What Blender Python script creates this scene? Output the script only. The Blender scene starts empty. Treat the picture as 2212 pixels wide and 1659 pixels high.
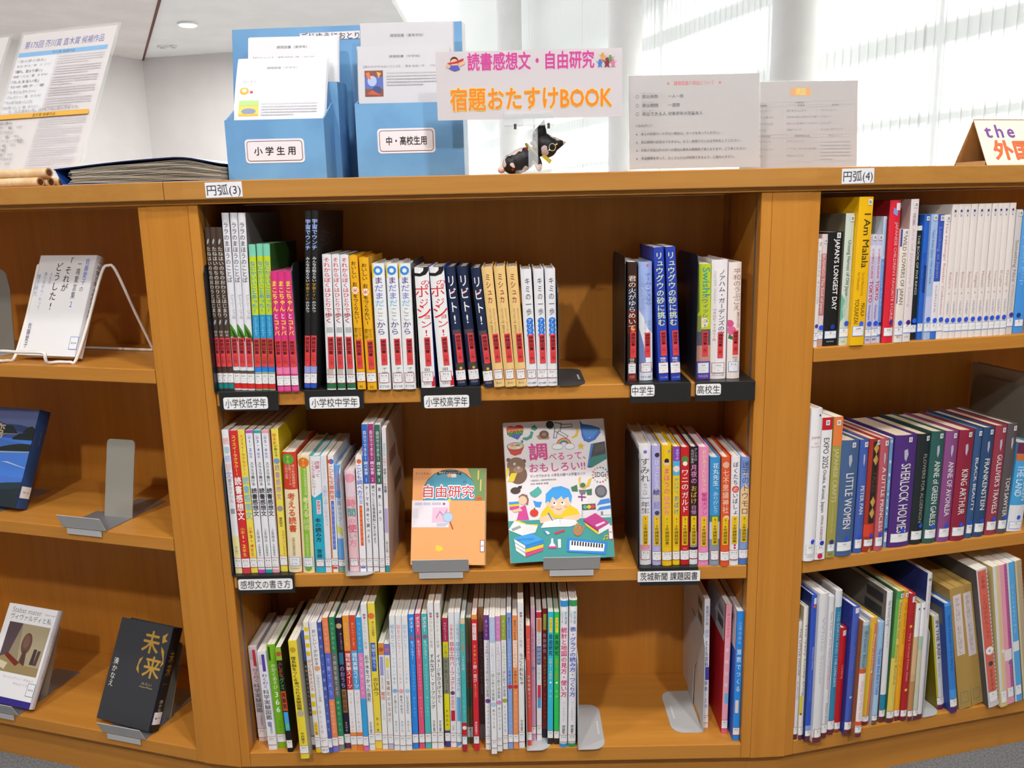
import bpy, bmesh, math, random
from mathutils import Vector, Matrix

# ------------------------------------------------------------------ camera, sky, sun, lamps, exposure
SC = bpy.context.scene
COL = SC.collection
cam_data = bpy.data.cameras.new('camera')
cam = bpy.data.objects.new('camera', cam_data); COL.objects.link(cam)
cam_data.sensor_fit = 'HORIZONTAL'; cam_data.sensor_width = 36.0
cam_data.lens = 36.0 * 1819.9 / 2212; cam_data.clip_start = 0.05
yaw, pitch, roll = -.0062, -.2038, -.0222
F_ = Vector((math.sin(yaw)*math.cos(pitch), math.cos(yaw)*math.cos(pitch), math.sin(pitch)))
R_ = Vector((math.cos(yaw), -math.sin(yaw), 0)); U_ = R_.cross(F_)
R2 = math.cos(roll)*R_ + math.sin(roll)*U_; U2 = -math.sin(roll)*R_ + math.cos(roll)*U_
m = Matrix.Identity(4)
for i in range(3):
    m[i][0] = R2[i]; m[i][1] = U2[i]; m[i][2] = -F_[i]
m[0][3], m[1][3], m[2][3] = .4933, -1.3439, 1.0533
cam.matrix_world = m
SC.camera = cam

world = bpy.data.worlds.new('sky'); SC.world = world; world.use_nodes = True
bg = world.node_tree.nodes['Background']
bg.inputs[0].default_value = (0.97, 0.985, 1.0, 1); bg.inputs[1].default_value = 1.45

def lamp(name, kind, loc, energy, direction=None, **kw):
    d = bpy.data.lights.new(name, kind); d.energy = energy
    for k, v in kw.items(): setattr(d, k, v)
    o = bpy.data.objects.new(name, d); COL.objects.link(o); o.location = loc
    if direction is not None: o.rotation_euler = Vector(direction).to_track_quat('-Z', 'Y').to_euler()
    return o
lamp('sun', 'SUN', (8, 6, 6), 25.0, (-.8, -.5, -.38), angle=math.radians(5.0))
# round ceiling lamps: over the aisle in front of the shelves, the lit downlight, then three added unseen to brighten the back wall
for x, y, e in ((-.95, -.95, 21), (.75, -.85, 24), (2.2, -.65, 18), (-.3, -2.3, 46), (1.5, -2.4, 46), (-2.33, 6.53, 38), (-3.2, 4.6, 38), (-1.2, 4.4, 32), (-1.2, 2.6, 26)):
    lamp('ceiling_and_fill_lamp', 'AREA', (x, y, 2.66), e, (0, .05 if y < 2 else 0, -1), shape='DISK', size=.16, color=(1, .975, .945) if y < 2 else (1, .99, .975))
SC.view_settings.view_transform = 'Standard'; SC.view_settings.look = 'None'
SC.view_settings.exposure = -0.15; SC.view_settings.gamma = 1.0
SC.view_settings.use_curve_mapping = False
SC.cycles.use_denoising = True
SC.cycles.max_bounces = 8; SC.cycles.diffuse_bounces = 4; SC.cycles.transparent_max_bounces = 12

# ------------------------------------------------------------------ materials
def lin(h):
    if isinstance(h, str):
        if len(h) == 3: h = ''.join(c*2 for c in h)
        h = [int(h[i:i+2], 16)/255 for i in (0, 2, 4)]
    return tuple(c/12.92 if c <= .04045 else ((c+.055)/1.055)**2.4 for c in h) + (1.0,)
MATS = {}
def col(h, rough=.42, metal=0.0, spec=.4):
    k = (h, rough, metal)
    if k not in MATS:
        mt = bpy.data.materials.new('paint_'+h); mt.use_nodes = True
        b = mt.node_tree.nodes['Principled BSDF']
        b.inputs['Base Color'].default_value = lin(h); b.inputs['Roughness'].default_value = rough
        b.inputs['Metallic'].default_value = metal; b.inputs['Specular IOR Level'].default_value = spec
        MATS[k] = mt
    return MATS[k]
def wood(name, axis, c1='c99049', c2='b97f3a', rough=.4):
    k = ('wood', name)
    if k in MATS: return MATS[k]
    mt = bpy.data.materials.new('wood_'+name); mt.use_nodes = True
    nt = mt.node_tree; b = nt.nodes['Principled BSDF']; L = nt.links
    tc = nt.nodes.new('ShaderNodeTexCoord'); mp = nt.nodes.new('ShaderNodeMapping')
    L.new(tc.outputs['Object'], mp.inputs[0])
    s = [60, 60, 60]; s['xyz'.index(axis)] = 2.2; mp.inputs['Scale'].default_value = s
    n1 = nt.nodes.new('ShaderNodeTexNoise'); n1.inputs['Scale'].default_value = 1.0; n1.inputs['Detail'].default_value = 5
    n2 = nt.nodes.new('ShaderNodeTexNoise'); n2.inputs['Scale'].default_value = 5.0; n2.inputs['Detail'].default_value = 3
    L.new(mp.outputs[0], n1.inputs['Vector']); L.new(mp.outputs[0], n2.inputs['Vector'])
    ad = nt.nodes.new('ShaderNodeMath'); ad.operation = 'MULTIPLY_ADD'; ad.inputs[1].default_value = .4
    L.new(n2.outputs['Fac'], ad.inputs[0]); L.new(n1.outputs['Fac'], ad.inputs[2])
    rp = nt.nodes.new('ShaderNodeValToRGB')
    rp.color_ramp.elements[0].position = .42; rp.color_ramp.elements[0].color = lin(c2)
    rp.color_ramp.elements[1].position = .95; rp.color_ramp.elements[1].color = lin(c1)
    L.new(ad.outputs[0], rp.inputs[0]); L.new(rp.outputs[0], b.inputs['Base Color'])
    b.inputs['Roughness'].default_value = rough; b.inputs['Specular IOR Level'].default_value = .35
    MATS[k] = mt; return mt
def speckle(name, c1, c2, scale, rough=.9, bump=0.0, lo=.4, hi=.6):
    k = ('speckle', name)
    if k in MATS: return MATS[k]
    mt = bpy.data.materials.new(name); mt.use_nodes = True
    nt = mt.node_tree; b = nt.nodes['Principled BSDF']; L = nt.links
    tc = nt.nodes.new('ShaderNodeTexCoord'); n = nt.nodes.new('ShaderNodeTexNoise')
    n.inputs['Scale'].default_value = scale; n.inputs['Detail'].default_value = 4
    L.new(tc.outputs['Object'], n.inputs['Vector'])
    rp = nt.nodes.new('ShaderNodeValToRGB')
    rp.color_ramp.elements[0].position = lo; rp.color_ramp.elements[0].color = lin(c1)
    rp.color_ramp.elements[1].position = hi; rp.color_ramp.elements[1].color = lin(c2)
    L.new(n.outputs['Fac'], rp.inputs[0]); L.new(rp.outputs[0], b.inputs['Base Color'])
    b.inputs['Roughness'].default_value = rough
    if bump:
        bp = nt.nodes.new('ShaderNodeBump'); bp.inputs['Strength'].default_value = bump
        L.new(n.outputs['Fac'], bp.inputs['Height']); L.new(bp.outputs[0], b.inputs['Normal'])
    MATS[k] = mt; return mt
def leaves_mat(name, c1, c2, axis, scale):
    """edges of a block of paper: fine stripes across its thickness"""
    k = ('leaves', name)
    if k in MATS: return MATS[k]
    mt = bpy.data.materials.new(name); mt.use_nodes = True
    nt = mt.node_tree; b = nt.nodes['Principled BSDF']; L = nt.links
    tc = nt.nodes.new('ShaderNodeTexCoord'); mp = nt.nodes.new('ShaderNodeMapping')
    s = [1, 1, 1]; s['xyz'.index(axis)] = scale; mp.inputs['Scale'].default_value = s
    n = nt.nodes.new('ShaderNodeTexNoise'); n.inputs['Scale'].default_value = 1.0; n.inputs['Detail'].default_value = 2
    L.new(tc.outputs['Object'], mp.inputs[0]); L.new(mp.outputs[0], n.inputs['Vector'])
    rp = nt.nodes.new('ShaderNodeValToRGB')
    rp.color_ramp.elements[0].position = .35; rp.color_ramp.elements[0].color = lin(c1)
    rp.color_ramp.elements[1].position = .6; rp.color_ramp.elements[1].color = lin(c2)
    L.new(n.outputs['Fac'], rp.inputs[0]); L.new(rp.outputs[0], b.inputs['Base Color'])
    b.inputs['Roughness'].default_value = .85
    MATS[k] = mt; return mt
def clear(name, tint='f4fafa', alpha=.22, rough=.08):
    k = ('clear', name)
    if k in MATS: return MATS[k]
    mt = bpy.data.materials.new(name); mt.use_nodes = True
    nt = mt.node_tree; L = nt.links; out = nt.nodes['Material Output']
    p = nt.nodes['Principled BSDF']; p.inputs['Base Color'].default_value = lin(tint)
    p.inputs['Roughness'].default_value = rough
    t = nt.nodes.new('ShaderNodeBsdfTransparent'); mx = nt.nodes.new('ShaderNodeMixShader')
    mx.inputs[0].default_value = alpha
    L.new(t.outputs[0], mx.inputs[1]); L.new(p.outputs[0], mx.inputs[2]); L.new(mx.outputs[0], out.inputs[0])
    MATS[k] = mt; return mt
def sheet(name, c, t=.25):
    """thin paper or blind fabric that lets some light through"""
    k = ('sheet', name)
    if k in MATS: return MATS[k]
    mt = bpy.data.materials.new(name); mt.use_nodes = True
    nt = mt.node_tree; L = nt.links; out = nt.nodes['Material Output']
    p = nt.nodes['Principled BSDF']; p.inputs['Base Color'].default_value = lin(c); p.inputs['Roughness'].default_value = .7
    t_ = nt.nodes.new('ShaderNodeBsdfTranslucent'); t_.inputs[0].default_value = lin(c)
    mx = nt.nodes.new('ShaderNodeMixShader'); mx.inputs[0].default_value = t
    L.new(p.outputs[0], mx.inputs[1]); L.new(t_.outputs[0], mx.inputs[2]); L.new(mx.outputs[0], out.inputs[0])
    MATS[k] = mt; return mt
def glow(name, c, s):
    mt = bpy.data.materials.new(name); mt.use_nodes = True
    b = mt.node_tree.nodes['Principled BSDF']
    b.inputs['Emission Color'].default_value = lin(c); b.inputs['Emission Strength'].default_value = s
    return mt
def M(x): return col(x) if isinstance(x, str) else x
WV, WH = wood('upright', 'z', 'cd8a35', 'bd7a2b'), wood('board', 'x', 'cb8b3b', 'bb7b2f')
WT = wood('countertop', 'x', 'c18a44', 'b27a38', .36)
BLACK = col('232324', .38); STEEL = col('8d8f94', .35, .5); GREY = col('c2c3c5', .45, 0.1)
PAGES = leaves_mat('page_edges', 'd8cfc0', 'f0ebe2', 'x', 900)
PAGES_TAN = leaves_mat('aged_page_edges', 'cdb79a', 'e4d3ba', 'x', 900)

# ------------------------------------------------------------------ mesh builder and lettering
class MB:
    def __init__(s): s.v = []; s.f = []; s.fm = []; s.m = []
    def mi(s, mt):
        mt = M(mt)
        if mt not in s.m: s.m.append(mt)
        return s.m.index(mt)
    def add(s, vs, fs, mt):
        o = len(s.v); k = s.mi(mt); s.v += [tuple(v) for v in vs]
        for f in fs: s.f.append([o+i for i in f]); s.fm.append(k)
    def box(s, x0, x1, y0, y1, z0, z1, mt):
        s.add([(x0,y0,z0),(x1,y0,z0),(x1,y1,z0),(x0,y1,z0),(x0,y0,z1),(x1,y0,z1),(x1,y1,z1),(x0,y1,z1)],
              [(0,3,2,1),(4,5,6,7),(0,1,5,4),(1,2,6,5),(2,3,7,6),(3,0,4,7)], mt)
    def prism(s, pts, z0, z1, mt):
        """plan outline (counter-clockwise) raised from z0 to z1"""
        n = len(pts); vs = [(x, y, z0) for x, y in pts]+[(x, y, z1) for x, y in pts]
        s.add(vs, [tuple(range(n-1, -1, -1)), tuple(range(n, 2*n))]+[(i, (i+1) % n, n+(i+1) % n, n+i) for i in range(n)], mt)
    def slab(s, pts, P, d, mt):
        """outline in a plane P(a,b,h) given depth from h=0 to h=d"""
        n = len(pts); vs = [P(a, b, 0) for a, b in pts]+[P(a, b, d) for a, b in pts]
        s.add(vs, [tuple(range(n)), tuple(range(2*n-1, n-1, -1))]+[(i, n+i, n+(i+1) % n, (i+1) % n) for i in range(n)], mt)
    def tube(s, path, r, mt, n=8, closed=False):
        pts = [Vector(p) for p in path]; N = len(pts); rings = []
        up = Vector((.13, .21, 1)).normalized()
        for i, p in enumerate(pts):
            a = pts[(i-1) % N] if (closed or i > 0) else p; b = pts[(i+1) % N] if (closed or i < N-1) else p
            t = (b-a).normalized(); u = (up-t*up.dot(t))
            if u.length < .05: u = Vector((1, 0, 0))-t*t.x
            u.normalize(); up = u; w = t.cross(u)
            rr = r[i] if isinstance(r, (list, tuple)) else r
            rings.append([p+(u*math.cos(2*math.pi*k/n)+w*math.sin(2*math.pi*k/n))*rr for k in range(n)])
        vs = [q for g in rings for q in g]; fs = []
        for i in range(N if closed else N-1):
            j = (i+1) % N
            for k in range(n): fs.append((i*n+k, i*n+(k+1) % n, j*n+(k+1) % n, j*n+k))
        if not closed: fs += [tuple(range(n-1, -1, -1)), tuple((N-1)*n+k for k in range(n))]
        s.add(vs, fs, mt)
    def build(s, name, parent=None, bevel=0, smooth=False):
        me = bpy.data.meshes.new(name); me.from_pydata(s.v, [], s.f)
        for mt in s.m: me.materials.append(mt)
        me.polygons.foreach_set('material_index', s.fm)
        if smooth: me.polygons.foreach_set('use_smooth', [True]*len(me.polygons))
        me.update()
        o = bpy.data.objects.new(name, me); COL.objects.link(o)
        if parent is not None: o.parent = parent
        if bevel:
            b = o.modifiers.new('bevel', 'BEVEL'); b.width = bevel; b.segments = 2; b.limit_method = 'ANGLE'; b.angle_limit = .6
        return o
def thing(name, label, cat, loc=(0,0,0), rot=(0,0,0), group=None):
    o = bpy.data.objects.new(name, None); COL.objects.link(o); o.empty_display_size = .02
    o.location = loc; o.rotation_euler = rot; o['label'] = label; o['category'] = cat
    if group: o['group'] = group
    return o
def tag(o, label, cat, group=None):
    o['label'] = label; o['category'] = cat
    if group: o['group'] = group
    return o
def struct(o): o['kind'] = 'structure'; return o

_tc = bpy.data.curves.new('lettering', 'FONT'); _tc.resolution_u = 2
_to = bpy.data.objects.new('lettering', _tc); COL.objects.link(_to)
_gl = {}
def glyph(t, bold=0):
    """outline of a character or word in em units, cut into strips so that it can bend round a spine;
    heavier weights are the same outline laid several times side by side"""
    bold = max(0, round(bold*5)/5); k = (t, bold)
    if k in _gl: return _gl[k]
    if bold:
        vs, fs, x0, x1 = glyph(t, 0); d = .021*bold; V = []; G = []
        dirs = ((d, 0), (-d, 0), (0, d), (0, -d)) if bold > .5 else ((d, d*.6), (-d, -d*.6))
        if bold > 1.3: dirs += ((d*.7, d*.7), (-d*.7, d*.7), (d*.7, -d*.7), (-d*.7, -d*.7))
        for i, (dx, dy) in enumerate(dirs):
            o = len(V); V += [(q[0]+dx, q[1]+dy, i) for q in vs]; G += [tuple(i+o for i in f) for f in fs]
        _gl[k] = (V, G, x0-d, x1+d); return _gl[k]
    _tc.body = t; me = _to.to_mesh(); bm = bmesh.new(); bm.from_mesh(me); _to.to_mesh_clear()
    for co, no in [((q, 0, 0), (1, 0, 0)) for q in ((.2, .4, .6, .8) if len(t) == 1 else ())]+[((0, q, 0), (0, 1, 0)) for q in (.0, .18, .36, .54, .72)]:
        bmesh.ops.bisect_plane(bm, geom=bm.verts[:]+bm.edges[:]+bm.faces[:], plane_co=co, plane_no=no)
    bm.verts.index_update()
    vs = [(v.co.x, v.co.y, 0) for v in bm.verts]; fs = [tuple(v.index for v in f.verts) for f in bm.faces]; bm.free()
    xs = [v[0] for v in vs] or [0, 1]
    _gl[k] = (vs, fs, min(xs), max(xs)); return _gl[k]
def clip_x(pts, x0, x1):
    for s, c in ((1, x0), (-1, x1)):
        o = []
        for i, p in enumerate(pts):
            q = pts[(i+1) % len(pts)]; a = s*(p[0]-c); b = s*(q[0]-c)
            if a >= 0: o.append(p)
            if a*b < 0: t = a/(a-b); o.append((c, p[1]+(q[1]-p[1])*t))
        pts = o
        if len(pts) < 3: return []
    return pts
def bent_face(mb, pts, mt, P, hw, n=6):
    """flat print wrapped on a spine from -hw to hw"""
    for i in range(n):
        q = clip_x(pts, -hw+2*hw*i/n, -hw+2*hw*(i+1)/n)
        if q: face(mb, q, mt, P)
def ink(mb, P, pts, vs, fs, mt):
    """lay lettering on a surface P; each overlaid copy of a heavy letter lies a hair above the last"""
    out = []
    for (a, b), v in zip(pts, vs):
        p = P(a, b)
        if v[2]:
            p = Vector(p); d = 1e-5; u = Vector(P(a+d, b))-p; w = Vector(P(a, b+d))-p
            n = u.cross(w); p = tuple(p+n.normalized()*(1.2e-5*v[2])) if n.length > 0 else tuple(p)
        out.append(p)
    mb.add(out, fs, mt)
TURN = set('ー～〜（）()-…')
def is_wide(c): return ord(c) > 0x2e80
def vtext(mb, text, xc, b0, b1, w, mt, P, bold=0):
    """vertical Japanese line: top b0 down to b1, character width w"""
    n = len(text)
    if not n: return
    cell = (b0-b1)/n; gh = min(cell*.98, w*1.35)
    for i, ch in enumerate(text):
        if ch in ' 　': continue
        vs, fs, x0, x1 = glyph(ch, bold)
        if not vs: continue
        cx = .5 if is_wide(ch) else (x0+x1)/2
        yc = b0-cell*(i+.5); dx = dy = 0
        if ch in '、。': dx, dy = .5, .4
        if ch in 'ァィゥェォッャュョぁぃぅぇぉっゃゅょ': dx, dy = .1, .08
        sw = w*(1.0 if is_wide(ch) else 1.15)
        if ch in TURN: pts = [(xc+(y-.38)*sw, yc-(x-cx)*gh) for x, y, _ in vs]
        else: pts = [(xc+(x-cx+dx)*sw, yc+(y-.38+dy)*gh) for x, y, _ in vs]
        ink(mb, P, pts, vs, fs, mt)
def htext(mb, text, x0, x1, bc, h, mt, P, bold=0, fit=True):
    vs, fs, a0, a1 = glyph(text, bold)
    if not vs or a1 <= a0: return
    sx = (x1-x0)/(a1-a0) if fit else h
    cy = .38 if any(is_wide(c) for c in text) else .36
    k = h if any(is_wide(c) for c in text) else h*1.3
    ink(mb, P, [(x0+(x-a0)*sx, bc+(y-cy)*k) for x, y, _ in vs], vs, fs, mt)
def ltext(mb, text, xc, b0, b1, h, mt, P, bold=0):
    """line turned a quarter clockwise, read downwards from b0 to b1; h = height of the capitals"""
    vs, fs, a0, a1 = glyph(text, bold)
    if not vs: return
    sx = (b0-b1)/(a1-a0); k = h/.73
    ink(mb, P, [(xc+(y-.36)*k, b0-(x-a0)*sx) for x, y, _ in vs], vs, fs, mt)
def disc(cx, cy, rx, ry, n=20): return [(cx+rx*math.cos(2*math.pi*i/n), cy+ry*math.sin(2*math.pi*i/n)) for i in range(n)]
def face(mb, pts, mt, P): mb.add([P(a, b) for a, b in pts], [tuple(range(len(pts)))], mt)
def rrect(x0, x1, y0, y1, r, n=4):
    o = []
    for cx, cy, a in ((x1-r, y1-r, 0), (x0+r, y1-r, 90), (x0+r, y0+r, 180), (x1-r, y0+r, 270)):
        o += [(cx+r*math.cos(math.radians(a+90*i/n)), cy+r*math.sin(math.radians(a+90*i/n))) for i in range(n+1)]
    return o
def frame_rect(mb, x0, x1, y0, y1, t, mt, P):
    for q in ((x0,x1,y0,y0+t),(x0,x1,y1-t,y1),(x0,x0+t,y0+t,y1-t),(x1-t,x1,y0+t,y1-t)):
        face(mb, [(q[0],q[2]),(q[1],q[2]),(q[1],q[3]),(q[0],q[3])], mt, P)

# ------------------------------------------------------------------ places
BAYS = {'c': (0, 0, 0.0), 'r': (.975, .0072, .2393), 'l': (-.1023, .0184, -.2898)}
def bay(b, x, y, z=0):
    ox, oy, a = BAYS[b]
    return (ox+x*math.cos(a)-y*math.sin(a), oy+x*math.sin(a)+y*math.cos(a), z)
SHELF = {'c1': .772, 'c2': .4514, 'c3': .11, 'r1': .8232, 'r2': .4548, 'r3': .11, 'l1': .8081, 'l2': .5134, 'l3': .1072}
ZTOP = 1.1075; ZSOF = 1.0724; ZKICK = .0822; DEPTH = .24; TH = .024; WBAY = .88

# ------------------------------------------------------------------ the room
fl = MB(); fl.box(-7, 14, -4, 24, -.05, 0, speckle('carpet', '56595c', '84878a', 260, .95, .25, .3, .7)); struct(fl.build('floor'))
fh = MB(); fh.box(-7, 14, 1.0, 24, 0, .004, speckle('pale_bounce_panel', 'c2c2c4', 'c8c8ca', 6, .4)); struct(fh.build('floor_bounce_panel'))  # pale panel added over the carpet to bounce light up to the ceiling
WALLC = speckle('painted_wall', 'e0dcda', 'e4e0de', 3, .8)
def wallbox(name, a, b, t, z0, z1, mt):
    a = Vector(a); b = Vector(b); d = (b-a).normalized(); n = Vector((-d.y, d.x))
    w = MB(); w.prism([tuple(a), tuple(b), tuple(b+n*t), tuple(a+n*t)], z0, z1, mt); return struct(w.build(name))
CORN = (-3.43, 8.14)
wallbox('wall_left', (-5.9, 3.7), CORN, .15, 0, 2.86, WALLC)
wallbox('wall_back', CORN, (.02, 7.385), .15, 0, 2.86, WALLC)
cl = MB(); cl.prism([(-5.9, 3.7), (-2.22, 5.63), CORN], 2.7, 2.76, speckle('ceiling_board_paint', 'e6dfdb', 'ebe5e0', 3, .85))
cl.prism([(-5.9, 3.7), (-4.2, 1.2), (-.15, 1.2), (-2.22, 5.63)], 2.7, 2.76, speckle('ceiling_board_paint', 'e6dfdb', 'ebe5e0', 3, .85))
struct(cl.build('ceiling'))
c2 = MB(); c2.prism([(-2.2, 5.64), (-.12, 1.2), (.5, 1.2), (-.45, 5.0), (-.45, 7.49), (-3.41, 8.14)], 2.72, 2.78, speckle('ceiling_plain', 'f4f4f2', 'f8f8f6', 3, .85))
struct(c2.build('ceiling_right'))
# the aisle the picture is taken from, and the high hall by the windows
wallbox('wall_front', (9, -4.2), (-5.9, -4.2), .15, 0, 6.7, speckle('dim_wall', 'a89c8c', 'b0a494', 3, .8))
wallbox('wall_right', (5.0, 4.1), (5.4, -4.2), .15, 0, 6.7, speckle('dim_wall', 'a89c8c', 'b0a494', 3, .8))
wallbox('wall_side', (-5.9, -4.2), (-5.9, 3.7), .15, 0, 2.86, WALLC)
c3 = MB(); c3.box(-5.9, 2.6, -4.2, 1.2, 2.75, 2.82, speckle('ceiling_aisle', 'f4f4f2', 'f8f8f6', 3, .85)); struct(c3.build('ceiling_aisle'))
c4 = MB(); c4.box(-6, 9.5, -4.3, 24, 6.72, 6.8, speckle('ceiling_hall_paint', 'f4f4f2', 'f8f8f6', 3, .85)); struct(c4.build('ceiling_hall'))
tr = MB(); tr.prism([(-3.43, 8.14), (-2.22, 5.63), (-.14, 1.2), (-.12, 1.2), (-2.2, 5.64), (-3.41, 8.14)][::-1], 2.695, 2.725, col('6a4038', .7)); struct(tr.build('trim_1'))
LAMP = glow('lamp_light', 'fff8ec', 9)
for i, (x, y, r, lit) in enumerate(((-2.33, 6.53, .085, 1), (-2.95, 7.5, .05, 0), (-2.84, 7.5, .04, 0))):
    t = thing('ceiling_lamp' if lit else 'ceiling_sensor', ('lit round downlight in the white ceiling left of the blue holder', 'small pale ceiling disc near the wall corner, left of two', 'small pale ceiling disc near the wall corner, right of two')[i], ('lamp', 'sensor', 'sensor')[i], (x, y, 2.72))
    a = MB(); a.tube([(0,0,-.02),(0,0,-.001)], r, col('f2f2f0'), 24); a.build('rim' if lit else 'housing', t)
    if lit: a = MB(); a.tube([(0,0,-.026),(0,0,-.021)], r*.8, LAMP, 24); a.build('diffuser', t)
    else: a = MB(); a.tube([(0,0,-.024),(0,0,-.021)], r*.5, col('c8c8c6'), 16); a.build('cap', t)
# window wall: vertical blinds between round columns, rails and glazing outside them
wd = Vector((-.339, .941)); wn = Vector((.941, .339)); w0 = Vector((3.25, 7.3))+wn*.55
BL = sheet('blind_fabric', 'f4f5f3', .55); RAIL = col('8a8f94', .6)
def wp(s, d): q = w0+wd*s+wn*d; return (q.x, q.y)
for i in range(7):
    s0 = -3.5+i*2.4
    t = bpy.data.objects.new('window_%d' % (i+1), None); COL.objects.link(t); t['kind'] = 'structure'
    b = MB(); s = s0+.02
    while s < s0+2.38:
        q = [wp(s, .0), wp(s+.125, -.018), wp(s+.125, -.0165), wp(s, .0015)]
        b.prism(q, .12, 6.6, BL); s += .115
    b.build('blind', t)
    f = MB()
    for z, h in ((.05, .1), (1.25, .05), (1.98, .06), (2.62, .16), (3.45, .16), (4.25, .16), (5.1, .16), (6.0, .16)):
        f.prism([wp(s0, .55), wp(s0+2.4, .55), wp(s0+2.4, .67), wp(s0, .67)], z, z+h, RAIL)
    f.prism([wp(s0-.03, .55), wp(s0+.03, .55), wp(s0+.03, .67), wp(s0-.03, .67)], 0, 6.7, RAIL)
    f.build('frame', t)
    g = MB(); g.prism([wp(s0+.03, .6), wp(s0+2.37, .6), wp(s0+2.37, .61), wp(s0+.03, .61)], 0, 6.7, clear('window_glass', 'f4fafa', .06)); g.build('pane', t)
cm = speckle('column_paint', 'eceae8', 'f0eeec', 3, .7)
for i, (x, y) in enumerate(((4.62, 3.5), (3.25, 7.3), (2.04, 10.66), (.485, 14.98))):
    c = MB(); c.tube([(0,0,0),(0,0,.1),(0,0,6.6)], .225, cm, 32)
    o = c.build('round_column', None, 0, True); o.location = (x, y, 0)
    tag(o, ('round white column by the nearest window, right of the picture', 'round white column behind the second notice', 'round white column left of the nearest one', 'faintest round white column above the pink and orange sign')[i], 'column', 'round columns along the window wall')

# ------------------------------------------------------------------ bookcases
def bookcase(b, label, x0, x1, shelves, z_low, panels):
    """carcass in the bay's own frame: x along the front, y into the shelf"""
    ox, oy, a = BAYS[b]
    t = thing('bookcase', label, 'bookcase', (ox, oy, 0), (0, 0, a), 'curved run of low wooden bookcases')
    tl, trr = panels
    for k, (p, q) in enumerate(((x0-tl, x0), (x1, x1+trr))):
        u = MB(); u.box(p, q, 0, DEPTH+.006, ZKICK, ZSOF-.0002, WV); u.build('side_panel', t, .0012)
        for yy in (.026, .195):
            s = MB(); xx = q if k == 0 else p; d = .0002 if k == 0 else -.0002
            s.box(min(xx, xx+d), max(xx, xx+d), yy-.005, yy+.005, z_low+.002, ZSOF-.004, col('8f8478', .4, .5))
            s.build('shelf_track', t)
    u = MB(); u.box(x0, x1, DEPTH, DEPTH+.006, ZKICK, ZSOF-.0002, WV); u.build('back_panel', t)
    u = MB(); u.box(x0+.0002, x1-.0002, 0, DEPTH-.0003, ZKICK, z_low, WH); u.build('bottom_board', t, .0012)
    for z in shelves:
        u = MB(); u.box(x0+.0015, x1-.0015, .0, DEPTH-.0005, z-TH, z, WH); u.build('shelf', t, .0015)
    u = MB(); u.box(x0-tl, x1+trr, .02, DEPTH, 0.0, ZKICK-.0002, WH); u.build('plinth', t)
    return t
bc = bookcase('c', 'middle wooden bookcase holding most of the colourful books', 0, WBAY, (SHELF['c1'], SHELF['c2']), SHELF['c3'], (.0162, .0171))
bookcase('l', 'left wooden bookcase with books displayed face out', -WBAY, 0, (SHELF['l1'], SHELF['l2']), SHELF['l3'], (.0165, .0165))
bookcase('r', 'right wooden bookcase with English spines', 0, WBAY, (SHELF['r1'], SHELF['r2']), SHELF['r3'], (.0165, .0165))
for P0, P1, P2, P3, kx in (((-.0862, .0134), (-.0163, .0), (-.0163, .03), (-.078, .04), 1), ((.8972, .0), (.9588, .0032), (.952, .03), (.8972, .03), 1)):
    u = MB(); u.prism([P0, P1, P2, P3], ZKICK, ZSOF-.0002, WV); u.build('filler_strip', bc)
    u = MB(); u.prism([(P0[0], P0[1]+.02), (P1[0], P1[1]+.02), (P1[0], P1[1]+.035), (P0[0], P0[1]+.035)], 0, ZKICK-.0002, WH); u.build('plinth', bc)
def run_front(d):
    """plan line of the counter's front edge, d in front of the bookcases"""
    ca, sa = math.cos(.2898), math.sin(.2898); cr, sr = math.cos(.2393), math.sin(.2393)
    left = [(-.1023-ca*.9-sa*d, .0184+sa*.9-ca*d), (-.0862-sa*d*.7, .0134-d)]
    mid = [(-.0163, -d), (.8972, -d), (.9594+sr*d*.5, .0032-d)]
    right = [(.975+cr*.9+sr*d, .0072+sr*.9-cr*d)]
    return left, mid, right
def counter(front, back, label):
    """front, back: plan lines from left to right"""
    t = thing('countertop', label, 'countertop', (0, 0, 0), group='wooden countertop pieces along the bookcases')
    u = MB(); u.prism(list(front)+list(back)[::-1], ZSOF+.0066, ZTOP, WT); u.build('top_board', t, .0015)
    fi = [(x, y+.009) for x, y in front]
    u = MB(); u.prism(fi+list(back)[::-1], ZSOF, ZSOF+.0064, WH); u.build('edge_moulding', t)
    return t
lf, mf, rf = run_front(.012)
k = (mf[0][0]-lf[1][0]); sx = -.0489; sy = lf[1][1]+(mf[0][1]-lf[1][1])*(sx-lf[1][0])/k
lb = [(lf[0][0]+.1*.96+0.0, lf[0][1]+.33), (sx, .335)]
counter(lf+[(sx-.0003, sy)], lb, 'left countertop piece under the poster and cardboard tubes')
counter([(sx+.0003, sy)]+mf+rf, [(sx+.0003, .335), (.9, .335), (1.75, .56)], 'long countertop piece under the blue holder and notices')
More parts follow.
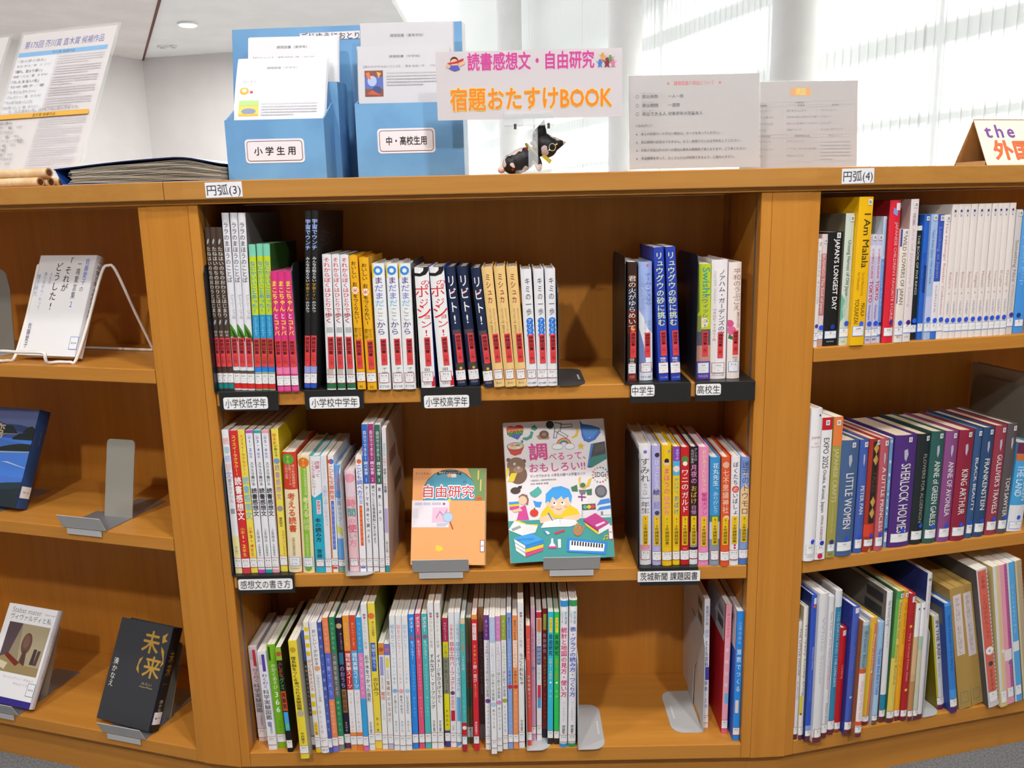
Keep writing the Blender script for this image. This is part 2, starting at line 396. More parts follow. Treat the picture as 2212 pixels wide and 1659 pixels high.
# ------------------------------------------------------------------ books standing in rows
STK = {'r': 'b01f3c', 'b': '6b9cf0', 'w': 'c9ccd6'}
BK_PLATES = []      # (row, x0, x1): feet of bookends lying under some books
def spine_book(row, x, y, t, H, tilt, kind, base, items, label, ex):
    bayk = row[0]; shelf = row[:2]; hw = t/2
    D = min(ex.get('depth', .7*H), .236-max(y, 0))
    bul = {'h': min(.17*t, .0035), 's': max(.0004, .05*t), 'x': 0.0}[kind]
    tb = {'h': .0022, 's': .0005, 'x': .0012}[kind]; tb = min(tb, t*.2)
    z = SHELF[shelf]+.0002+math.sin(abs(tilt))*hw
    for r, a, b in BK_PLATES:
        if r == shelf and x+hw > a and x-hw < b: z += .0013
    cat = ex.get('cat', 'book')
    name = {'x': 'file_box', 's': 'booklet', 'h': 'book'}[kind]
    root = thing(name, label, cat, bay(bayk, x, y, z), (0, tilt, BAYS[bayk][2]), GROUP[row] if cat == 'book' else None)
    NS = 6
    def yb(a):       # rounded spine, flat between its ribs so that print lies evenly on it
        g = max(0, min(NS, (a+hw)/t*NS)); i = min(NS-1, int(g)); f = g-i
        return bul*((1-f)*(2*i/NS-1)**2+f*(2*(i+1)/NS-1)**2)
    P = lambda a, b, e=.00015: (a, yb(a)-e, b)
    PL = lambda a, b: P(a, b, .00056)
    mb = MB(); bm_ = M(base); L = M(ex.get('L', base)); R = M(ex.get('R', base))
    arc = [(-hw+t*i/NS, yb(-hw+t*i/NS)) for i in range(NS+1)]
    inn = [(-hw+tb+(t-2*tb)*i/NS, yb(-hw+t*i/NS)+tb+.0002) for i in range(NS+1)]
    if kind == 'x':
        mb.box(-hw, hw, 0, D, 0, H, bm_)
        mb.add([(-.0004, .001, H+.0002), (.0004, .001, H+.0002), (.0004, D, H+.0002), (-.0004, D, H+.0002)], [(0, 1, 2, 3)], '6a4c1c')
    else:
        n = NS+1
        vs = [(p[0], p[1], zz) for zz in (0, H) for p in arc]+[(p[0], p[1], zz) for zz in (0, H) for p in inn]
        fs = []
        for i in range(NS):
            fs += [(i, i+1, n+i+1, n+i), (2*n+i+1, 2*n+i, 3*n+i, 3*n+i+1), (i+1, i, 2*n+i, 2*n+i+1), (n+i, n+i+1, 3*n+i+1, 3*n+i)]
        mb.add(vs, fs, bm_)
        yl = arc[0][1]
        mb.box(-hw, -hw+tb, yl, D, 0, H, L); mb.box(hw-tb, hw, yl, D, 0, H, R)
        q = .0028 if kind == 'h' else .0004
        pg = MB(); pg.box(-hw+tb+.0001, hw-tb-.0001, bul+tb+.0006, D-q, q, H-q, PAGES_TAN if row == 'r2' and kind == 'h' else PAGES)
    def seg(a0, a1): return [a0+(a1-a0)*i/NS for i in range(NS+1)]
    def patch(m_, a0, a1, b0, b1, mt, PP):
        s = seg(a0, a1); n = NS+1
        m_.add([PP(a, b0) for a in s]+[PP(a, b1) for a in s], [(i, i+1, n+i+1, n+i) for i in range(NS)], mt)
    T = lambda tt: H*(1-tt)
    for ii, it in enumerate(items):
        k = it[0]; P2 = P3 = (lambda e: (lambda a, b: P(a, b, e)))(.00015+ii*.000018); P4 = (lambda e: (lambda a, b: P(a, b, e)))(.00024+ii*.000018)
        if k == 'b': patch(mb, -hw, hw, T(it[2]), T(it[1]), it[3], P2)
        elif k in ('b2', 'r'): patch(mb, -hw+it[3]*t, -hw+it[4]*t, T(it[2]), T(it[1]), it[5], P2)
        elif k == 'p': bent_face(mb, [(-hw+a*t, T(b)) for a, b in it[1]], it[2], P2, hw)
        elif k == 'c':
            r = min(it[3], hw*.95); bent_face(mb, disc(it[2]*t, T(it[1]), r, r), it[4], P3, hw)
        elif k == 'e': bent_face(mb, [(a*.8+(b-T(it[1]))*.25, b) for a, b in disc(0, T(it[1]), it[2], it[2]*2.4, 14)], it[3], P3, hw)
        elif k == 't': vtext(mb, it[1], it[6]*t, T(it[2]), T(it[3]), min(it[5]*1.22, max(.9, it[5]))*t, it[4], P4, it[7])
        elif k == 'l': ltext(mb, it[1], it[6]*t, T(it[2]), T(it[3]), it[5]*t, it[4], P4, it[7])
        elif k == 'h':
            w = it[4]*t; h = min(.0055, w/max(1, len(it[1]))*1.35); htext(mb, it[1], -w/2, w/2, T(it[2]), h, it[3], P4)
        elif k == 'z': frame_rect(mb, -hw*.62, hw*.62, T(it[2]), T(it[1]), .0009, '5f7f86', P2)
        elif k == 'comb':
            for i in range(34): face(mb, [(hw*.78, H*(.04+.0275*i)), (hw*.99, H*(.043+.0275*i)), (hw*.99, H*(.05+.0275*i)), (hw*.78, H*(.047+.0275*i))], '4a4a50', P3)
    for it in ex.get('cov', ()):
        if it[0] == 't': htext(mb, it[1], D*it[2], D*it[3], H*(1-(it[4]+it[5])/2), H*(it[5]-it[4])*.9, it[6], lambda a, b: (hw+.0002, a, b), .6)
        else:
            sd = -1 if 'L' in ex else 1
            ya, yb_ = (D*(1-it[2]), D*(1-it[1])) if sd < 0 else (D*it[1], D*it[2])
            face(mb, [(ya, T(it[4])), (yb_, T(it[4])), (yb_, T(it[3])), (ya, T(it[3]))], it[5], lambda a, b: (sd*(hw+.0002), a, b))
    mb.build('body' if kind == 'x' else 'cover', root)
    if kind != 'x': pg.build('pages', root)
    for it in items:
        k = it[0]
        if k == 's':
            s = MB(); b1, b0 = T(it[2]), T(it[3]); c = STK[it[1]]
            wide = t > .0165 or it[1] == 'w'
            w = hw*.82 if wide else hw*.995
            patch(s, -w, w, b0, b1, 'f2f2f4', PL)
            e = .0008
            for q0, q1 in ((b0, b0+e), (b1-e, b1)): patch(s, -w, w, q0, q1, c, lambda a, b: P(a, b, .00064))
            if wide:
                for q0, q1 in ((-w, -w+e), (w-e, w)): patch(s, q0, q1, b0, b1, c, lambda a, b: P(a, b, .00064))
            patch(s, -w*.95, w*.95, (b0+b1)/2-.00012, (b0+b1)/2+.00012, 'a8a8b0', lambda a, b: P(a, b, .00064))
            tw = min(w*1.3, .0095)
            PP = lambda a, b: P(a, b, .0007)
            if it[4]: htext(s, it[4], -tw/2*min(1, len(it[4])/3), tw/2*min(1, len(it[4])/3), b0+(b1-b0)*.73, .0030, '6a6a72', PP)
            if it[5]: htext(s, it[5], -min(.0014*len(it[5]), tw/2), min(.0014*len(it[5]), tw/2), b0+(b1-b0)*.26, .0030, '6a6a72', PP)
            s.build('spine_label', root)
        elif k in ('k', 'y'):
            s = MB(); b1, b0 = T(it[1]), T(it[2]); w = min(hw*.86, .0047)
            off = .12*t if k == 'k' and t > .014 else 0
            PP = lambda a, b: P(max(-hw, min(hw, a+off)), b, .00072)
            patch(s, -w, w, b0, b1, 'e2474a' if k == 'k' else 'efc51e', PP)
            PQ = lambda a, b: P(max(-hw, min(hw, a+off)), b, .00082)
            g = .002
            if k == 'k':
                vtext(s, '課題図書', 0, b1-g, b1-(b1-b0)*.55, w*1.6, '4a1020', PQ, .6); vtext(s, '（'+it[3]+'）', 0, b1-(b1-b0)*.57, b0+g, w*1.5, '9a1c2c', PQ, .2)
            else: vtext(s, it[3], 0, b1-g, b0+g, w*1.5, '4a3c10', PQ, .4)
            s.build('grade_strip', root)
        elif k == 'd':
            s = MB(); r = min(.0042, hw*.9); bent_face(s, [(max(-hw, min(hw, a)), b) for a, b in disc(it[2]*t, T(it[1]), r, r)], it[3], lambda a, b: P(a, b, .0008), hw); s.build('round_sticker', root)
        elif k == 'q':
            s = MB(); w = min(.0036, hw*.6); cx = it[2]*t; bc_ = T(it[1])
            PP = lambda a, b: P(max(-hw, min(hw, a)), b, .0008); PQ = lambda a, b: P(max(-hw, min(hw, a)), b, .0009)
            bent_face(s, [(cx-w, bc_-w*1.2), (cx+w, bc_-w*1.2), (cx+w, bc_+w*1.2), (cx-w, bc_+w*1.2)], 'eeecee', PP, hw)
            htext(s, '英', cx-w*.7, cx+w*.7, bc_, w*1.6, '4a4458', PQ, .3); s.build('square_sticker', root)
    return root

BOOKS=[]
def bk(*a): BOOKS.append(a)
P0=[('b',0.945,0.99,'1f8a88'),('t','たねはいのちのおわりとはじまり',0.115,0.545,'d8d4cc',0.72,0,0.5),('e',0.085,0.0018,'a9b2b4'),('e',0.575,0.0018,'a9b2b4'),('t','鈴木',0.625,0.665,'cfc8bd',0.6,0,0),('k',0.67,0.852,'小低'),('s','r',0.89,0.955,'E4','ス')]
bk('c1',0.0055,0.0108,0.0073,0.2635,0.0066,'h','493a32',P0,'leftmost of the three dark brown picture books at the left end of the top shelf',{})
bk('c1',0.0141,0.0098,0.0092,0.2633,0.0087,'h','493a32',P0,'middle of the three dark brown picture books at the left end of the top shelf',{})
bk('c1',0.0237,0.0087,0.0095,0.2630,0.0100,'h','493a32',P0,'rightmost of the three dark brown picture books at the left end of the top shelf',{})
P1=[('t','ララのまほうのことば',0.05,0.385,'4a4648',0.62,0,0.2),('t','グレーシー・ジャン作',0.45,0.59,'8c8a8c',0.4,0.2,0),('p',[(0,0.615),(0.3,0.625),(0.75,0.655),(1,0.69),(1,0.72),(0.6,0.7),(0.25,0.69),(0,0.69)],'4d8f22'),('p',[(0.15,0.64),(0.6,0.665),(1,0.7),(1,0.72),(0.5,0.69)],'23461c'),('k',0.695,0.862,'小低'),('b',0.885,0.9,'4d5a52'),('b',0.955,0.99,'dd2a26'),('s','r',0.9,0.962,'E9','ジ')]
bk('c1',0.0348,0.0076,0.0113,0.2851,0.0145,'h','e6e6ee',P1,'leftmost of the three tall white picture books with a green leaf on the spine',{'R':'77777a'})
bk('c1',0.0465,0.0044,0.0115,0.2849,0.0239,'h','e6e6ee',P1,'middle of the three tall white picture books with a green leaf on the spine',{'R':'77777a'})
bk('c1',0.0588,0.0012,0.0117,0.2846,0.0285,'h','e6e6ee',P1,'rightmost of the three tall white picture books with a green leaf on the spine',{'R':'77777a'})
P2=[('b',0,0.08,'7fd0b4'),('b',0.08,0.475,'c3d62c'),('b',0.475,0.64,'2e9ad0'),('b',0.64,0.82,'6c7a28'),('b',0.82,0.87,'2b86e6'),('t','なにかいいことあった?',0.11,0.46,'2f9fd8',0.7,0,0.6),('t','ミーシャアーチャー',0.49,0.62,'bfe6ff',0.5,0,0),('k',0.635,0.835,'小低'),('b',0.95,0.99,'dd2a26'),('s','r',0.88,0.957,'E9','ア')]
bk('c1',0.0716,-0.0001,0.0107,0.2352,0.0342,'h','8fc6a0',P2,'leftmost of the three yellow-green picture books with blue lettering',{'R':'2f5a23'})
bk('c1',0.0823,0.0009,0.0101,0.2359,0.0384,'h','8fc6a0',P2,'middle of the three yellow-green picture books with blue lettering',{'R':'2f5a23'})
bk('c1',0.0941,-0.0023,0.0106,0.2358,0.0378,'h','8fc6a0',P2,'rightmost of the three yellow-green picture books with blue lettering',{'R':'2f5a23'})
P3=[('t','まこちゃん',0.075,0.33,'ffe93c',0.72,0,0.8),('t','と',0.34,0.39,'ffffff',0.55,0,0.4),('t','コトバ',0.395,0.53,'ffe93c',0.72,0,0.8),('k',0.56,0.79,'小低'),('b',0.79,0.85,'ee7fb0'),('b',0.955,0.99,'e2559d'),('s','r',0.86,0.95,'913','ム')]
bk('c1',0.1093,-0.0080,0.0100,0.1944,0.0176,'h','d8357f',P3,'leftmost of the three hot pink books with yellow lettering',{'R':'b9a3c4'})
bk('c1',0.1203,-0.0080,0.0109,0.1942,0.0155,'h','d8357f',P3,'middle of the three hot pink books with yellow lettering',{'R':'b9a3c4'})
bk('c1',0.1331,-0.0080,0.0110,0.1939,0.0069,'h','d8357f',P3,'rightmost of the three hot pink books with yellow lettering',{'R':'b9a3c4'})
P4=[('t','宇宙でウンチ',0.045,0.215,'9fb4f0',0.85,0,1.2),('t','みんなの知らない',0.25,0.39,'f2f2f4',0.55,0,0.5),('t','宇宙トイレ',0.395,0.49,'c89a3c',0.55,0,0.5),('t','のひみつ',0.495,0.56,'f2f2f4',0.55,0,0.5),('k',0.69,0.865,'小中'),('b',0.865,0.905,'98a6e2'),('b',0.96,0.99,'2b55c4'),('s','r',0.905,0.965,'E5','ケ')]
bk('c1',0.1508,-0.0008,0.0096,0.2859,0.0752,'h','1d1c1d',P4,'left of the two tall black picture books with pale blue title letters',{'R':'252425','depth':0.2,'cov':[('t','宇宙でウンチ',0.1,0.62,0.09,0.21,'55575c')]})
bk('c1',0.1612,-0.0019,0.0101,0.2863,0.0766,'h','1d1c1d',P4,'right of the two tall black picture books with pale blue title letters',{'R':'252425','depth':0.2,'cov':[('t','宇宙でウンチ',0.1,0.62,0.09,0.21,'55575c')]})
P5=[('t','それからぼくはひとりで',0.02,0.42,'d8323c',0.62,0,0.5),('t','歩く',0.42,0.5,'b02a34',0.8,0,0.6),('r',0.53,0.57,0.2,0.9,'b9bab6'),('k',0.6,0.84,'小中'),('r',0.84,0.885,0.1,0.8,'bdb9ad'),('b',0.94,0.99,'2f6f45'),('s','r',0.885,0.95,'963','モ')]
bk('c1',0.1919,-0.0080,0.0143,0.2176,0.0279,'h','e9e9ef',P5,'leftmost of the three white books with red brush lettering on the top shelf',{'R':'4a5a42'})
bk('c1',0.2084,-0.0080,0.0125,0.2172,0.0169,'h','e9e9ef',P5,'middle of the three white books with red brush lettering on the top shelf',{'R':'4a5a42'})
bk('c1',0.2243,-0.0080,0.0134,0.2165,0.0056,'h','e9e9ef',P5,'rightmost of the three white books with red brush lettering on the top shelf',{'R':'4a5a42'})
P6=[('t','おいしい',0.04,0.17,'4a2c10',0.5,0,0.6),('t','お',0.19,0.23,'4a2c10',0.5,0,0.6),('c',0.255,0,0.0055,'fff4e2'),('t','米',0.235,0.275,'e0662c',0.6,0,0.6),('t','をつくりたい!',0.28,0.5,'4a2c10',0.5,0,0.6),('t','ゆうちゃん',0.53,0.62,'8a6420',0.4,0.22,0),('t','農家に聞く',0.53,0.62,'8a6420',0.4,-0.22,0),('k',0.62,0.84,'小中'),('t','社',0.965,0.99,'5a4320',0.4,0,0),('s','r',0.865,0.94,'616','タ')]
bk('c1',0.2409,-0.0080,0.0132,0.2152,-0.0067,'h','f0b21d',P6,'left of the two golden yellow books with brown lettering',{'R':'d9a21f'})
bk('c1',0.2578,-0.0080,0.0148,0.2128,-0.0091,'h','f0b21d',P6,'right of the two golden yellow books with brown lettering',{'R':'d9a21f'})
P7=[('c',0.055,0,0.0072,'3f8fe0'),('c',0.055,0,0.0035,'e9f2fc'),('b2',0,0.11,0,0.12,'f3d22a'),('t','ま',0.1,0.16,'5a3f9a',0.62,0,0.5),('t','だま',0.16,0.28,'7f86d8',0.62,0,0.5),('t','だ',0.28,0.335,'7fc2ee',0.62,0,0.5),('t','ここ',0.34,0.45,'9aa0a4',0.5,0,0.1),('t','から',0.45,0.56,'5a3f8a',0.62,0,0.2),('k',0.59,0.8,'小中'),('t','子・編',0.82,0.87,'6a6a6a',0.4,0.1,0),('h','ポプラ社',0.975,'6a6a6a',0.8),('s','r',0.865,0.945,'913','ウ')]
bk('c1',0.2782,-0.0080,0.0197,0.2031,-0.0033,'h','eef0f2',P7,'leftmost of the three white books with a blue badge at the spine top',{})
bk('c1',0.3005,-0.0080,0.0182,0.2028,-0.0072,'h','eef0f2',P7,'middle of the three white books with a blue badge at the spine top',{})
bk('c1',0.3194,-0.0080,0.0186,0.2024,0.0003,'h','eef0f2',P7,'rightmost of the three white books with a blue badge at the spine top',{})
P8=[('p',[(0.25,0),(1,0),(0.98,0.03),(0.8,0.06),(0.4,0.075),(0,0.07),(0,0.045),(0.4,0.05),(0.62,0.03),(0.66,0.005)],'1d1b1d'),('t','の',0.1,0.15,'e0282c',0.6,0.22,0),('t','ポ',0.14,0.25,'e0282c',1.1,-0.05,-0.2),('t','ジ',0.25,0.33,'e0282c',0.55,0.05,0.1),('t','シ',0.29,0.43,'e0282c',1.2,0,-0.4),('t','ョ',0.38,0.43,'e0282c',0.5,0.15,0.1),('t','ン!',0.43,0.57,'e0282c',0.8,0.1,-0.2),('k',0.575,0.815,'小高'),('t','田',0.83,0.86,'55555a',0.35,0,0),('p',[(0.8,0.94),(1,0.9),(1,0.99),(0.75,0.99)],'d8222a'),('h','化学同人',0.965,'8a8a8a',0.6),('s','r',0.865,0.95,'913','タ')]
bk('c1',0.3491,-0.0074,0.0226,0.1943,-0.0161,'h','f0f0f2',P8,'left of the two white books with a black arc and thin red letters',{'R':'2456b8'})
bk('c1',0.3792,-0.0061,0.0232,0.1942,-0.0493,'h','f0f0f2',P8,'right of the two white books with a black arc and thin red letters',{'R':'2456b8'})
P9=[('t','リ',0.06,0.17,'f4f4f6',0.85,0,0.6),('t','ビ',0.17,0.27,'f4f4f6',0.85,0,0.6),('c',0.21,0,0.0025,'c0242c'),('t','ト!',0.28,0.48,'f4f4f6',0.8,0,0.8),('r',0.52,0.56,0.1,0.9,'5c4a4e'),('k',0.555,0.8,'小高'),('r',0.8,0.86,0.1,0.9,'4c4440'),('c',0.845,0.1,0.0022,'d8c030'),('h','文研出版',0.965,'aab0b8',0.7),('s','r',0.86,0.95,'913','イ')]
bk('c1',0.4033,-0.0015,0.0155,0.1937,-0.0676,'h','1f2b4a',P9,'leftmost of the three navy books with big white lettering on the top shelf',{})
bk('c1',0.4240,0.0026,0.0165,0.1936,-0.0756,'h','1f2b4a',P9,'middle of the three navy books with big white lettering on the top shelf',{})
bk('c1',0.4476,-0.0060,0.0151,0.1930,-0.0851,'h','1f2b4a',P9,'rightmost of the three navy books with big white lettering on the top shelf',{})
P10=[('t','ミシュカ',0.05,0.3,'8a2a26',0.42,0,0.3),('t','エドワルトファンデフェンデル',0.34,0.545,'9a7a4a',0.22,0.22,0),('t','アネットスカープ絵 野坂悦子訳',0.34,0.545,'9a7a4a',0.22,-0.12,0),('k',0.55,0.79,'小高'),('h','静山社',0.965,'9a7a4a',0.5),('s','r',0.85,0.935,'949','フ')]
bk('c1',0.4647,-0.0080,0.0171,0.1936,-0.0812,'h','eec884',P10,'leftmost of the three cream books with dark red lettering on the top shelf',{})
bk('c1',0.4829,-0.0080,0.0174,0.1939,-0.0732,'h','eec884',P10,'middle of the three cream books with dark red lettering on the top shelf',{})
bk('c1',0.5008,-0.0080,0.0171,0.1933,-0.0642,'h','eec884',P10,'rightmost of the three cream books with dark red lettering on the top shelf',{})
P11=[('t','キミの一歩',0.065,0.39,'2f2d30',0.45,0.08,0.1),('c',0.435,0.1,0.0055,'2a78d8'),('c',0.475,0.1,0.0055,'2a78d8'),('c',0.515,0.1,0.0055,'2a78d8'),('c',0.555,0.1,0.0055,'2a78d8'),('t','アフリカ',0.415,0.575,'f4f8ff',0.3,0.08,0),('k',0.55,0.8,'小高'),('h','あかね書房',0.97,'6a6a70',0.8),('s','r',0.855,0.93,'367','ミ')]
bk('c1',0.5181,-0.0071,0.0170,0.1882,-0.0403,'h','e9e9ef',P11,'leftmost of the three white books with blue circles under a slim black title',{})
bk('c1',0.5348,-0.0069,0.0158,0.1885,-0.0230,'h','e9e9ef',P11,'middle of the three white books with blue circles under a slim black title',{})
bk('c1',0.5510,-0.0059,0.0160,0.1886,-0.0104,'h','e9e9ef',P11,'rightmost of the three white books with blue circles under a slim black title',{})
bk('c1',0.6821,0.0135,0.0148,0.1942,-0.0042,'s','3a2119',[('b',0.1,0.3,'4a2418'),('b',0.22,0.45,'2b2c4a'),('b',0.4,0.6,'6b2318'),('c',0.56,0.1,0.004,'d8742c'),('t','君の火がゆらめいて',0.11,0.57,'f0ece6',0.85,0,0.2),('k',0.58,0.8,'中'),('t','谷由',0.8,0.86,'e8e2da',0.5,0,0.3),('b',0.935,1,'7a2a24'),('h','文研',0.965,'d8a8a0',0.6),('s','w',0.85,0.935,'Y913','オ')],'dark red-brown book showing flame colours behind white scrawled letters',{})
bk('c1',0.7060,0.0158,0.0214,0.1936,-0.0178,'h','a9bdf0',[('b',0,0.2,'9fb6ee'),('p',[(0,0.4),(0.3,0.45),(0.6,0.55),(1,0.6),(1,0.9),(0.3,0.85),(0,0.6)],'eef2fa'),('p',[(0,0.55),(0.35,0.7),(0.5,0.84),(0,0.86)],'7a8cc8'),('t','チーム・テスなら',0.09,0.36,'5a70b4',0.45,0.2,0.1),('t','だいじょうぶ',0.17,0.4,'9aa8dc',0.4,-0.2,0),('t','カービー・ラーソン作',0.49,0.62,'6a7088',0.22,0.25,0),('t','クイン・ワイアット作',0.49,0.6,'6a7088',0.22,-0.05,0),('c',0.03,0.15,0.0022,'d86a7a'),('k',0.59,0.8,'中'),('b',0.93,1,'dfe6f4'),('h','あすなろ書房',0.97,'40507a',0.8),('s','r',0.845,0.93,'Y933','ラ')],'pale blue book in the group between two black bookends',{})
P12=[('t','リュウグウの砂に挑む',0.035,0.585,'dce8b4',0.7,0,0.9),('k',0.62,0.81,'中'),('t','惟元',0.82,0.86,'e8e8f4',0.55,0,0.4),('h','くもん出版',0.975,'c8d0ee',0.8),('s','r',0.86,0.945,'Y440','イ')]
bk('c1',0.7342,0.0109,0.0152,0.2168,-0.0538,'s','2a44b4',P12,'left of the two bright blue books with pale yellow lettering',{})
bk('c1',0.7538,0.0107,0.0152,0.2172,-0.0583,'s','2a44b4',P12,'right of the two bright blue books with pale yellow lettering',{})
bk('c1',0.7990,0.0137,0.0231,0.1884,-0.0179,'s','c2d02a',[('p',[(0,0),(0.18,0),(0.22,0.4),(0,0.45)],'4f7a34'),('l','Swish!',0.03,0.27,'2fa89c',0.55,0.2,0.4),('t','スウィッシュ!',0.25,0.55,'2f6fb0',0.42,0.1,0.5),('c',0.5,0,0.0085,'f2e2b8'),('b',0.56,0.7,'5f5a6a'),('r',0.44,0.58,0,0.35,'8f9a4a'),('b',0.7,0.85,'c78f86'),('k',0.575,0.795,'高'),('b',0.84,1,'5a3f9a'),('h','鈴木出版',0.97,'c8b8e8',0.7),('s','b',0.85,0.945,'YF','フジ')],'lime green and purple book at the far right group of the top shelf',{'L':'3f5a2c'})
bk('c1',0.8237,0.0160,0.0257,0.1945,-0.0079,'h','efe9ee',[('t','ノアハム・ガーデンズの家',0.08,0.64,'45434a',0.36,0.15,0.3),('t','NORTHAM GARDENS',0.09,0.36,'a8a4ac',0.12,-0.28,0),('t','ペネロピ・ライヴリー作',0.4,0.68,'b85a6a',0.18,-0.28,0),('k',0.605,0.82,'高'),('h','グラフィック社',0.968,'5a585e',0.8),('s','r',0.86,0.95,'Y933','ラ')],'thick white book with a slim grey-black title beside a lime book',{})
bk('c1',0.8492,0.0162,0.0204,0.1899,-0.0112,'h','f2e4de',[('t','平和のうぶごえ',0.05,0.41,'a8796c',0.55,0.15,0),('t','産婆の生きた時代',0.42,0.56,'a86a6c',0.2,0.3,0),('c',0.52,-0.35,0.006,'d8558c'),('c',0.58,-0.2,0.007,'e06a98'),('p',[(0.1,0.61),(0.5,0.64),(0.4,0.66),(0.05,0.65)],'3f7a4a'),('k',0.58,0.79,'高'),('t','裕子',0.8,0.855,'b08a80',0.4,0.1,0),('s','b',0.85,0.94,'916','ハ')],'pale pink book with a magenta flower, last on the top shelf',{})
bk('c2',0.0096,0.0048,0.0112,0.2543,-0.0068,'s','ebebf0',[('t','読',0.05,0.1,'e8a8b0',0.8,0,0.6),('t','書',0.11,0.16,'a8d0d8',0.8,0,0.6),('t','感',0.17,0.22,'a8c4ee',0.8,0,0.6),('t','想',0.22,0.28,'ecc0c8',0.8,0,0.6),('t','文',0.28,0.33,'b0a0dc',0.8,0,0.6),('t','書き方ドリル',0.33,0.5,'9a98a4',0.5,0,0),('r',0.54,0.575,0.2,0.8,'9c9ca0'),('b',0.73,1,'efe3a8'),('t','大竹',0.8,0.86,'8a7a5a',0.4,0,0),('s','r',0.89,0.96,'816','オ')],'white booklet with pastel title letters, first on the middle shelf',{})
bk('c2',0.0231,0.0042,0.0130,0.2530,-0.0060,'s','d43034',[('t','スイスイ!ラクラク!!',0.03,0.31,'ffe24a',0.5,0,0.8),('t','読書感想文',0.315,0.62,'ffffff',0.8,0,0.8),('t','小学',0.67,0.72,'ffd84a',0.45,0,0.3),('t','1・2',0.72,0.82,'ffe24a',0.8,0,0.9),('t','年生',0.82,0.88,'ffd84a',0.45,0,0.3),('p',[(0,1),(0,0.97),(0.5,0.96),(1,0.95),(1,1)],'d8484c'),('s','r',0.89,0.96,'816','ス1')],'red booklet with big white title between white and yellow booklets',{})
bk('c2',0.0361,0.0056,0.0115,0.2536,-0.0074,'s','eedb52',[('t','スイスイ!ラクラク!!',0.03,0.31,'e0603c',0.5,0,0.5),('t','読書感想文',0.315,0.62,'79c4e6',0.8,0,0.8),('t','小学',0.67,0.72,'e0603c',0.45,0,0.2),('t','3・4',0.72,0.82,'e0502c',0.8,0,0.9),('t','年生',0.82,0.88,'e0603c',0.45,0,0.2),('s','r',0.89,0.96,'816','ス2')],'yellow booklet with pale blue title letters beside the red one',{'L':'d8632c'})
bk('c2',0.0486,0.0050,0.0113,0.2528,-0.0046,'s','ececf2',[('b',0,0.02,'c64fb4'),('t','小学',0.03,0.06,'7a76c8',0.45,0,0),('t','1・2',0.06,0.145,'6a66c4',0.6,0,0.3),('t','年生',0.15,0.19,'7a76c8',0.45,0,0),('t','スラスラ書ける',0.215,0.38,'5a5a60',0.5,0,0.3),('t','読書感想文',0.395,0.595,'3a3a40',0.72,0,0.7),('t','上条晴夫',0.68,0.78,'7a7a80',0.4,0,0),('t','企画編集部',0.79,0.88,'8a8a90',0.3,0,0),('b',0.975,1,'c64fb4'),('s','r',0.89,0.96,'816','ス1')],'white booklet trimmed purple, leftmost of three alike on the middle shelf',{'L':'8a2a9a'})
bk('c2',0.0612,0.0049,0.0112,0.2526,-0.0021,'s','ececf2',[('b',0,0.02,'26a8a8'),('t','小学',0.03,0.06,'7a76c8',0.45,0,0),('t','3・4',0.06,0.145,'6a66c4',0.6,0,0.3),('t','年生',0.15,0.19,'7a76c8',0.45,0,0),('t','スラスラ書ける',0.215,0.38,'5a5a60',0.5,0,0.3),('t','読書感想文',0.395,0.595,'3a3a40',0.72,0,0.7),('t','上条晴夫',0.68,0.78,'7a7a80',0.4,0,0),('t','企画編集部',0.79,0.88,'8a8a90',0.3,0,0),('b',0.975,1,'26a8a8'),('s','r',0.89,0.96,'816','ス2')],'white booklet trimmed teal, middle of three alike on the middle shelf',{'L':'a02a86'})
bk('c2',0.0730,0.0053,0.0109,0.2522,0.0028,'s','ececf2',[('b',0,0.02,'f0a0a8'),('t','小学',0.03,0.06,'7a76c8',0.45,0,0),('t','5・6',0.06,0.145,'6a66c4',0.6,0,0.3),('t','年生',0.15,0.19,'7a76c8',0.45,0,0),('t','スラスラ書ける',0.215,0.38,'5a5a60',0.5,0,0.3),('t','読書感想文',0.395,0.595,'3a3a40',0.72,0,0.7),('t','上条晴夫',0.68,0.78,'7a7a80',0.4,0,0),('t','企画編集部',0.79,0.88,'8a8a90',0.3,0,0),('b',0.975,1,'f0a0a8'),('s','r',0.89,0.96,'816','ス3')],'white booklet trimmed pink, rightmost of three alike on the middle shelf',{'L':'4a5a60'})
bk('c2',0.0866,0.0086,0.0116,0.2537,0.0101,'s','eedc58',[('t','脚本家',0.03,0.11,'e8702c',0.45,-0.1,0.2),('t','が教える',0.11,0.19,'4a4030',0.45,0,0.1),('c',0.22,0,0.005,'7a9ac8'),('t','読書感想文',0.24,0.49,'b89ac0',0.6,0,0.6),('c',0.55,0,0.005,'9a9a98'),('t','篠原明夫',0.61,0.68,'5a5040',0.4,0,0.3),('t','大切な人に伝える',0.7,0.88,'c87a5a',0.3,0.2,0),('s','r',0.885,0.955,'816','シ')],'yellow booklet with red left edge beside the thick cream book',{'L':'d8281c','R':'cdb010','depth':0.19})
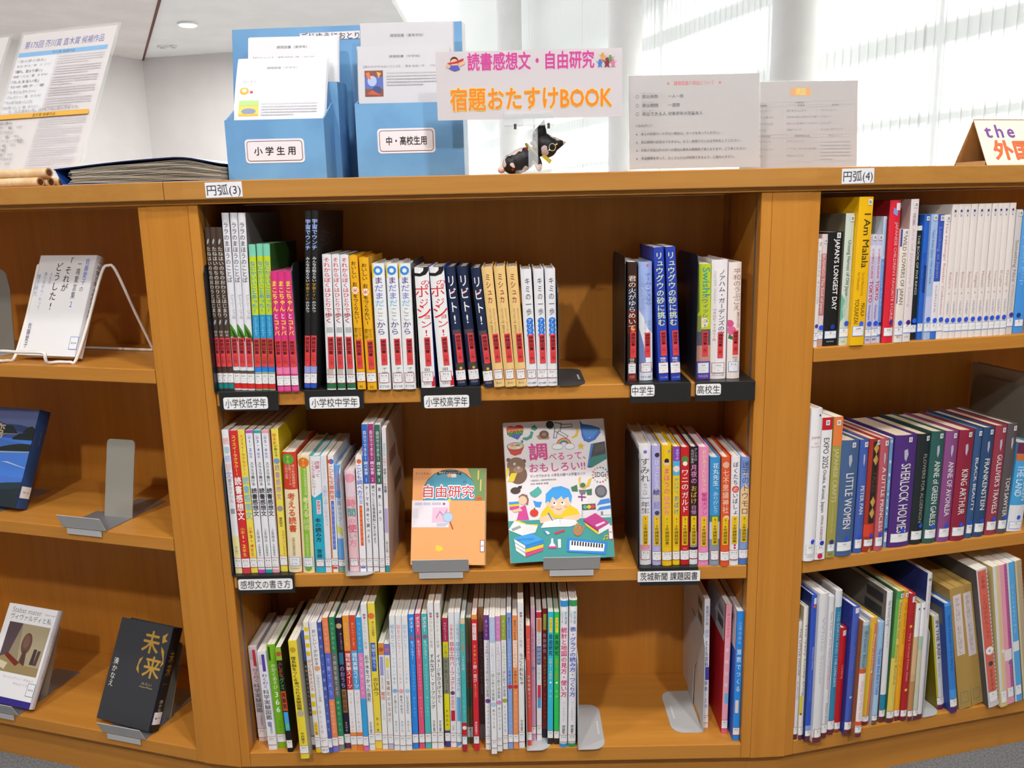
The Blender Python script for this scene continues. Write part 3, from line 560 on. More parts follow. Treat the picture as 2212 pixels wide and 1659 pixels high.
bk('c2',0.1064,0.0038,0.0225,0.2141,0.0226,'h','f2e2bc',[('b',0,0.305,'d43f2a'),('c',0.06,-0.1,0.0095,'5aa63c'),('t','第70回',0.03,0.09,'f2e26a',0.2,-0.1,0),('t','青少年読書感想文',0.1,0.29,'f0c8b0',0.2,0.25,0),('t','全国コンクール',0.1,0.27,'f0c8b0',0.2,0,0),('t','入賞作品集',0.1,0.22,'f0c8b0',0.2,-0.25,0),('t','考える読書',0.33,0.66,'d8502c',0.5,0,0.8),('t','全国学校図書館協議会',0.7,0.86,'a08a5a',0.2,0,0),('h','毎日新聞出版',0.965,'b0a078',0.7),('s','b',0.87,0.945,'019.2','5-70')],'thick cream book with red top and green badge',{'R':'c83a26'})
bk('c2',0.1296,0.0027,0.0196,0.2094,0.0239,'h','f0e0b4',[('b2',0.1,0.93,0.22,0.76,'8fbf3c'),('c',0.06,0,0.009,'e2762c'),('t','第71回',0.03,0.09,'f6e26a',0.2,0,0),('t','青少年読書感想文全国',0.11,0.33,'e8efc0',0.2,0.1,0),('t','考える',0.345,0.52,'f4f0c0',0.45,0.05,0.6),('t','読書',0.53,0.63,'c8dc8a',0.5,0.05,0.6),('t','全国学校図書館',0.66,0.86,'d8e8a8',0.2,0,0),('c',0.955,0,0.006,'7ab03c'),('s','b',0.865,0.945,'019.2','5-71')],'thick cream book with green panel and orange badge',{})
bk('c2',0.1501,0.0032,0.0173,0.2077,0.0173,'h','2fb2d0',[('b',0,0.3,'ececf0'),('t','読書って',0.04,0.18,'c8506c',0.4,0.2,0.3),('t','こんなに楽しいの!?',0.04,0.33,'c8506c',0.3,-0.2,0.3),('p',[(0,0.33),(0.3,0.35),(1,0.31),(1,0.29),(0,0.29)],'ececf0'),('b2',0.37,0.49,0.45,0.85,'f4e4ea'),('t','齋藤孝の',0.375,0.485,'c0405c',0.28,0.15,0.2),('t','本の読み方',0.52,0.73,'1f3a4a',0.5,0,0.6),('t','齋藤',0.79,0.87,'1f4a5a',0.45,0,0.4),('s','r',0.88,0.945,'019','サ')],'cyan book with white top and pink title letters',{})
bk('c2',0.1642,0.0045,0.0100,0.2081,0.0191,'s','e6e6ee',[('t','文章が上手',0.25,0.42,'a8b8dc',0.6,0,0.1),('t','になるコツ',0.42,0.6,'b8b4cc',0.55,0,0.1),('t','ことばの力',0.03,0.2,'c8c8d4',0.4,0,0),('s','r',0.88,0.95,'816','ニ')],'very pale white booklet between the cyan book and an orange-lettered one',{})
bk('c2',0.1751,0.0045,0.0102,0.2079,0.0214,'s','f2eef0',[('p',[(0,0),(0.15,0),(0.2,1),(0,1)],'e8842c'),('c',0.05,0.1,0.0045,'3f78c8'),('c',0.05,-0.2,0.003,'e0503c'),('t','こども文章教室',0.08,0.37,'e8704c',0.75,0.05,0.4),('b2',0.38,0.8,0.3,0.8,'5f78d0'),('t','本質をつかむ読み方',0.4,0.78,'aebcec',0.35,0.05,0),('r',0.95,0.97,0.1,0.9,'d85040'),('s','r',0.875,0.94,'816','コ')],'white booklet with orange letters over a blue pill-shaped panel',{'L':'b8902c'})
bk('c2',0.1873,0.0039,0.0118,0.1911,0.0165,'h','7aa8e2',[('b',0,0.1,'6aa4ea'),('b',0.3,0.68,'dfe6ee'),('t','日曜日',0.05,0.23,'c8a0d0',0.7,0,0.3),('t','の文芸',0.23,0.37,'5a8ae0',0.6,0,0.3),('t','クラブ',0.38,0.52,'8a9ac8',0.55,0,0.1),('p',[(0,0.55),(1,0.6),(1,0.66),(0,0.62)],'d8dc6a'),('b',0.7,0.87,'6aace8'),('b',0.955,1,'7fae8a'),('s','r',0.875,0.945,'816','コ')],'pale blue short book left of the middle grey bookend',{})
bk('c2',0.2083,0.0029,0.0172,0.1795,0.0094,'h','f4c8d0',[('b',0,0.25,'f0d8e4'),('c',0.07,0,0.0085,'f0a0b4'),('t','こころとくらしの',0.1,0.25,'f4f0f4',0.3,0,0),('t','時',0.27,0.36,'e88a98',0.85,0,0.7),('t','間',0.36,0.45,'3fa8a0',0.85,0,0.7),('t','の',0.46,0.52,'e2a0b0',0.6,0,0.4),('t','使',0.52,0.61,'e06a88',0.85,0,0.7),('t','い',0.61,0.67,'7ac0c0',0.7,0,0.4),('t','方',0.67,0.75,'e8a0b0',0.85,0,0.6),('s','r',0.865,0.945,'159','コ')],'pink book with pastel title standing on the grey bookend foot',{})
bk('c2',0.2237,0.0017,0.0104,0.2056,0.0172,'s','f2f0f4',[('c',0.045,0.05,0.004,'e8702c'),('t','こども調べ方',0.07,0.33,'4a6ad8',0.75,0,0.4),('t','教室',0.33,0.41,'9aa8e4',0.55,0.1,0.1),('b2',0.42,0.77,0.3,0.75,'e8622c'),('t','七つの力をつける',0.43,0.75,'f4b08a',0.35,0.02,0),('r',0.955,0.97,0.1,0.9,'5a78d0'),('s','r',0.885,0.95,'002','コ')],'white booklet with blue letters over an orange pill-shaped panel',{'L':'9a9aa2'})
bk('c2',0.2353,0.0012,0.0091,0.2600,0.0178,'s','eceaf0',[('b',0,0.395,'3a6cc8'),('t','自分でできる!',0.04,0.24,'f0f0f4',0.55,0,0.2),('t','調べ学習',0.245,0.335,'f4f4f8',0.6,0,0.6),('t','1',0.345,0.39,'f0f0f4',0.6,0,0),('t','テーマを決めて調べよう',0.405,0.805,'3a3a3e',0.5,0,0.4),('s','r',0.905,0.965,'375','シ1')],'tall thin booklet with blue top half, first in its set of three',{})
bk('c2',0.2461,0.0012,0.0087,0.2604,0.0163,'s','eceaf0',[('b',0,0.395,'a83a80'),('t','自分でできる!',0.04,0.24,'f0f0f4',0.55,0,0.2),('t','調べ学習',0.245,0.335,'f4f4f8',0.6,0,0.6),('t','2',0.345,0.39,'f0f0f4',0.6,0,0),('t','調べたことを発表資料にまとめよう',0.405,0.805,'3a3a3e',0.5,0,0.4),('s','r',0.905,0.965,'375','シ2')],'tall thin booklet with magenta top half, second in its set of three',{})
bk('c2',0.2563,0.0017,0.0085,0.2600,0.0179,'s','eceaf0',[('b',0,0.395,'3f6a58'),('t','自分でできる!',0.04,0.24,'f0f0f4',0.55,0,0.2),('t','調べ学習',0.245,0.335,'f4f4f8',0.6,0,0.6),('t','3',0.345,0.39,'f0f0f4',0.6,0,0),('t','発表しよう',0.405,0.655,'3a3a3e',0.5,0,0.4),('s','r',0.905,0.965,'375','シ3')],'tall thin booklet with dark green top half, third in its set of three',{})
bk('c2',0.2656,0.0012,0.0067,0.2542,0.0243,'s','e4e0e4',[('t','家庭学習',0.1,0.19,'8ac4d8',0.6,0,0.1),('t','究極の',0.2,0.26,'e08a9a',0.6,0,0.1),('t','自学ノート図鑑',0.27,0.44,'4a4a50',0.6,0,0.3),('r',0.55,0.72,0.1,0.9,'b8a8d0'),('t','森川正樹',0.78,0.86,'6a6a70',0.5,0,0),('b',0.955,1,'2f9aa0'),('s','r',0.89,0.955,'376','モ')],'thin tall booklet with pale patterned cover at the right end',{'R':'c0a898','depth':0.21,'cov':[('r',0.15,0.5,0.2,0.3,'8a6a62'),('r',0.4,0.8,0.45,0.55,'6a5a58')]})
bk('c2r',0.7068,0.0065,0.0196,0.2128,-0.0135,'h','eceaf0',[('c',0.055,0,0.003,'8a6ac8'),('t','すみれ',0.1,0.305,'5a565c',0.7,-0.02,-0.2),('t','ちゃんは',0.31,0.41,'9a98a0',0.35,0,0),('t','一年生',0.41,0.565,'5a5660',0.65,0,-0.1),('y',0.58,0.83,'1・2年課題図書'),('r',0.83,0.87,0.05,0.9,'e89ab0'),('s','r',0.875,0.955,'913','イ')],'white book with thin handwritten letters beside the black bookend',{})
bk('c2r',0.7259,0.0042,0.0143,0.2118,-0.0189,'h','b8b4e8',[('c',0.075,0.1,0.004,'3a3640'),('t','ひっこしえ',0.11,0.35,'e8e4fa',0.5,0.05,0.2),('t','絵',0.355,0.405,'4a4658',0.7,0,0.6),('t','日',0.41,0.455,'e8d890',0.6,0,0.6),('t','記',0.46,0.52,'8a8ab8',0.6,0,0.4),('c',0.555,0.05,0.004,'4a4658'),('y',0.58,0.83,'1・2年課題図書'),('s','r',0.88,0.96,'913','ヤ')],'lavender book between white and yellow books on the middle shelf',{})
bk('c2r',0.7428,0.0011,0.0158,0.2133,-0.0195,'h','f2c41c',[('c',0.14,0,0.0062,'f0c8a0'),('p',[(0.25,0.14),(0.75,0.14),(0.72,0.115),(0.5,0.105),(0.28,0.115)],'2a2224'),('t','まほうの',0.18,0.4,'e86a9a',0.55,0,0.6),('t','はみがき',0.41,0.57,'f08ab0',0.55,0,0.6),('c',0.05,0.25,0.002,'4aa8b0'),('y',0.58,0.83,'1・2年課題図書'),('s','r',0.88,0.955,'913','シ')],'bright yellow book with a cartoon face and pink letters',{})
bk('c2r',0.7588,0.0041,0.0118,0.2101,-0.0145,'h','f0cc20',[('b',0,0.12,'8a4ab8'),('b',0.12,0.24,'58b4e0'),('c',0.185,0,0.0055,'f0e0d8'),('t','まほうの',0.02,0.11,'e8d8f4',0.4,0.1,0.2),('t','かいけつ',0.255,0.395,'4a98c8',0.55,0,0.4),('t','おばけ',0.4,0.57,'3a88d0',0.55,0,0.6),('y',0.58,0.83,'1・2年課題図書'),('s','r',0.88,0.955,'913','サ')],'yellow book with purple and sky blue top on the middle shelf',{})
bk('c2r',0.7736,0.0048,0.0143,0.2080,-0.0166,'h','cc2428',[('c',0.1,0,0.006,'5a8a3c'),('c',0.135,0,0.004,'f4ece4'),('t','ワニの',0.18,0.36,'f8f2f0',0.75,0,0.3),('t','ガルド',0.37,0.55,'f8f2f0',0.7,0,0.3),('y',0.58,0.83,'3・4年課題図書'),('h','光村',0.86,'e8a8a0',0.5),('s','r',0.875,0.96,'912','オ')],'red book with large white letters near other yellow-stickered books',{'L':'a01c24'})
bk('c2r',0.7885,0.0050,0.0136,0.2086,-0.0168,'h','2a2228',[('b',0,0,'eeeeee'),('t','アンカの',0.01,0.12,'d8d4d8',0.35,0.2,0.1),('t','おばけ事件',0.02,0.14,'d8d4d8',0.3,-0.2,0.1),('t','月夜の',0.145,0.31,'e890c0',0.65,0,0.6),('t','おばけ',0.32,0.48,'e0a83c',0.65,0,0.6),('t','自慢',0.485,0.57,'c88ab0',0.6,0,0.4),('r',0.72,0.85,0.05,0.95,'9a98a0'),('b',0.955,1,'e8e8ec'),('y',0.58,0.83,'3・4年課題図書'),('s','r',0.87,0.95,'913','ヤ')],'black book with pink and orange letters between red and pink books',{})
bk('c2r',0.8049,0.0005,0.0165,0.2102,-0.0207,'h','ee8fc0',[('t','おかあさんになった',0.02,0.37,'ece88a',0.38,0.02,0.3),('t','警察犬アン',0.375,0.57,'d8408c',0.55,0.05,0.5),('t','坂井ひろ子',0.69,0.82,'b0608a',0.2,-0.2,0),('y',0.58,0.83,'3・4年課題図書'),('s','r',0.88,0.955,'317','ス')],'pink book with yellow letters, tallest beside the blue book',{})
bk('c2r',0.8233,0.0001,0.0172,0.1922,-0.0185,'h','3c96d4',[('t','花丸先生、',0.05,0.31,'ecf4fa',0.5,0.05,0.3),('t','ありがとう',0.31,0.51,'bfe0f4',0.5,0.05,0.2),('b',0.53,0.59,'3f8a6a'),('b',0.59,0.75,'c8d4d4'),('b',0.75,1,'8a98a4'),('t','5・6年課題図書',0.5,0.5,'000000',0.1,0,0),('y',0.54,0.8,'5・6年課題図書'),('h','くもん',0.965,'d0d8e0',0.6),('s','r',0.855,0.945,'Y913','カ')],'blue book with grey foot right of the pink book',{})
bk('c2r',0.8401,-0.0021,0.0142,0.1930,-0.0156,'h','e65a2c',[('c',0.07,0,0.0055,'e8b49a'),('t','七不思議神社',0.11,0.51,'f4d8c4',0.62,0,0.2),('c',0.555,0.1,0.005,'f0e0d0'),('y',0.545,0.8,'5・6年課題図書'),('s','r',0.86,0.95,'913','ミ')],'orange book with pale letters between blue and white books',{})
bk('c2r',0.8562,0.0004,0.0150,0.1929,-0.0119,'h','eeecf0',[('t','ぼくたち',0.045,0.26,'3a363c',0.5,0,0.4),('c',0.295,0.03,0.006,'e04a3c'),('t','の',0.27,0.32,'f8f0ee',0.45,0.03,0.4),('t','いばしょ',0.325,0.53,'3a363c',0.5,0,0.3),('y',0.54,0.795,'5・6年課題図書'),('h','日本標準',0.95,'5a585e',0.8),('c',0.81,0.05,0.002,'c03a4a'),('c',0.835,0.05,0.002,'c03a4a'),('s','r',0.855,0.945,'913','イ')],'white book with a red dot inside its black title',{'L':'d85a48'})
bk('c2r',0.8725,0.0025,0.0144,0.1909,-0.0089,'h','7a98d8',[('b',0.14,0.5,'f0c890'),('b',0.5,0.68,'e8cfa0'),('p',[(0,0.12),(0.5,0.17),(1,0.12),(1,0.3),(0.5,0.24),(0,0.3)],'8aa4dc'),('b',0.66,0.85,'84a0d4'),('t','迷子のトウモロ',0.03,0.53,'4a4a68',0.72,0.02,-0.1),('y',0.535,0.785,'5・6年課題図書'),('b',0.945,1,'4a78c0'),('s','r',0.855,0.94,'913','ヤ')],'blue and cream illustrated book, last on the right of the middle shelf',{'R':'b02a30'})
bk('c3',0.0149,0.0341,0.0152,0.1886,-0.0273,'s','dcd0d8',[('t','でんじろう先生',0.04,0.13,'8a8a90',0.3,-0.22,0),('b2',0.03,0.2,0.45,0.8,'c8384c'),('t','わくわく',0.22,0.37,'c8384c',0.55,0.05,0.4),('t','科学実験図鑑',0.38,0.69,'5a585e',0.62,0,0.5),('t','児童書編集部',0.72,0.83,'9a98a0',0.25,0.1,0),('s','r',0.86,0.96,'407','')],'dusty white booklet with red badge at the bottom shelf left end',{})
bk('c3',0.0399,0.0083,0.0150,0.1936,-0.0293,'s','ecebf2',[('t','でんじろう先生',0.04,0.13,'8a8a90',0.3,-0.22,0),('b2',0.03,0.2,0.45,0.8,'5a3fa8'),('t','わくわく',0.22,0.37,'5a3fa8',0.55,0.05,0.4),('t','科学実験図鑑',0.38,0.69,'5a585e',0.62,0,0.5),('t','児童書編集部',0.72,0.83,'9a98a0',0.25,0.1,0),('r',0.71,0.76,0.25,0.7,'8a94c8'),('s','r',0.86,0.95,'407','')],'white booklet with violet badge, second on the bottom shelf',{})
bk('c3',0.0552,0.0151,0.0149,0.2027,-0.0292,'s','7cc01c',[('b2',0.02,0.15,0.1,0.35,'3a4a2a'),('t','かがくあそび',0.18,0.43,'f2f8e0',0.5,0.05,0.4),('t','366',0.44,0.66,'fbfdf2',0.8,0.05,0.9),('t','ヨシモト',0.73,0.84,'4a7a1a',0.3,0,0),('s','r',0.865,0.95,'407','')],'lime green booklet with white numerals',{'L':'8a4a1a'})
bk('c3',0.0734,0.0008,0.0097,0.2048,-0.0340,'s','1c1a18',[('b',0,0.12,'9ac03c'),('c',0.06,0,0.0045,'b85a30'),('t','ふしぎな',0.13,0.28,'c86a34',0.65,0,0.2),('t','グミ',0.28,0.4,'4aa85a',0.85,0,0.6),('b2',0.41,0.6,0.05,0.95,'c8502c'),('t','実験室',0.42,0.58,'3a1a10',0.6,0,0.6),('b2',0.61,0.79,0.1,0.9,'4aa8ea'),('b2',0.72,0.77,0.2,0.8,'5ac890'),('s','r',0.88,0.96,'407','')],'black booklet with green top and sky blue pill panel',{'R':'1a1612','depth':0.18})
bk('c3',0.1043,-0.0187,0.0145,0.2277,-0.0270,'s','eed83c',[('c',0.075,-0.05,0.005,'c8a028'),('t','理系脳をつくる',0.13,0.34,'3a3020',0.5,-0.1,0.4),('t','食べられる実験図鑑',0.34,0.58,'3a3020',0.5,0,0.3),('c',0.61,0.05,0.006,'b8b0a0'),('t','中村陽子',0.77,0.87,'5a4a2c',0.35,0,0.3),('s','r',0.885,0.955,'407','')],'bright yellow booklet pulled forward past the shelf edge',{'R':'b8b09a'})
bk('c3',0.1146,0.0069,0.0056,0.2331,-0.0215,'s','4a4648',[('b',0,0.25,'4a66b0'),('t','実験でわかるおもしろ科学',0.28,0.7,'c8c4c0',0.6,0,0.2),('b',0.71,0.88,'b8b4b8'),('s','r',0.885,0.96,'407','')],'dark grey booklet with blue top behind the bright yellow one',{})
bk('c3',0.1247,-0.0023,0.0086,0.2538,-0.0236,'s','ececec',[('b',0,0.04,'eee8d8'),('r',0.04,0.07,0.1,0.9,'eec81c'),('r',0.1,0.13,0.1,0.9,'eec81c'),('r',0.16,0.19,0.1,0.9,'eec81c'),('r',0.22,0.25,0.1,0.9,'eec81c'),('t','びっくりサイエンス',0.28,0.52,'e8762c',0.9,0,0.8),('r',0.54,0.57,0.1,0.9,'eec81c'),('r',0.6,0.64,0.1,0.9,'eec81c'),('r',0.67,0.7,0.1,0.9,'eec81c'),('r',0.76,0.86,0.1,0.9,'f0d44a'),('t','五十嵐',0.77,0.86,'c8502c',0.5,0,0.2),('b',0.965,1,'eec81c'),('s','r',0.88,0.96,'407','')],'white booklet checked with yellow blocks',{})
bk('c3',0.1366,-0.0042,0.0134,0.2535,-0.0213,'h','eeedf2',[('t','おいしい!がわかる',0.05,0.32,'3a3a3e',0.4,0.05,0.3),('c',0.345,0.05,0.005,'e8a87a'),('t','小学生のかんたん実験',0.39,0.6,'8a8a90',0.3,0.05,0),('t','お菓子の実験',0.62,0.85,'d8b8c8',0.3,-0.1,0),('h','主婦の友',0.975,'6a6a70',0.7),('s','r',0.88,0.95,'407','')],'thick white book with slim black title on the bottom shelf',{})
bk('c3',0.1470,-0.0029,0.0067,0.2526,-0.0188,'s','4a5cae',[('t','科学のふしぎ実験キット作り',0.02,0.85,'b8c0ec',0.6,0,0.1),('s','r',0.885,0.96,'407','')],'narrow indigo booklet right of the thick white book',{})
bk('c3',0.1555,-0.0009,0.0098,0.2599,-0.0138,'s','ee8a5c',[('b',0.255,0.6,'5a6cd0'),('b',0.95,1,'7a7ad0'),('t','ペットボトル',0.03,0.24,'f4c8b0',0.5,0,0.1),('t','で育てよう',0.28,0.58,'b8c4f4',0.6,0,0.3),('t','花と野菜の育て方',0.62,0.86,'f8d0b8',0.4,0,0),('s','r',0.885,0.955,'407','')],'orange booklet with periwinkle middle band',{})
bk('c3',0.1653,0.0024,0.0092,0.2594,-0.0102,'s','2f8a5c',[('b',0.26,0.59,'6a7070'),('b',0.95,1,'8a8e8a'),('t','ペットボトル',0.03,0.24,'a8d8bc',0.5,0,0.1),('t','で野菜を育てよう',0.28,0.58,'c8cccc',0.55,0,0.2),('t','緑のカーテン',0.61,0.86,'b4dcc4',0.4,0,0.1),('s','r',0.885,0.955,'407','')],'green booklet with grey middle band',{})
bk('c3',0.1754,0.0093,0.0105,0.2542,-0.0085,'s','2c2038',[('c',0.06,0,0.006,'d8b88a'),('t','楽しくあそんで',0.11,0.24,'c8a8b8',0.3,0.2,0.1),('b2',0.26,0.35,0.15,0.85,'3a7a9a'),('t','のおうち',0.36,0.53,'b89ae0',0.7,0,0.6),('b2',0.54,0.72,0.15,0.9,'a8783c'),('t','実験図鑑',0.55,0.71,'4a2c3a',0.55,0,0.4),('t','オカザキ',0.79,0.87,'d8d0d8',0.35,0,0.1),('b',0.96,1,'5a3a6a'),('s','r',0.885,0.96,'407','')],'dark purple booklet with glowing picture blocks',{})
bk('c3',0.1881,0.0014,0.0103,0.2626,-0.0032,'s','ececf0',[('b',0,0.255,'f09c34'),('b',0.255,0.54,'cc2c30'),('t','おいしい!ふしぎ!',0.05,0.24,'f8d8b0',0.4,0,0.1),('t','理科実験スイーツ',0.27,0.53,'f8f4f4',0.7,0,0.6),('t','クッキー・ケーキほか',0.56,0.86,'e0a8a0',0.4,0,0.1),('b',0.86,0.885,'e8923c'),('b',0.955,1,'e8923c'),('s','r',0.885,0.955,'407','')],'white booklet with light orange top and red title block',{})
bk('c3',0.1995,0.0014,0.0103,0.2630,-0.0016,'s','ececf0',[('b',0,0.255,'de4a26'),('b',0.255,0.54,'4aa8e6'),('t','おいしい!ふしぎ!',0.05,0.24,'f8d8b0',0.4,0,0.1),('t','理科実験スイーツ',0.27,0.53,'f8f4f4',0.7,0,0.6),('t','クッキー・ケーキほか',0.56,0.86,'e0a8a0',0.4,0,0.1),('b',0.86,0.885,'ee7a2c'),('b',0.955,1,'ee7a2c'),('s','r',0.885,0.955,'407','')],'white booklet with red-orange top and sky blue title block',{})
bk('c3',0.2099,0.0001,0.0091,0.2592,0.0014,'s','3ca2e0',[('b',0.26,0.6,'e486c0'),('b',0.96,1,'e070b8'),('t','ペットボトル',0.03,0.24,'a8d8f4',0.5,0,0.1),('t','で花を育てよう',0.28,0.58,'f4c8e4',0.5,0,0.2),('s','r',0.885,0.96,'407','')],'sky blue booklet with pink middle band',{})
bk('c3',0.2202,0.0021,0.0097,0.2825,-0.0011,'s','ececee',[('t','図工のたのしい時間',0.06,0.3,'b8a89a',0.4,0,0.1),('c',0.07,0.05,0.002,'7a5ac0'),('c',0.09,0.05,0.002,'d84a7a'),('t','石や木をつかった造形',0.34,0.66,'2e2c30',0.6,0,0.4),('t','国土社図工編集部',0.8,0.88,'6a6a6e',0.35,0,0.2),('s','r',0.885,0.955,'407','')],'tall white booklet with black title beside the tall yellow one',{})
bk('c3',0.2314,0.0070,0.0121,0.2819,0.0025,'s','f0d84c',[('c',0.085,-0.05,0.0055,'e8763c'),('t','食べもの実験室',0.12,0.22,'8a7a3a',0.35,0.1,0.2),('b2',0.265,0.46,0.1,0.8,'3a62c0'),('t','実験で探ろう',0.275,0.44,'d8e2f8',0.5,0,0.2),('t','のひみつ',0.5,0.63,'5a4a20',0.6,0.05,0.4),('t','昭平',0.77,0.85,'8a7a3a',0.3,0,0),('t','著',0.86,0.88,'6a5a2a',0.3,0,0),('s','r',0.885,0.945,'407','')],'tall yellow booklet with blue title panel',{'R':'8a9a3a','depth':0.2})
bk('c3',0.2433,0.0040,0.0093,0.2079,0.0119,'s','ecebee',[('b',0,0.11,'e0903c'),('c',0.06,0,0.004,'b85a3a'),('b2',0.125,0.3,0.2,0.8,'9a9cd8'),('t','小学生のための',0.31,0.43,'9a8a80',0.4,0,0),('t','電池',0.45,0.53,'e8704c',0.7,0,0.5),('t','やさしい工作',0.56,0.72,'b8a8a8',0.3,0,0),('s','r',0.86,0.95,'407','')],'short white booklet with orange top on the bottom shelf',{})
bk('c3',0.2536,0.0047,0.0092,0.2058,0.0096,'s','ecebee',[('b',0,0.105,'7a78c4'),('c',0.055,0,0.004,'c86a9a'),('b2',0.13,0.22,0.2,0.8,'f0d84c'),('t','小さな工作',0.24,0.33,'9a98a0',0.4,0,0),('t','電磁石のなるほど',0.34,0.74,'b07a4a',0.55,0,0.2),('b',0.95,1,'b8c4ec'),('s','r',0.86,0.95,'407','')],'short white booklet with violet top beside an orange-topped one',{})
bk('c3',0.2650,0.0002,0.0098,0.2612,0.0123,'s','eeeef2',[('t','絵をかこう!',0.06,0.28,'8ab8e4',0.6,0,0.4),('t','デッサンの基本',0.3,0.5,'8ab8e4',0.35,0,0.1),('c',0.55,0.05,0.0042,'8ab8e4'),('t','よく見てかこう',0.58,0.72,'4a4a50',0.42,0.02,0.3),('t','編集工房',0.77,0.86,'a8a8b4',0.3,0,0),('s','r',0.885,0.96,'407','')],'white booklet with faint blue letters, leftmost of three alike',{})
bk('c3',0.2759,-0.0011,0.0099,0.2616,0.0129,'s','eeeef2',[('t','絵をかこう!',0.06,0.28,'f0a8b8',0.6,0,0.4),('t','デッサンの基本',0.3,0.5,'f0a8b8',0.35,0,0.1),('c',0.55,0.05,0.0042,'f0a8b8'),('t','色をつかおう',0.58,0.72,'4a4a50',0.42,0.02,0.3),('t','編集工房',0.77,0.86,'a8a8b4',0.3,0,0),('s','r',0.885,0.96,'407','')],'white booklet with faint pink letters, middle of three alike',{})
bk('c3',0.2868,-0.0005,0.0101,0.2610,0.0120,'s','eeeef2',[('t','絵をかこう!',0.06,0.28,'a8d0e8',0.6,0,0.4),('t','デッサンの基本',0.3,0.5,'a8d0e8',0.35,0,0.1),('c',0.55,0.05,0.0042,'a8d0e8'),('t','いろんなかきかた',0.58,0.72,'4a4a50',0.42,0.02,0.3),('t','編集工房',0.77,0.86,'a8a8b4',0.3,0,0),('s','r',0.885,0.96,'407','')],'white booklet with faint pale cyan letters, rightmost of three alike',{})
bk('c3',0.2981,0.0037,0.0101,0.2609,0.0107,'s','2c8ae6',[('t','ポスター',0.02,0.13,'f2f8fc',0.6,0,0.7),('c',0.165,0.03,0.0042,'9a6a8a'),('t','をつくろう!',0.19,0.33,'f0f6fa',0.5,0.03,0.4),('t','伝える力をのばす',0.36,0.56,'a8d4fa',0.28,0.05,0.1),('t','楽しく学ぼう',0.6,0.76,'a8d4fa',0.25,0.05,0),('b',0.96,1,'2c8ae6'),('s','r',0.885,0.955,'407','')],'bright blue booklet with white lettering in the bottom row',{})
bk('c3',0.3095,0.0040,0.0095,0.2620,0.0101,'s','e4587e',[('t','ポスター',0.02,0.13,'f2f8fc',0.6,0,0.7),('c',0.165,0.03,0.0042,'9a6a8a'),('t','をつくろう!',0.19,0.33,'f0f6fa',0.5,0.03,0.4),('t','伝える力をのばす',0.36,0.56,'fac8d4',0.28,0.05,0.1),('t','楽しく学ぼう',0.6,0.76,'fac8d4',0.25,0.05,0),('b',0.96,1,'e4587e'),('s','r',0.885,0.955,'407','')],'rose pink booklet with white lettering in the bottom row',{})
bk('c3',0.3207,0.0046,0.0103,0.2610,0.0107,'s','50bcc0',[('t','ポスター',0.02,0.13,'f2f8fc',0.6,0,0.7),('c',0.165,0.03,0.0042,'9a6a8a'),('t','をつくろう!',0.19,0.33,'f0f6fa',0.5,0.03,0.4),('t','伝える力をのばす',0.36,0.56,'c4eeee',0.28,0.05,0.1),('t','楽しく学ぼう',0.6,0.76,'c4eeee',0.25,0.05,0),('b',0.96,1,'50bcc0'),('s','r',0.885,0.955,'407','')],'turquoise booklet with white lettering in the bottom row',{})
bk('c3',0.3322,0.0033,0.0102,0.2817,0.0102,'s','eeeef0',[('t','図工のたのしい時間',0.06,0.3,'b8a89a',0.4,0,0.1),('c',0.07,0.05,0.002,'7a5ac0'),('c',0.09,0.05,0.002,'d84a7a'),('t','すみながし・マーブリング',0.34,0.72,'2e2c30',0.6,0,0.4),('t','国土社図工編集部',0.8,0.88,'6a6a6e',0.35,0,0.2),('s','r',0.885,0.955,'407','')],'tall white booklet with orange edge, left of its pair',{'L':'e0923c'})
bk('c3',0.3432,0.0030,0.0101,0.2816,0.0126,'s','eeeef0',[('t','図工のたのしい時間',0.06,0.3,'b8a89a',0.4,0,0.1),('c',0.07,0.05,0.002,'7a5ac0'),('c',0.09,0.05,0.002,'d84a7a'),('t','イメージをひろげてかく',0.34,0.68,'2e2c30',0.6,0,0.4),('t','国土社図工編集部',0.8,0.88,'6a6a6e',0.35,0,0.2),('s','r',0.885,0.955,'407','')],'tall white booklet with orange edge, right of its pair',{'L':'e0923c'})
bk('c3',0.3554,0.0076,0.0092,0.2512,0.0138,'s','d8cc2c',[('b',0,0.18,'b8285a'),('t','NHKつくろう',0.03,0.17,'f0c8d8',0.4,0,0.2),('b',0.18,0.3,'e0d42c'),('t','よく飛ぶ',0.2,0.3,'4a8a3a',0.5,0,0.5),('b',0.3,0.58,'8a8a7a'),('t','おり紙ヒコーキ',0.31,0.58,'3a3a3a',0.55,0,0.3),('b',0.58,0.86,'e8dc20'),('t','戸田拓夫',0.7,0.84,'5a5420',0.4,0,0.2),('b',0.87,1,'3a3fa0'),('s','r',0.885,0.955,'407','')],'yellow and grey booklet with magenta top',{})
bk('c3',0.3659,0.0063,0.0100,0.2624,0.0165,'s','eeeaf0',[('t','小学生の',0.08,0.2,'d8485a',0.5,0,0.2),('t','自由工作パーフェクト',0.21,0.57,'e0384c',0.75,0,0.5),('c',0.59,0,0.004,'6a4a6a'),('t','自由研究',0.61,0.71,'e8707a',0.5,0,0.2),('b2',0.72,0.8,0.15,0.85,'c8243a'),('t','小学館',0.83,0.87,'9a98a0',0.3,0,0),('s','r',0.89,0.96,'407','')],'white booklet with strong red title',{})
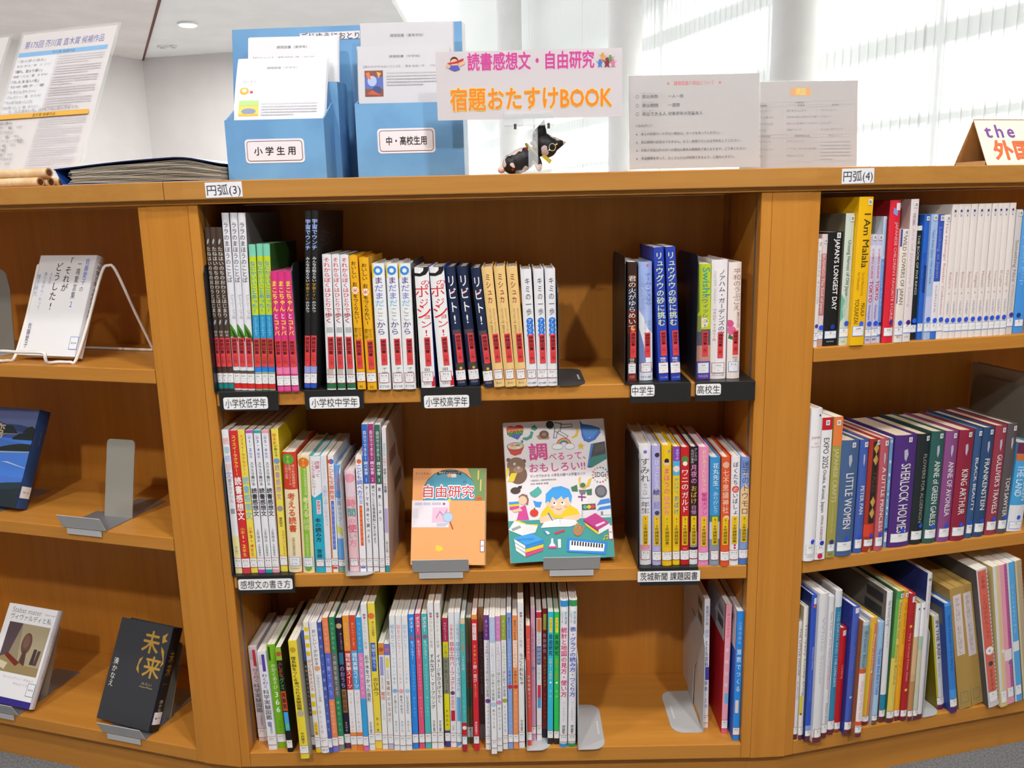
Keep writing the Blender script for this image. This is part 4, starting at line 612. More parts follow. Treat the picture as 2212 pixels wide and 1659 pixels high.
bk('c3',0.3763,0.0053,0.0093,0.2627,0.0166,'s','e6eaf2',[('t','小学生の',0.08,0.2,'8ac0e8',0.5,0,0.2),('t','自由工作パーフェクト',0.21,0.58,'5aaae4',0.72,0,0.5),('b2',0.62,0.8,0.15,0.85,'6ab0e4'),('p',[(0,1),(0,0.96),(1,0.95),(1,0.97)],'7a98d8'),('s','r',0.89,0.96,'407','')],'white booklet with sky blue title',{})
bk('c3',0.3867,-0.0054,0.0079,0.2562,0.0146,'s','48b8b8',[('b',0,0.04,'e8c8a8'),('t','かんたん手芸',0.07,0.25,'d89a6a',0.7,0,0.4),('t','100作品',0.27,0.38,'e8f0f0',0.5,0,0.1),('t','アイデア',0.55,0.72,'a8e0e0',0.4,0,0),('b',0.78,0.88,'c8242c'),('c',0.82,0,0.004,'f4e8e8'),('b',0.95,1,'b82038'),('s','r',0.885,0.95,'407','')],'turquoise booklet with red foot',{})
bk('c3',0.3956,0.0163,0.0094,0.2459,0.0146,'s','7a6a48',[('b',0.2,0.4,'8a5a5a'),('t','自由研究',0.34,0.55,'8a2a4a',0.75,0,0.6),('b',0.55,0.7,'4a6a58'),('s','r',0.86,0.95,'407','')],'olive brown booklet set back in the bottom row',{})
bk('c3',0.4074,-0.0038,0.0092,0.2613,0.0126,'s','d8283a',[('b',0,0.03,'e8a43c'),('b2',0.06,0.18,0.15,0.85,'f4e4e6'),('t','わくわく',0.065,0.175,'c8283a',0.5,0,0.4),('t','まの良い日',0.21,0.36,'f4d84c',0.4,0,0.2),('t','野・遊び',0.36,0.49,'f8f0f0',0.6,0,0.4),('t','をつくろう',0.5,0.6,'f4d84c',0.4,0,0.1),('t','寺西恵里子',0.78,0.88,'f4e4e6',0.4,0,0.3),('s','r',0.89,0.95,'407','')],'red booklet with white pill panel at the top',{})
bk('c3',0.4172,0.0267,0.0098,0.2608,0.0134,'s','5a5456',[('b',0,0.18,'9a7a4a'),('t','100円ショップではじめての手芸',0.2,0.65,'a8a4a8',0.45,0,0.1),('b',0.88,1,'8a9498')],'dark grey booklet set back beside the red one',{})
bk('c3',0.4284,-0.0027,0.0091,0.2603,0.0119,'s','eeeef2',[('b',0,0.18,'7a3f96'),('t','手づくり',0.03,0.16,'e8e4ee',0.4,0,0.1),('t','100円ショップで',0.195,0.4,'7a3f96',0.5,0,0.2),('t','はじめての手芸',0.4,0.6,'6a686e',0.5,0,0.3),('c',0.63,0.03,0.0045,'7a3f96'),('t','リメイクアレンジする',0.66,0.96,'6a686e',0.4,0.02,0.2),('s','r',0.895,0.955,'407','')],'white booklet with violet top in the craft set',{})
bk('c3',0.4394,-0.0150,0.0095,0.2621,0.0089,'s','eeeef2',[('b',0,0.18,'b8ccf0'),('t','手づくり',0.03,0.16,'e8e4ee',0.4,0,0.1),('t','100円ショップで',0.195,0.4,'b8ccf0',0.5,0,0.2),('t','はじめての手芸',0.4,0.6,'6a686e',0.5,0,0.3),('c',0.63,0.03,0.0045,'b8ccf0'),('t','布でつくる',0.66,0.81,'6a686e',0.4,0.02,0.2),('s','r',0.895,0.955,'407','')],'white booklet with powder blue top in the craft set',{})
bk('c3',0.4491,-0.0082,0.0089,0.2606,0.0085,'s','eeeef2',[('b',0,0.18,'dc8ac8'),('t','手づくり',0.03,0.16,'e8e4ee',0.4,0,0.1),('t','100円ショップで',0.195,0.4,'dc8ac8',0.5,0,0.2),('t','はじめての手芸',0.4,0.6,'6a686e',0.5,0,0.3),('c',0.63,0.03,0.0045,'dc8ac8'),('t','あんでつくる',0.66,0.84,'6a686e',0.4,0.02,0.2),('s','r',0.895,0.955,'407','')],'white booklet with orchid pink top in the craft set',{})
bk('c3',0.4590,-0.0020,0.0088,0.2593,0.0066,'s','eeeef2',[('b',0,0.18,'a4b03c'),('t','手づくり',0.03,0.16,'e8e4ee',0.4,0,0.1),('t','100円ショップで',0.195,0.4,'a4b03c',0.5,0,0.2),('t','はじめての手芸',0.4,0.6,'6a686e',0.5,0,0.3),('c',0.63,0.03,0.0045,'a4b03c'),('t','ビーズでつくる',0.66,0.87,'6a686e',0.4,0.02,0.2),('s','r',0.895,0.955,'407','')],'white booklet with olive top in the craft set',{})
bk('c3',0.4686,-0.0016,0.0082,0.2632,0.0078,'s','88a8e4',[('t','身近でつかえる',0.03,0.18,'3a4a80',0.4,0,0.2),('t','うごくおもちゃ',0.2,0.39,'c8d8f8',0.6,0,0.3),('t','の作り方',0.41,0.52,'2a4a9a',0.45,0,0.3),('c',0.535,0.03,0.004,'c82c3c'),('t','モーターでつくる',0.57,0.82,'dce4f8',0.3,0,0),('s','r',0.885,0.95,'407','')],'periwinkle blue booklet with a red dot',{})
bk('c3',0.4780,-0.0016,0.0089,0.2577,0.0104,'s','f0965a',[('b',0,0,'ffffff'),('t','身近でつかえる',0.03,0.18,'5a3a2c',0.4,0,0.2),('b2',0.18,0.38,0.1,0.9,'f8e4d8'),('t','うごくおもちゃ',0.19,0.38,'f0864a',0.6,0,0.4),('t','の作り方',0.4,0.5,'6a3a20',0.45,0,0.3),('c',0.525,0.03,0.004,'d8303a'),('t','ゴムでうごかす',0.55,0.85,'fae0cc',0.3,0,0),('s','r',0.885,0.95,'407','')],'soft orange booklet with a red dot',{})
bk('c3',0.4885,0.0004,0.0104,0.2809,0.0095,'s','efeff0',[('t','図工のたのしい時間',0.06,0.3,'b8a89a',0.4,0,0.1),('c',0.07,0.05,0.002,'7a5ac0'),('c',0.09,0.05,0.002,'d84a7a'),('t','うごくおもちゃ',0.34,0.56,'2e2c30',0.6,0,0.4),('t','国土社図工編集部',0.8,0.88,'6a6a6e',0.35,0,0.2),('s','r',0.885,0.955,'407','')],'tall white booklet rising above the orange one',{'R':'e0b05a'})
bk('c3',0.5023,0.0049,0.0077,0.2335,0.0044,'s','e0564c',[('t','おうちで楽しむ',0.1,0.28,'f4ccc8',0.4,0,0.1),('t','科学実験スイーツ',0.4,0.68,'f4d8d4',0.5,0,0.3),('s','r',0.88,0.955,'407','')],'short coral red booklet on the bookend foot',{})
bk('c3',0.5103,0.0196,0.0074,0.2613,0.0084,'s','d8a8c8',[('t','小学生の手づくりおもちゃ',0.15,0.6,'b888b8',0.5,0,0.1),('b',0.9,0.95,'d8d4dc'),('c',0.45,0,0.003,'7a9ad0'),('s','r',0.89,0.95,'407','')],'lilac pink booklet between coral and white booklets',{})
bk('c3',0.5200,0.0193,0.0089,0.2515,0.0120,'s','ececf2',[('b',0,0.045,'c82c44'),('b2',0.05,0.15,0.15,0.9,'e8844c'),('t','アイデア',0.15,0.25,'8a8ac0',0.5,0,0.2),('b2',0.26,0.4,0.1,0.9,'3a62a8'),('t','自由研究',0.265,0.395,'d8e0f4',0.6,0,0.4),('t','小学生',0.42,0.52,'8ac0a8',0.4,0,0.1),('b2',0.56,0.66,0.2,0.85,'d83a58'),('b2',0.66,0.74,0.2,0.85,'5aa8e4'),('s','r',0.88,0.95,'407','')],'white booklet with red, blue and orange title blocks',{})
bk('c3',0.5303,0.0274,0.0081,0.2537,0.0127,'s','8a2420',[('b2',0.04,0.16,0.2,0.85,'b8b43c'),('t','自由研究',0.18,0.34,'d8b8c0',0.6,0,0.3),('t','見つけるアイデア',0.36,0.6,'e0a43c',0.5,0,0.3),('t','グラフィック',0.64,0.85,'e87a3c',0.4,0,0.2),('b',0.93,1,'2a2020')],'dark red booklet with ochre letters',{})
bk('c3',0.5394,0.0087,0.0095,0.2565,0.0156,'s','38c0de',[('b2',0.04,0.15,0.25,0.8,'f0e84a'),('t','できる!',0.045,0.145,'e0562c',0.45,0,0.3),('t','自由研究',0.16,0.325,'1f2a4a',0.65,0,0.8),('t','小学3・4年生',0.34,0.5,'e8f0b8',0.45,0,0.3),('c',0.525,0,0.002,'f4f4f8'),('t','学研',0.57,0.65,'e8f4a8',0.3,0,0),('b',0.955,1,'2a2a2c'),('s','r',0.895,0.955,'407','')],'cyan booklet with yellow pill and dark title',{})
bk('c3',0.5507,0.0094,0.0090,0.2570,0.0122,'s','30c85c',[('b2',0.04,0.15,0.25,0.8,'f0e84a'),('t','できる!',0.045,0.145,'e0562c',0.45,0,0.3),('t','自由研究',0.16,0.325,'1f2a4a',0.65,0,0.8),('t','小学3・4年生',0.34,0.5,'e8983c',0.45,0,0.3),('c',0.525,0,0.002,'f4f4f8'),('t','学研',0.57,0.65,'e8f4a8',0.3,0,0),('b',0.955,1,'2a2a2c'),('s','r',0.895,0.955,'407','')],'emerald green booklet with yellow pill and dark title',{})
bk('c3',0.5625,0.0005,0.0134,0.2825,0.0156,'h','ecebf0',[('b',0,0.04,'3a98dc'),('p',[(0.2,0.05),(0.5,0.04),(0.8,0.05),(0.8,0.07),(0.2,0.07)],'f8fafc'),('b',0.07,0.1,'dfe8ec'),('t','楽しく調べ学習',0.075,0.155,'5a8ac8',0.3,0.2,0.2),('t','シリーズ',0.08,0.15,'6a7a8a',0.3,-0.25,0.1),('t','統計と地図の見方・使い方',0.175,0.65,'e0387c',0.68,0,0.7),('t','データを活かす',0.68,0.82,'b8b8d0',0.3,0,0.1),('t','渡辺美智子',0.845,0.91,'3a3a40',0.35,0,0.4),('b',0.975,1,'3a98dc'),('s','r',0.915,0.965,'350','シ')],'tall white book capped blue, at the right end before the grey bookend',{'depth':0.2})
bk('c3',0.5775,0.0010,0.0134,0.2829,0.0171,'h','ecebf0',[('b',0,0.04,'3a9a5c'),('p',[(0.2,0.05),(0.5,0.04),(0.8,0.05),(0.8,0.07),(0.2,0.07)],'f8fafc'),('b',0.07,0.1,'dfe8ec'),('t','楽しく調べ学習',0.075,0.155,'5a8ac8',0.3,0.2,0.2),('t','シリーズ',0.08,0.15,'6a7a8a',0.3,-0.25,0.1),('t','表・グラフの読み方・つくり方',0.175,0.65,'4a5ad0',0.68,0,0.7),('t','データを活かす',0.68,0.82,'b8b8d0',0.3,0,0.1),('t','渡辺美智子',0.845,0.91,'3a3a40',0.35,0,0.4),('b',0.975,1,'3a9a5c'),('s','r',0.915,0.965,'350','シ')],'tall white book capped green, at the right end before the grey bookend',{'depth':0.2})
bk('c3r',0.8271,0.0500,0.0096,0.2561,-0.0098,'s','e4e4ec',[('t','昔遊びの本',0.05,0.2,'5a62b0',0.5,0,0.2),('t','田中',0.23,0.3,'8a9ad8',0.6,0,0.3),('t','とくら百科',0.31,0.52,'4a52b4',0.6,0,0.5),('b2',0.52,0.62,0.3,1,'4a4ab0'),('t','図鑑・工作',0.62,0.85,'5a78c8',0.5,0,0.2),('s','r',0.9,0.96,'407','')],'white booklet with blue letters held by the right grey bookend',{'L':'c8beb4','cov':[('r',0.72,0.9,0.06,0.13,'6a6058'),('r',0.72,0.9,0.17,0.24,'6a6058')],'depth':0.2})
bk('c3r',0.8572,0.0317,0.0103,0.2532,0.0066,'s','f0a8b8',[('t','みんなのあそび',0.06,0.25,'e8506a',0.5,0,0.3),('b2',0.68,0.76,0.3,1,'7ab8e4'),('t','学校行事',0.3,0.66,'f8f0f2',0.5,0,0.3),('b',0.96,1,'e8648a'),('s','r',0.89,0.96,'407','')],'pink booklet with a red cover, leaning near the right side panel',{'L':'c01420','cov':[('r',0.3,0.97,0,0.29,'c8c4c8'),('r',0.72,0.92,0.05,0.12,'5a5458'),('r',0.72,0.92,0.15,0.22,'5a5458')],'depth':0.2})
bk('c3r',0.8730,0.0105,0.0117,0.2513,0.0031,'s','2c90ee',[('t','工作のほん',0.08,0.25,'b8dcfa',0.4,0,0.1),('t','算数でつくる',0.28,0.62,'e4eefa',0.6,0,0.4),('b2',0.68,0.78,0.2,0.7,'e8d8d0'),('b',0.95,1,'2c86e0'),('s','r',0.895,0.955,'407','')],'blue booklet beside the right side panel of the bottom shelf',{'L':'2a5fc8','cov':[('r',0.3,0.98,0,0.3,'d8d0dc'),('r',0.72,0.92,0.06,0.12,'8a4a5a')],'depth':0.19})
bk('r1',0.0048,0.0031,0.0068,0.1746,0.0013,'s','e4e0e2',[('l','JAPAN TOUR',0.1,0.6,'b8b4bc',0.5,0,0),('q',0.04,0.15),('d',0.8,0.1,'4a3a9a'),('s','b',0.865,0.935,'E','')],'narrow white paperback at the left end of the right top shelf',{})
bk('r1',0.0178,0.0102,0.0095,0.1811,0.0009,'s','e2cfcf',[('b',0.17,0.72,'c07a78'),('l','BUSHIDO The Soul of Japan',0.18,0.7,'f0dcdc',0.55,0,0.1),('q',0.06,0.15),('d',0.83,0.1,'2f5af0'),('b',0.9,1,'c09a92'),('s','b',0.865,0.935,'E','')],'dusty pink paperback with white lettering next to the black one',{})
bk('r1',0.0361,0.0089,0.0267,0.1841,0.0010,'s','1e1c1e',[('l',"JAPAN'S LONGEST DAY",0.06,0.68,'f6f4f4',0.34,0.15,0.9),('q',0.03,0.2),('d',0.83,0.1,'2a3f90'),('h','KODANSHA',0.96,'d8d8d8',0.5),('s','b',0.865,0.935,'E','')],'thick black paperback with bold white lettering',{})
bk('r1',0.0575,0.0048,0.0156,0.2130,0.0015,'s','ccd8cc',[('l','Unsung Heroes of Old Japan',0.2,0.62,'3a5a50',0.4,0.1,0.1),('l','Old Japan',0.63,0.78,'9ac8b8',0.35,0,0),('p',[(0,0.6),(0.4,0.65),(0.2,0.72),(0.35,0.78),(0,0.82)],'6fb8a0'),('q',0.04,0.25),('d',0.83,0.25,'2f5ae0'),('h','JPIC',0.97,'7a8a80',0.4),('s','b',0.865,0.935,'E','')],'pale green paperback with teal brush marks',{'L':'6a6450'})
bk('r1',0.0782,-0.0034,0.0252,0.2380,0.0073,'s','f2bb10',[('l','I Am Malala',0.11,0.47,'4a3a18',0.5,0.15,0.3),('l','The Girl Who Stood Up',0.5,0.66,'b88a18',0.2,0.1,0),('l','for Education',0.5,0.62,'b88a18',0.2,-0.2,0),('l','MALALA',0.71,0.8,'6a4a18',0.3,0.25,0.1),('l','YOUSAFZAI',0.68,0.85,'6a4a18',0.3,-0.2,0.1),('q',0.035,0.25),('d',0.85,0.2,'3f6af0'),('s','b',0.865,0.935,'289','')],'thick golden yellow paperback towering over its neighbours',{})
bk('r1',0.1052,0.0071,0.0111,0.1787,-0.0036,'s','c8c4e0',[('b',0.1,0.2,'d8dcf0'),('l','SOMPO GUIDE',0.13,0.4,'d84a6a',0.35,0.05,0.3),('l','TOKYO',0.42,0.62,'d02a4a',0.6,0.05,0.6),('l','Watching Japan',0.64,0.78,'7a5ac8',0.35,0,0.1),('h','NY',0.965,'2a2a30',0.6),('q',0.03,0.2),('d',0.815,0.1,'2f5ae0'),('s','b',0.865,0.935,'E','')],'left one of two lilac guidebooks with red lettering',{})
bk('r1',0.1180,0.0083,0.0109,0.1783,-0.0088,'s','c8c4e0',[('b',0.1,0.2,'d8dcf0'),('l','SOMPO GUIDE',0.13,0.4,'d84a6a',0.35,0.05,0.3),('l','TOKYO',0.42,0.6,'d02a4a',0.6,0.05,0.6),('l','Watching Japan',0.64,0.78,'7a5ac8',0.35,0,0.1),('h','NY',0.965,'2a2a30',0.6),('q',0.03,0.2),('d',0.815,0.1,'2f5ae0'),('s','b',0.865,0.935,'E','')],'right one of two lilac guidebooks with red lettering',{})
bk('r1',0.1265,0.0082,0.0056,0.2066,-0.0086,'s','c8d8f0',[('b',0.33,0.95,'6a9ae4'),('l','Business Trips',0.36,0.7,'c8dcf8',0.4,0,0),('r',0.05,0.3,0.3,0.9,'a8c4f0'),('q',0.02,0.15),('d',0.845,0.1,'3a2a7a'),('s','b',0.865,0.935,'E','')],'narrow light blue booklet left of the tall red book',{})
bk('r1',0.1395,0.0007,0.0200,0.2318,-0.0055,'h','dc2438',[('l',"JAPANESE CHILDREN'S FAVORITE STORIES",0.15,0.85,'f4c8cc',0.3,0.15,0.1),('r',0.02,0.07,0.5,0.95,'e8e4f0'),('p',[(0.3,0.05),(0.7,0.08),(0.6,0.11),(0.25,0.09)],'8a9ad8'),('d',0.85,0.2,'5a2a8a'),('s','w',0.89,0.95,'E9','')],'tall bright red hardback with cream lettering',{'L':'8a1822'})
bk('r1',0.1574,-0.0005,0.0152,0.1855,-0.0034,'s','ece2da',[('l','WILD FLOWERS OF JAPAN',0.06,0.66,'7a6a5a',0.5,0.05,0.1),('r',0,0.15,0,0.2,'3a4a9a'),('b2',0.52,0.65,0,0.1,'4a5a8a'),('q',0.03,0.15),('d',0.825,0.1,'2f5ae0'),('h','IBC',0.95,'8a8680',0.5),('s','b',0.865,0.935,'E','')],'cream paperback with brown serif capitals',{})
bk('r1',0.1732,-0.0005,0.0146,0.2329,-0.0068,'s','e6dadc',[('l','The Art of Japanese Living',0.08,0.75,'cdc0c4',0.35,0,0),('l','THE HAIKU',0.1,0.18,'8a8488',0.4,0,0.1),('q',0.04,0.15),('d',0.86,0.1,'4a2a7a'),('h','pie',0.96,'a8a0a0',0.5),('s','b',0.865,0.935,'E','')],'tall off-white paperback between cream and black ones',{'L':'b8a09c'})
bk('r1',0.1980,0.0153,0.0105,0.1896,-0.0111,'s','1f2624',[('l','THE BOOK OF FIVE RINGS',0.08,0.6,'c8c8b8',0.45,0,0.2),('b',0,0.04,'e8e6e4'),('d',0.83,0.1,'2a6af0'),('s','b',0.865,0.935,'E','')],'narrow black paperback right of the tall off-white one',{})
bk('r1',0.2082,0.0118,0.0095,0.2074,-0.0088,'s','2a66cc',[('l','Stories of Japan',0.3,0.6,'1a4aa8',0.5,0,0.1),('b2',0.4,0.62,0.5,1,'1a3a8a'),('q',0.03,0.15),('s','b',0.865,0.935,'E','')],'mid blue paperback right of the narrow black one',{})
bk('r1',0.2189,0.0080,0.0113,0.2081,-0.0069,'s','a4c0e8',[('l','Tales from Japan Old and New',0.12,0.55,'5a7ab8',0.4,0,0.1),('b',0.65,0.85,'c4ccf0'),('q',0.03,0.15),('d',0.835,0.1,'2f5ae0'),('s','b',0.865,0.935,'E','')],'powder blue paperback between two stronger blue ones',{})
bk('r1',0.2309,0.0069,0.0122,0.2074,-0.0067,'s','e8e4ea',[('b',0,0.53,'3a58b8'),('l','Looking at Japan',0.1,0.5,'8a9ad8',0.45,0,0),('l','culture',0.56,0.78,'b8a8b4',0.35,0,0),('b',0.93,1,'3a72d0'),('q',0.03,0.15),('d',0.845,0.1,'2f5ae0'),('s','b',0.865,0.935,'E','')],'paperback with royal blue upper half and white lower half',{})
bk('r1',0.2432,0.0071,0.0112,0.2066,-0.0072,'s','ece6e6',[('l','The Nihongo Reader Collection',0.06,0.8,'d8888c',0.4,0,0.1),('q',0.03,0.15),('d',0.84,0.1,'2f5ae0'),('s','b',0.865,0.935,'E','')],'white paperback with red lettering, first of the white run',{})
bk('r1',0.2550,0.0054,0.0117,0.2231,-0.0037,'s','ebe2de',[('l','Kokoro',0.5,0.62,'c89a9a',0.4,0,0),('c',0.66,0,0.0013,'b8a0b0'),('l','reader',0.72,0.82,'a8b0c8',0.4,0,0),('r',0.035,0.075,0.25,0.75,'d8d4dc'),('c',0.05,0,0.002,'4a3a6a'),('c',0.085,0,0.0012,'6a86b8'),('d',0.86,0,'2f5ae0'),('s','b',0.885,0.945,'','')],'first of ten slim off-white readers counted from the left',{})
bk('r1',0.2670,0.0053,0.0110,0.2231,-0.0054,'s','ebe2de',[('l','Momotaro',0.5,0.62,'c89a9a',0.4,0,0),('c',0.66,0,0.0013,'b8a0b0'),('l','reader',0.72,0.82,'a8b0c8',0.4,0,0),('r',0.035,0.075,0.25,0.75,'d8d4dc'),('c',0.05,0,0.002,'4a3a6a'),('c',0.085,0,0.0012,'6a86b8'),('d',0.86,0,'2f5ae0'),('s','b',0.885,0.945,'','')],'second of ten slim off-white readers counted from the left',{})
bk('r1',0.2795,0.0052,0.0121,0.2231,-0.0077,'s','ebe2de',[('l','Botchan',0.5,0.62,'c89a9a',0.4,0,0),('c',0.66,0,0.0013,'b8a0b0'),('l','reader',0.72,0.82,'a8b0c8',0.4,0,0),('r',0.035,0.075,0.25,0.75,'d8d4dc'),('c',0.05,0,0.002,'4a3a6a'),('c',0.085,0,0.0012,'6a86b8'),('d',0.86,0,'2f5ae0'),('s','b',0.885,0.945,'','')],'third of ten slim off-white readers counted from the left',{})
bk('r1',0.2924,0.0049,0.0126,0.2231,-0.0065,'s','ebe2de',[('l','Rashomon',0.5,0.62,'c89a9a',0.4,0,0),('c',0.66,0,0.0013,'b8a0b0'),('l','reader',0.72,0.82,'a8b0c8',0.4,0,0),('r',0.035,0.075,0.25,0.75,'d8d4dc'),('c',0.05,0,0.002,'4a3a6a'),('c',0.085,0,0.0012,'6a86b8'),('d',0.86,0,'2f5ae0'),('s','b',0.885,0.945,'','')],'fourth of ten slim off-white readers counted from the left',{})
bk('r1',0.3056,0.0045,0.0126,0.2231,-0.0035,'s','ebe2de',[('l','Yukiguni',0.5,0.62,'c89a9a',0.4,0,0),('c',0.66,0,0.0013,'b8a0b0'),('l','reader',0.72,0.82,'a8b0c8',0.4,0,0),('r',0.035,0.075,0.25,0.75,'d8d4dc'),('c',0.05,0,0.002,'4a3a6a'),('c',0.085,0,0.0012,'6a86b8'),('d',0.86,0,'2f5ae0'),('s','b',0.885,0.945,'','')],'fifth of ten slim off-white readers counted from the left',{})
bk('r1',0.3187,0.0042,0.0120,0.2231,-0.0058,'s','ebe2de',[('l','Musashi',0.5,0.62,'c89a9a',0.4,0,0),('c',0.66,0,0.0013,'b8a0b0'),('l','reader',0.72,0.82,'a8b0c8',0.4,0,0),('r',0.035,0.075,0.25,0.75,'d8d4dc'),('c',0.05,0,0.002,'4a3a6a'),('c',0.085,0,0.0012,'6a86b8'),('d',0.86,0,'2f5ae0'),('s','b',0.885,0.945,'','')],'sixth of ten slim off-white readers counted from the left',{})
bk('r1',0.3318,0.0039,0.0116,0.2231,-0.0038,'s','ebe2de',[('l','Hagakure',0.5,0.62,'c89a9a',0.4,0,0),('c',0.66,0,0.0013,'b8a0b0'),('l','reader',0.72,0.82,'a8b0c8',0.4,0,0),('r',0.035,0.075,0.25,0.75,'d8d4dc'),('c',0.05,0,0.002,'4a3a6a'),('c',0.085,0,0.0012,'6a86b8'),('d',0.86,0,'2f5ae0'),('s','b',0.885,0.945,'','')],'seventh of ten slim off-white readers counted from the left',{})
bk('r1',0.3439,0.0040,0.0101,0.2232,-0.0074,'s','ebe2de',[('l','Tsurezure',0.5,0.62,'c89a9a',0.4,0,0),('c',0.66,0,0.0013,'b8a0b0'),('l','reader',0.72,0.82,'a8b0c8',0.4,0,0),('r',0.035,0.075,0.25,0.75,'d8d4dc'),('c',0.05,0,0.002,'4a3a6a'),('c',0.085,0,0.0012,'6a86b8'),('d',0.86,0,'2f5ae0'),('s','b',0.885,0.945,'','')],'eighth of ten slim off-white readers counted from the left',{})
bk('r1',0.3561,0.0042,0.0111,0.2233,-0.0132,'s','ebe2de',[('l','Kojiki',0.5,0.62,'c89a9a',0.4,0,0),('c',0.66,0,0.0013,'b8a0b0'),('l','reader',0.72,0.82,'a8b0c8',0.4,0,0),('r',0.035,0.075,0.25,0.75,'d8d4dc'),('c',0.05,0,0.002,'4a3a6a'),('c',0.085,0,0.0012,'6a86b8'),('d',0.86,0,'2f5ae0'),('s','b',0.885,0.945,'','')],'ninth of ten slim off-white readers counted from the left',{})
bk('r1',0.3687,0.0041,0.0121,0.2233,-0.0119,'s','ebe2de',[('l','Genji',0.5,0.62,'c89a9a',0.4,0,0),('c',0.66,0,0.0013,'b8a0b0'),('l','reader',0.72,0.82,'a8b0c8',0.4,0,0),('r',0.035,0.075,0.25,0.75,'d8d4dc'),('c',0.05,0,0.002,'4a3a6a'),('c',0.085,0,0.0012,'6a86b8'),('d',0.86,0,'2f5ae0'),('s','b',0.885,0.945,'','')],'tenth of ten slim off-white readers counted from the left',{})
bk('r1',0.3847,0.0070,0.0122,0.2121,-0.0076,'s','d4cfcf',[('l','Something Nice',0.24,0.57,'8a8680',0.55,0,0.1),('l','Misuzu',0.6,0.8,'b8aca8',0.35,0,0),('q',0.03,0.2),('d',0.84,0.1,'4a3ab0'),('s','b',0.865,0.935,'E','')],'pale grey paperback right of the ten off-white readers',{})
bk('r1',0.4103,0.0139,0.0215,0.2094,-0.0117,'s','4a9ae8',[('b',0,0.5,'5aa4ea'),('l','Japan Pop',0.2,0.6,'8ac0f4',0.4,0,0),('q',0.03,0),('d',0.85,-0.1,'2a3a90'),('s','b',0.885,0.945,'E','')],'bright blue paperback cut by the picture edge on the right top shelf',{})
bk('r2',0.0101,-0.0057,0.0197,0.2677,0.0044,'h','efedf0',[('h','JAPAN',0.185,'c85a6a',0.8),('h','an',0.22,'d88a92',0.3),('h','INVITATION',0.245,'c86a74',0.8),('c',0.045,0.25,0.002,'4a4a5a'),('d',0.87,0.2,'3f4ae0'),('h','ABRAMS',0.97,'a0a0b8',0.6),('s','w',0.89,0.955,'E9','')],'tall white hardback at the left end of the right middle shelf',{})
bk('r2',0.0304,-0.0043,0.0194,0.2507,0.0042,'s','efedf0',[('b',0,0.085,'c8202c'),('q',0.035,0),('l','EXPO 2025',0.14,0.35,'4a464c',0.55,0,0.1),('l','Osaka, Kansai, Japan',0.36,0.66,'4a464c',0.33,0,0.2),('l','OFFICIAL GUIDEBOOK',0.68,0.86,'7a3a3a',0.25,0,0.1),('d',0.88,0.1,'3a3ac0'),('c',0.975,0,0.005,'d02a4a'),('s','w',0.895,0.955,'E9','')],'white guidebook with a red top band',{})
bk('r2',0.0517,-0.0021,0.0170,0.2495,0.0083,'s','a8a050',[('b',0,0.2,'ee8244'),('q',0.04,0),('l','JAPANESE CRAFTS',0.22,0.6,'d8d4a8',0.5,0,0.2),('l','Complete Guide',0.62,0.82,'c8c490',0.25,0,0),('h','KI',0.975,'5a5a3a',0.4),('d',0.885,0.05,'3a3a7a'),('s','b',0.9,0.955,'E','')],'olive and orange booklet on the right middle shelf',{})
bk('r2',0.0781,-0.0030,0.0336,0.2066,0.0100,'h','4a6490',[('l','LITTLE WOMEN',0.28,0.76,'e8e6e4',0.46,0.05,0.5),('q',0.04,0.15),('d',0.85,0.1,'2f55e0'),('s','w',0.875,0.955,'E9',''),('p',[(0.4,0.13),(0.55,0.12),(0.6,0.17),(0.5,0.23),(0.42,0.2)],'b8b8c8')],'thick slate blue classic with white capitals, near the olive booklet',{})
bk('r2',0.1084,0.0007,0.0164,0.2042,0.0046,'h','4662b4',[('l','PETER PAN',0.4,0.65,'e8e6e4',0.46,0.05,0.5),('q',0.04,0.15),('d',0.85,0.1,'2f55e0'),('s','w',0.875,0.955,'E9',''),('p',[(0.4,0.13),(0.55,0.12),(0.6,0.17),(0.5,0.23),(0.42,0.2)],'b8b8c8')],'slim medium blue classic left of the red patterned one',{})
bk('r2',0.1277,-0.0003,0.0206,0.2039,0.0070,'h','a83426',[('b2',0.02,0.74,0.3,0.9,'2a2622'),('p',[(0.35,0.08),(0.62,0.03),(0.9,0.08),(0.62,0.13)],'c8a050'),('p',[(0.35,0.18),(0.62,0.13),(0.9,0.18),(0.62,0.23)],'c8a050'),('p',[(0.35,0.55),(0.62,0.5),(0.9,0.55),(0.62,0.6)],'c8a050'),('p',[(0.35,0.65),(0.62,0.6),(0.9,0.65),(0.62,0.7)],'c8a050'),('l','TALES',0.28,0.46,'5a4a3a',0.4,0.1,0),('b',0.75,0.86,'d8462c'),('q',0.03,0.3),('d',0.85,0.2,'3a4ad0'),('s','w',0.885,0.945,'E9',''),('p',[(0.4,1),(0.6,0.96),(0.8,1)],'c8a050')],'red and black spine with gold diamonds',{})
bk('r2',0.1484,-0.0006,0.0166,0.2035,-0.0003,'h','bc5a66',[('l','A LITTLE PRINCESS',0.25,0.82,'e8e6e4',0.46,0.05,0.5),('q',0.04,0.15),('d',0.85,0.1,'2f55e0'),('s','w',0.875,0.955,'E9',''),('p',[(0.4,0.13),(0.55,0.12),(0.6,0.17),(0.5,0.23),(0.42,0.2)],'b8b8c8')],'dusty rose classic right of the gold diamond spine',{})
bk('r2',0.1684,0.0098,0.0065,0.2001,-0.0039,'s','6aa0d0',[('l','Heidi',0.2,0.7,'d8e4f0',0.5,0,0.2),('q',0.03,0),('d',0.83,0,'2a3a9a'),('s','w',0.86,0.95,'E9','')],'very slim light blue book left of the wide purple one',{})
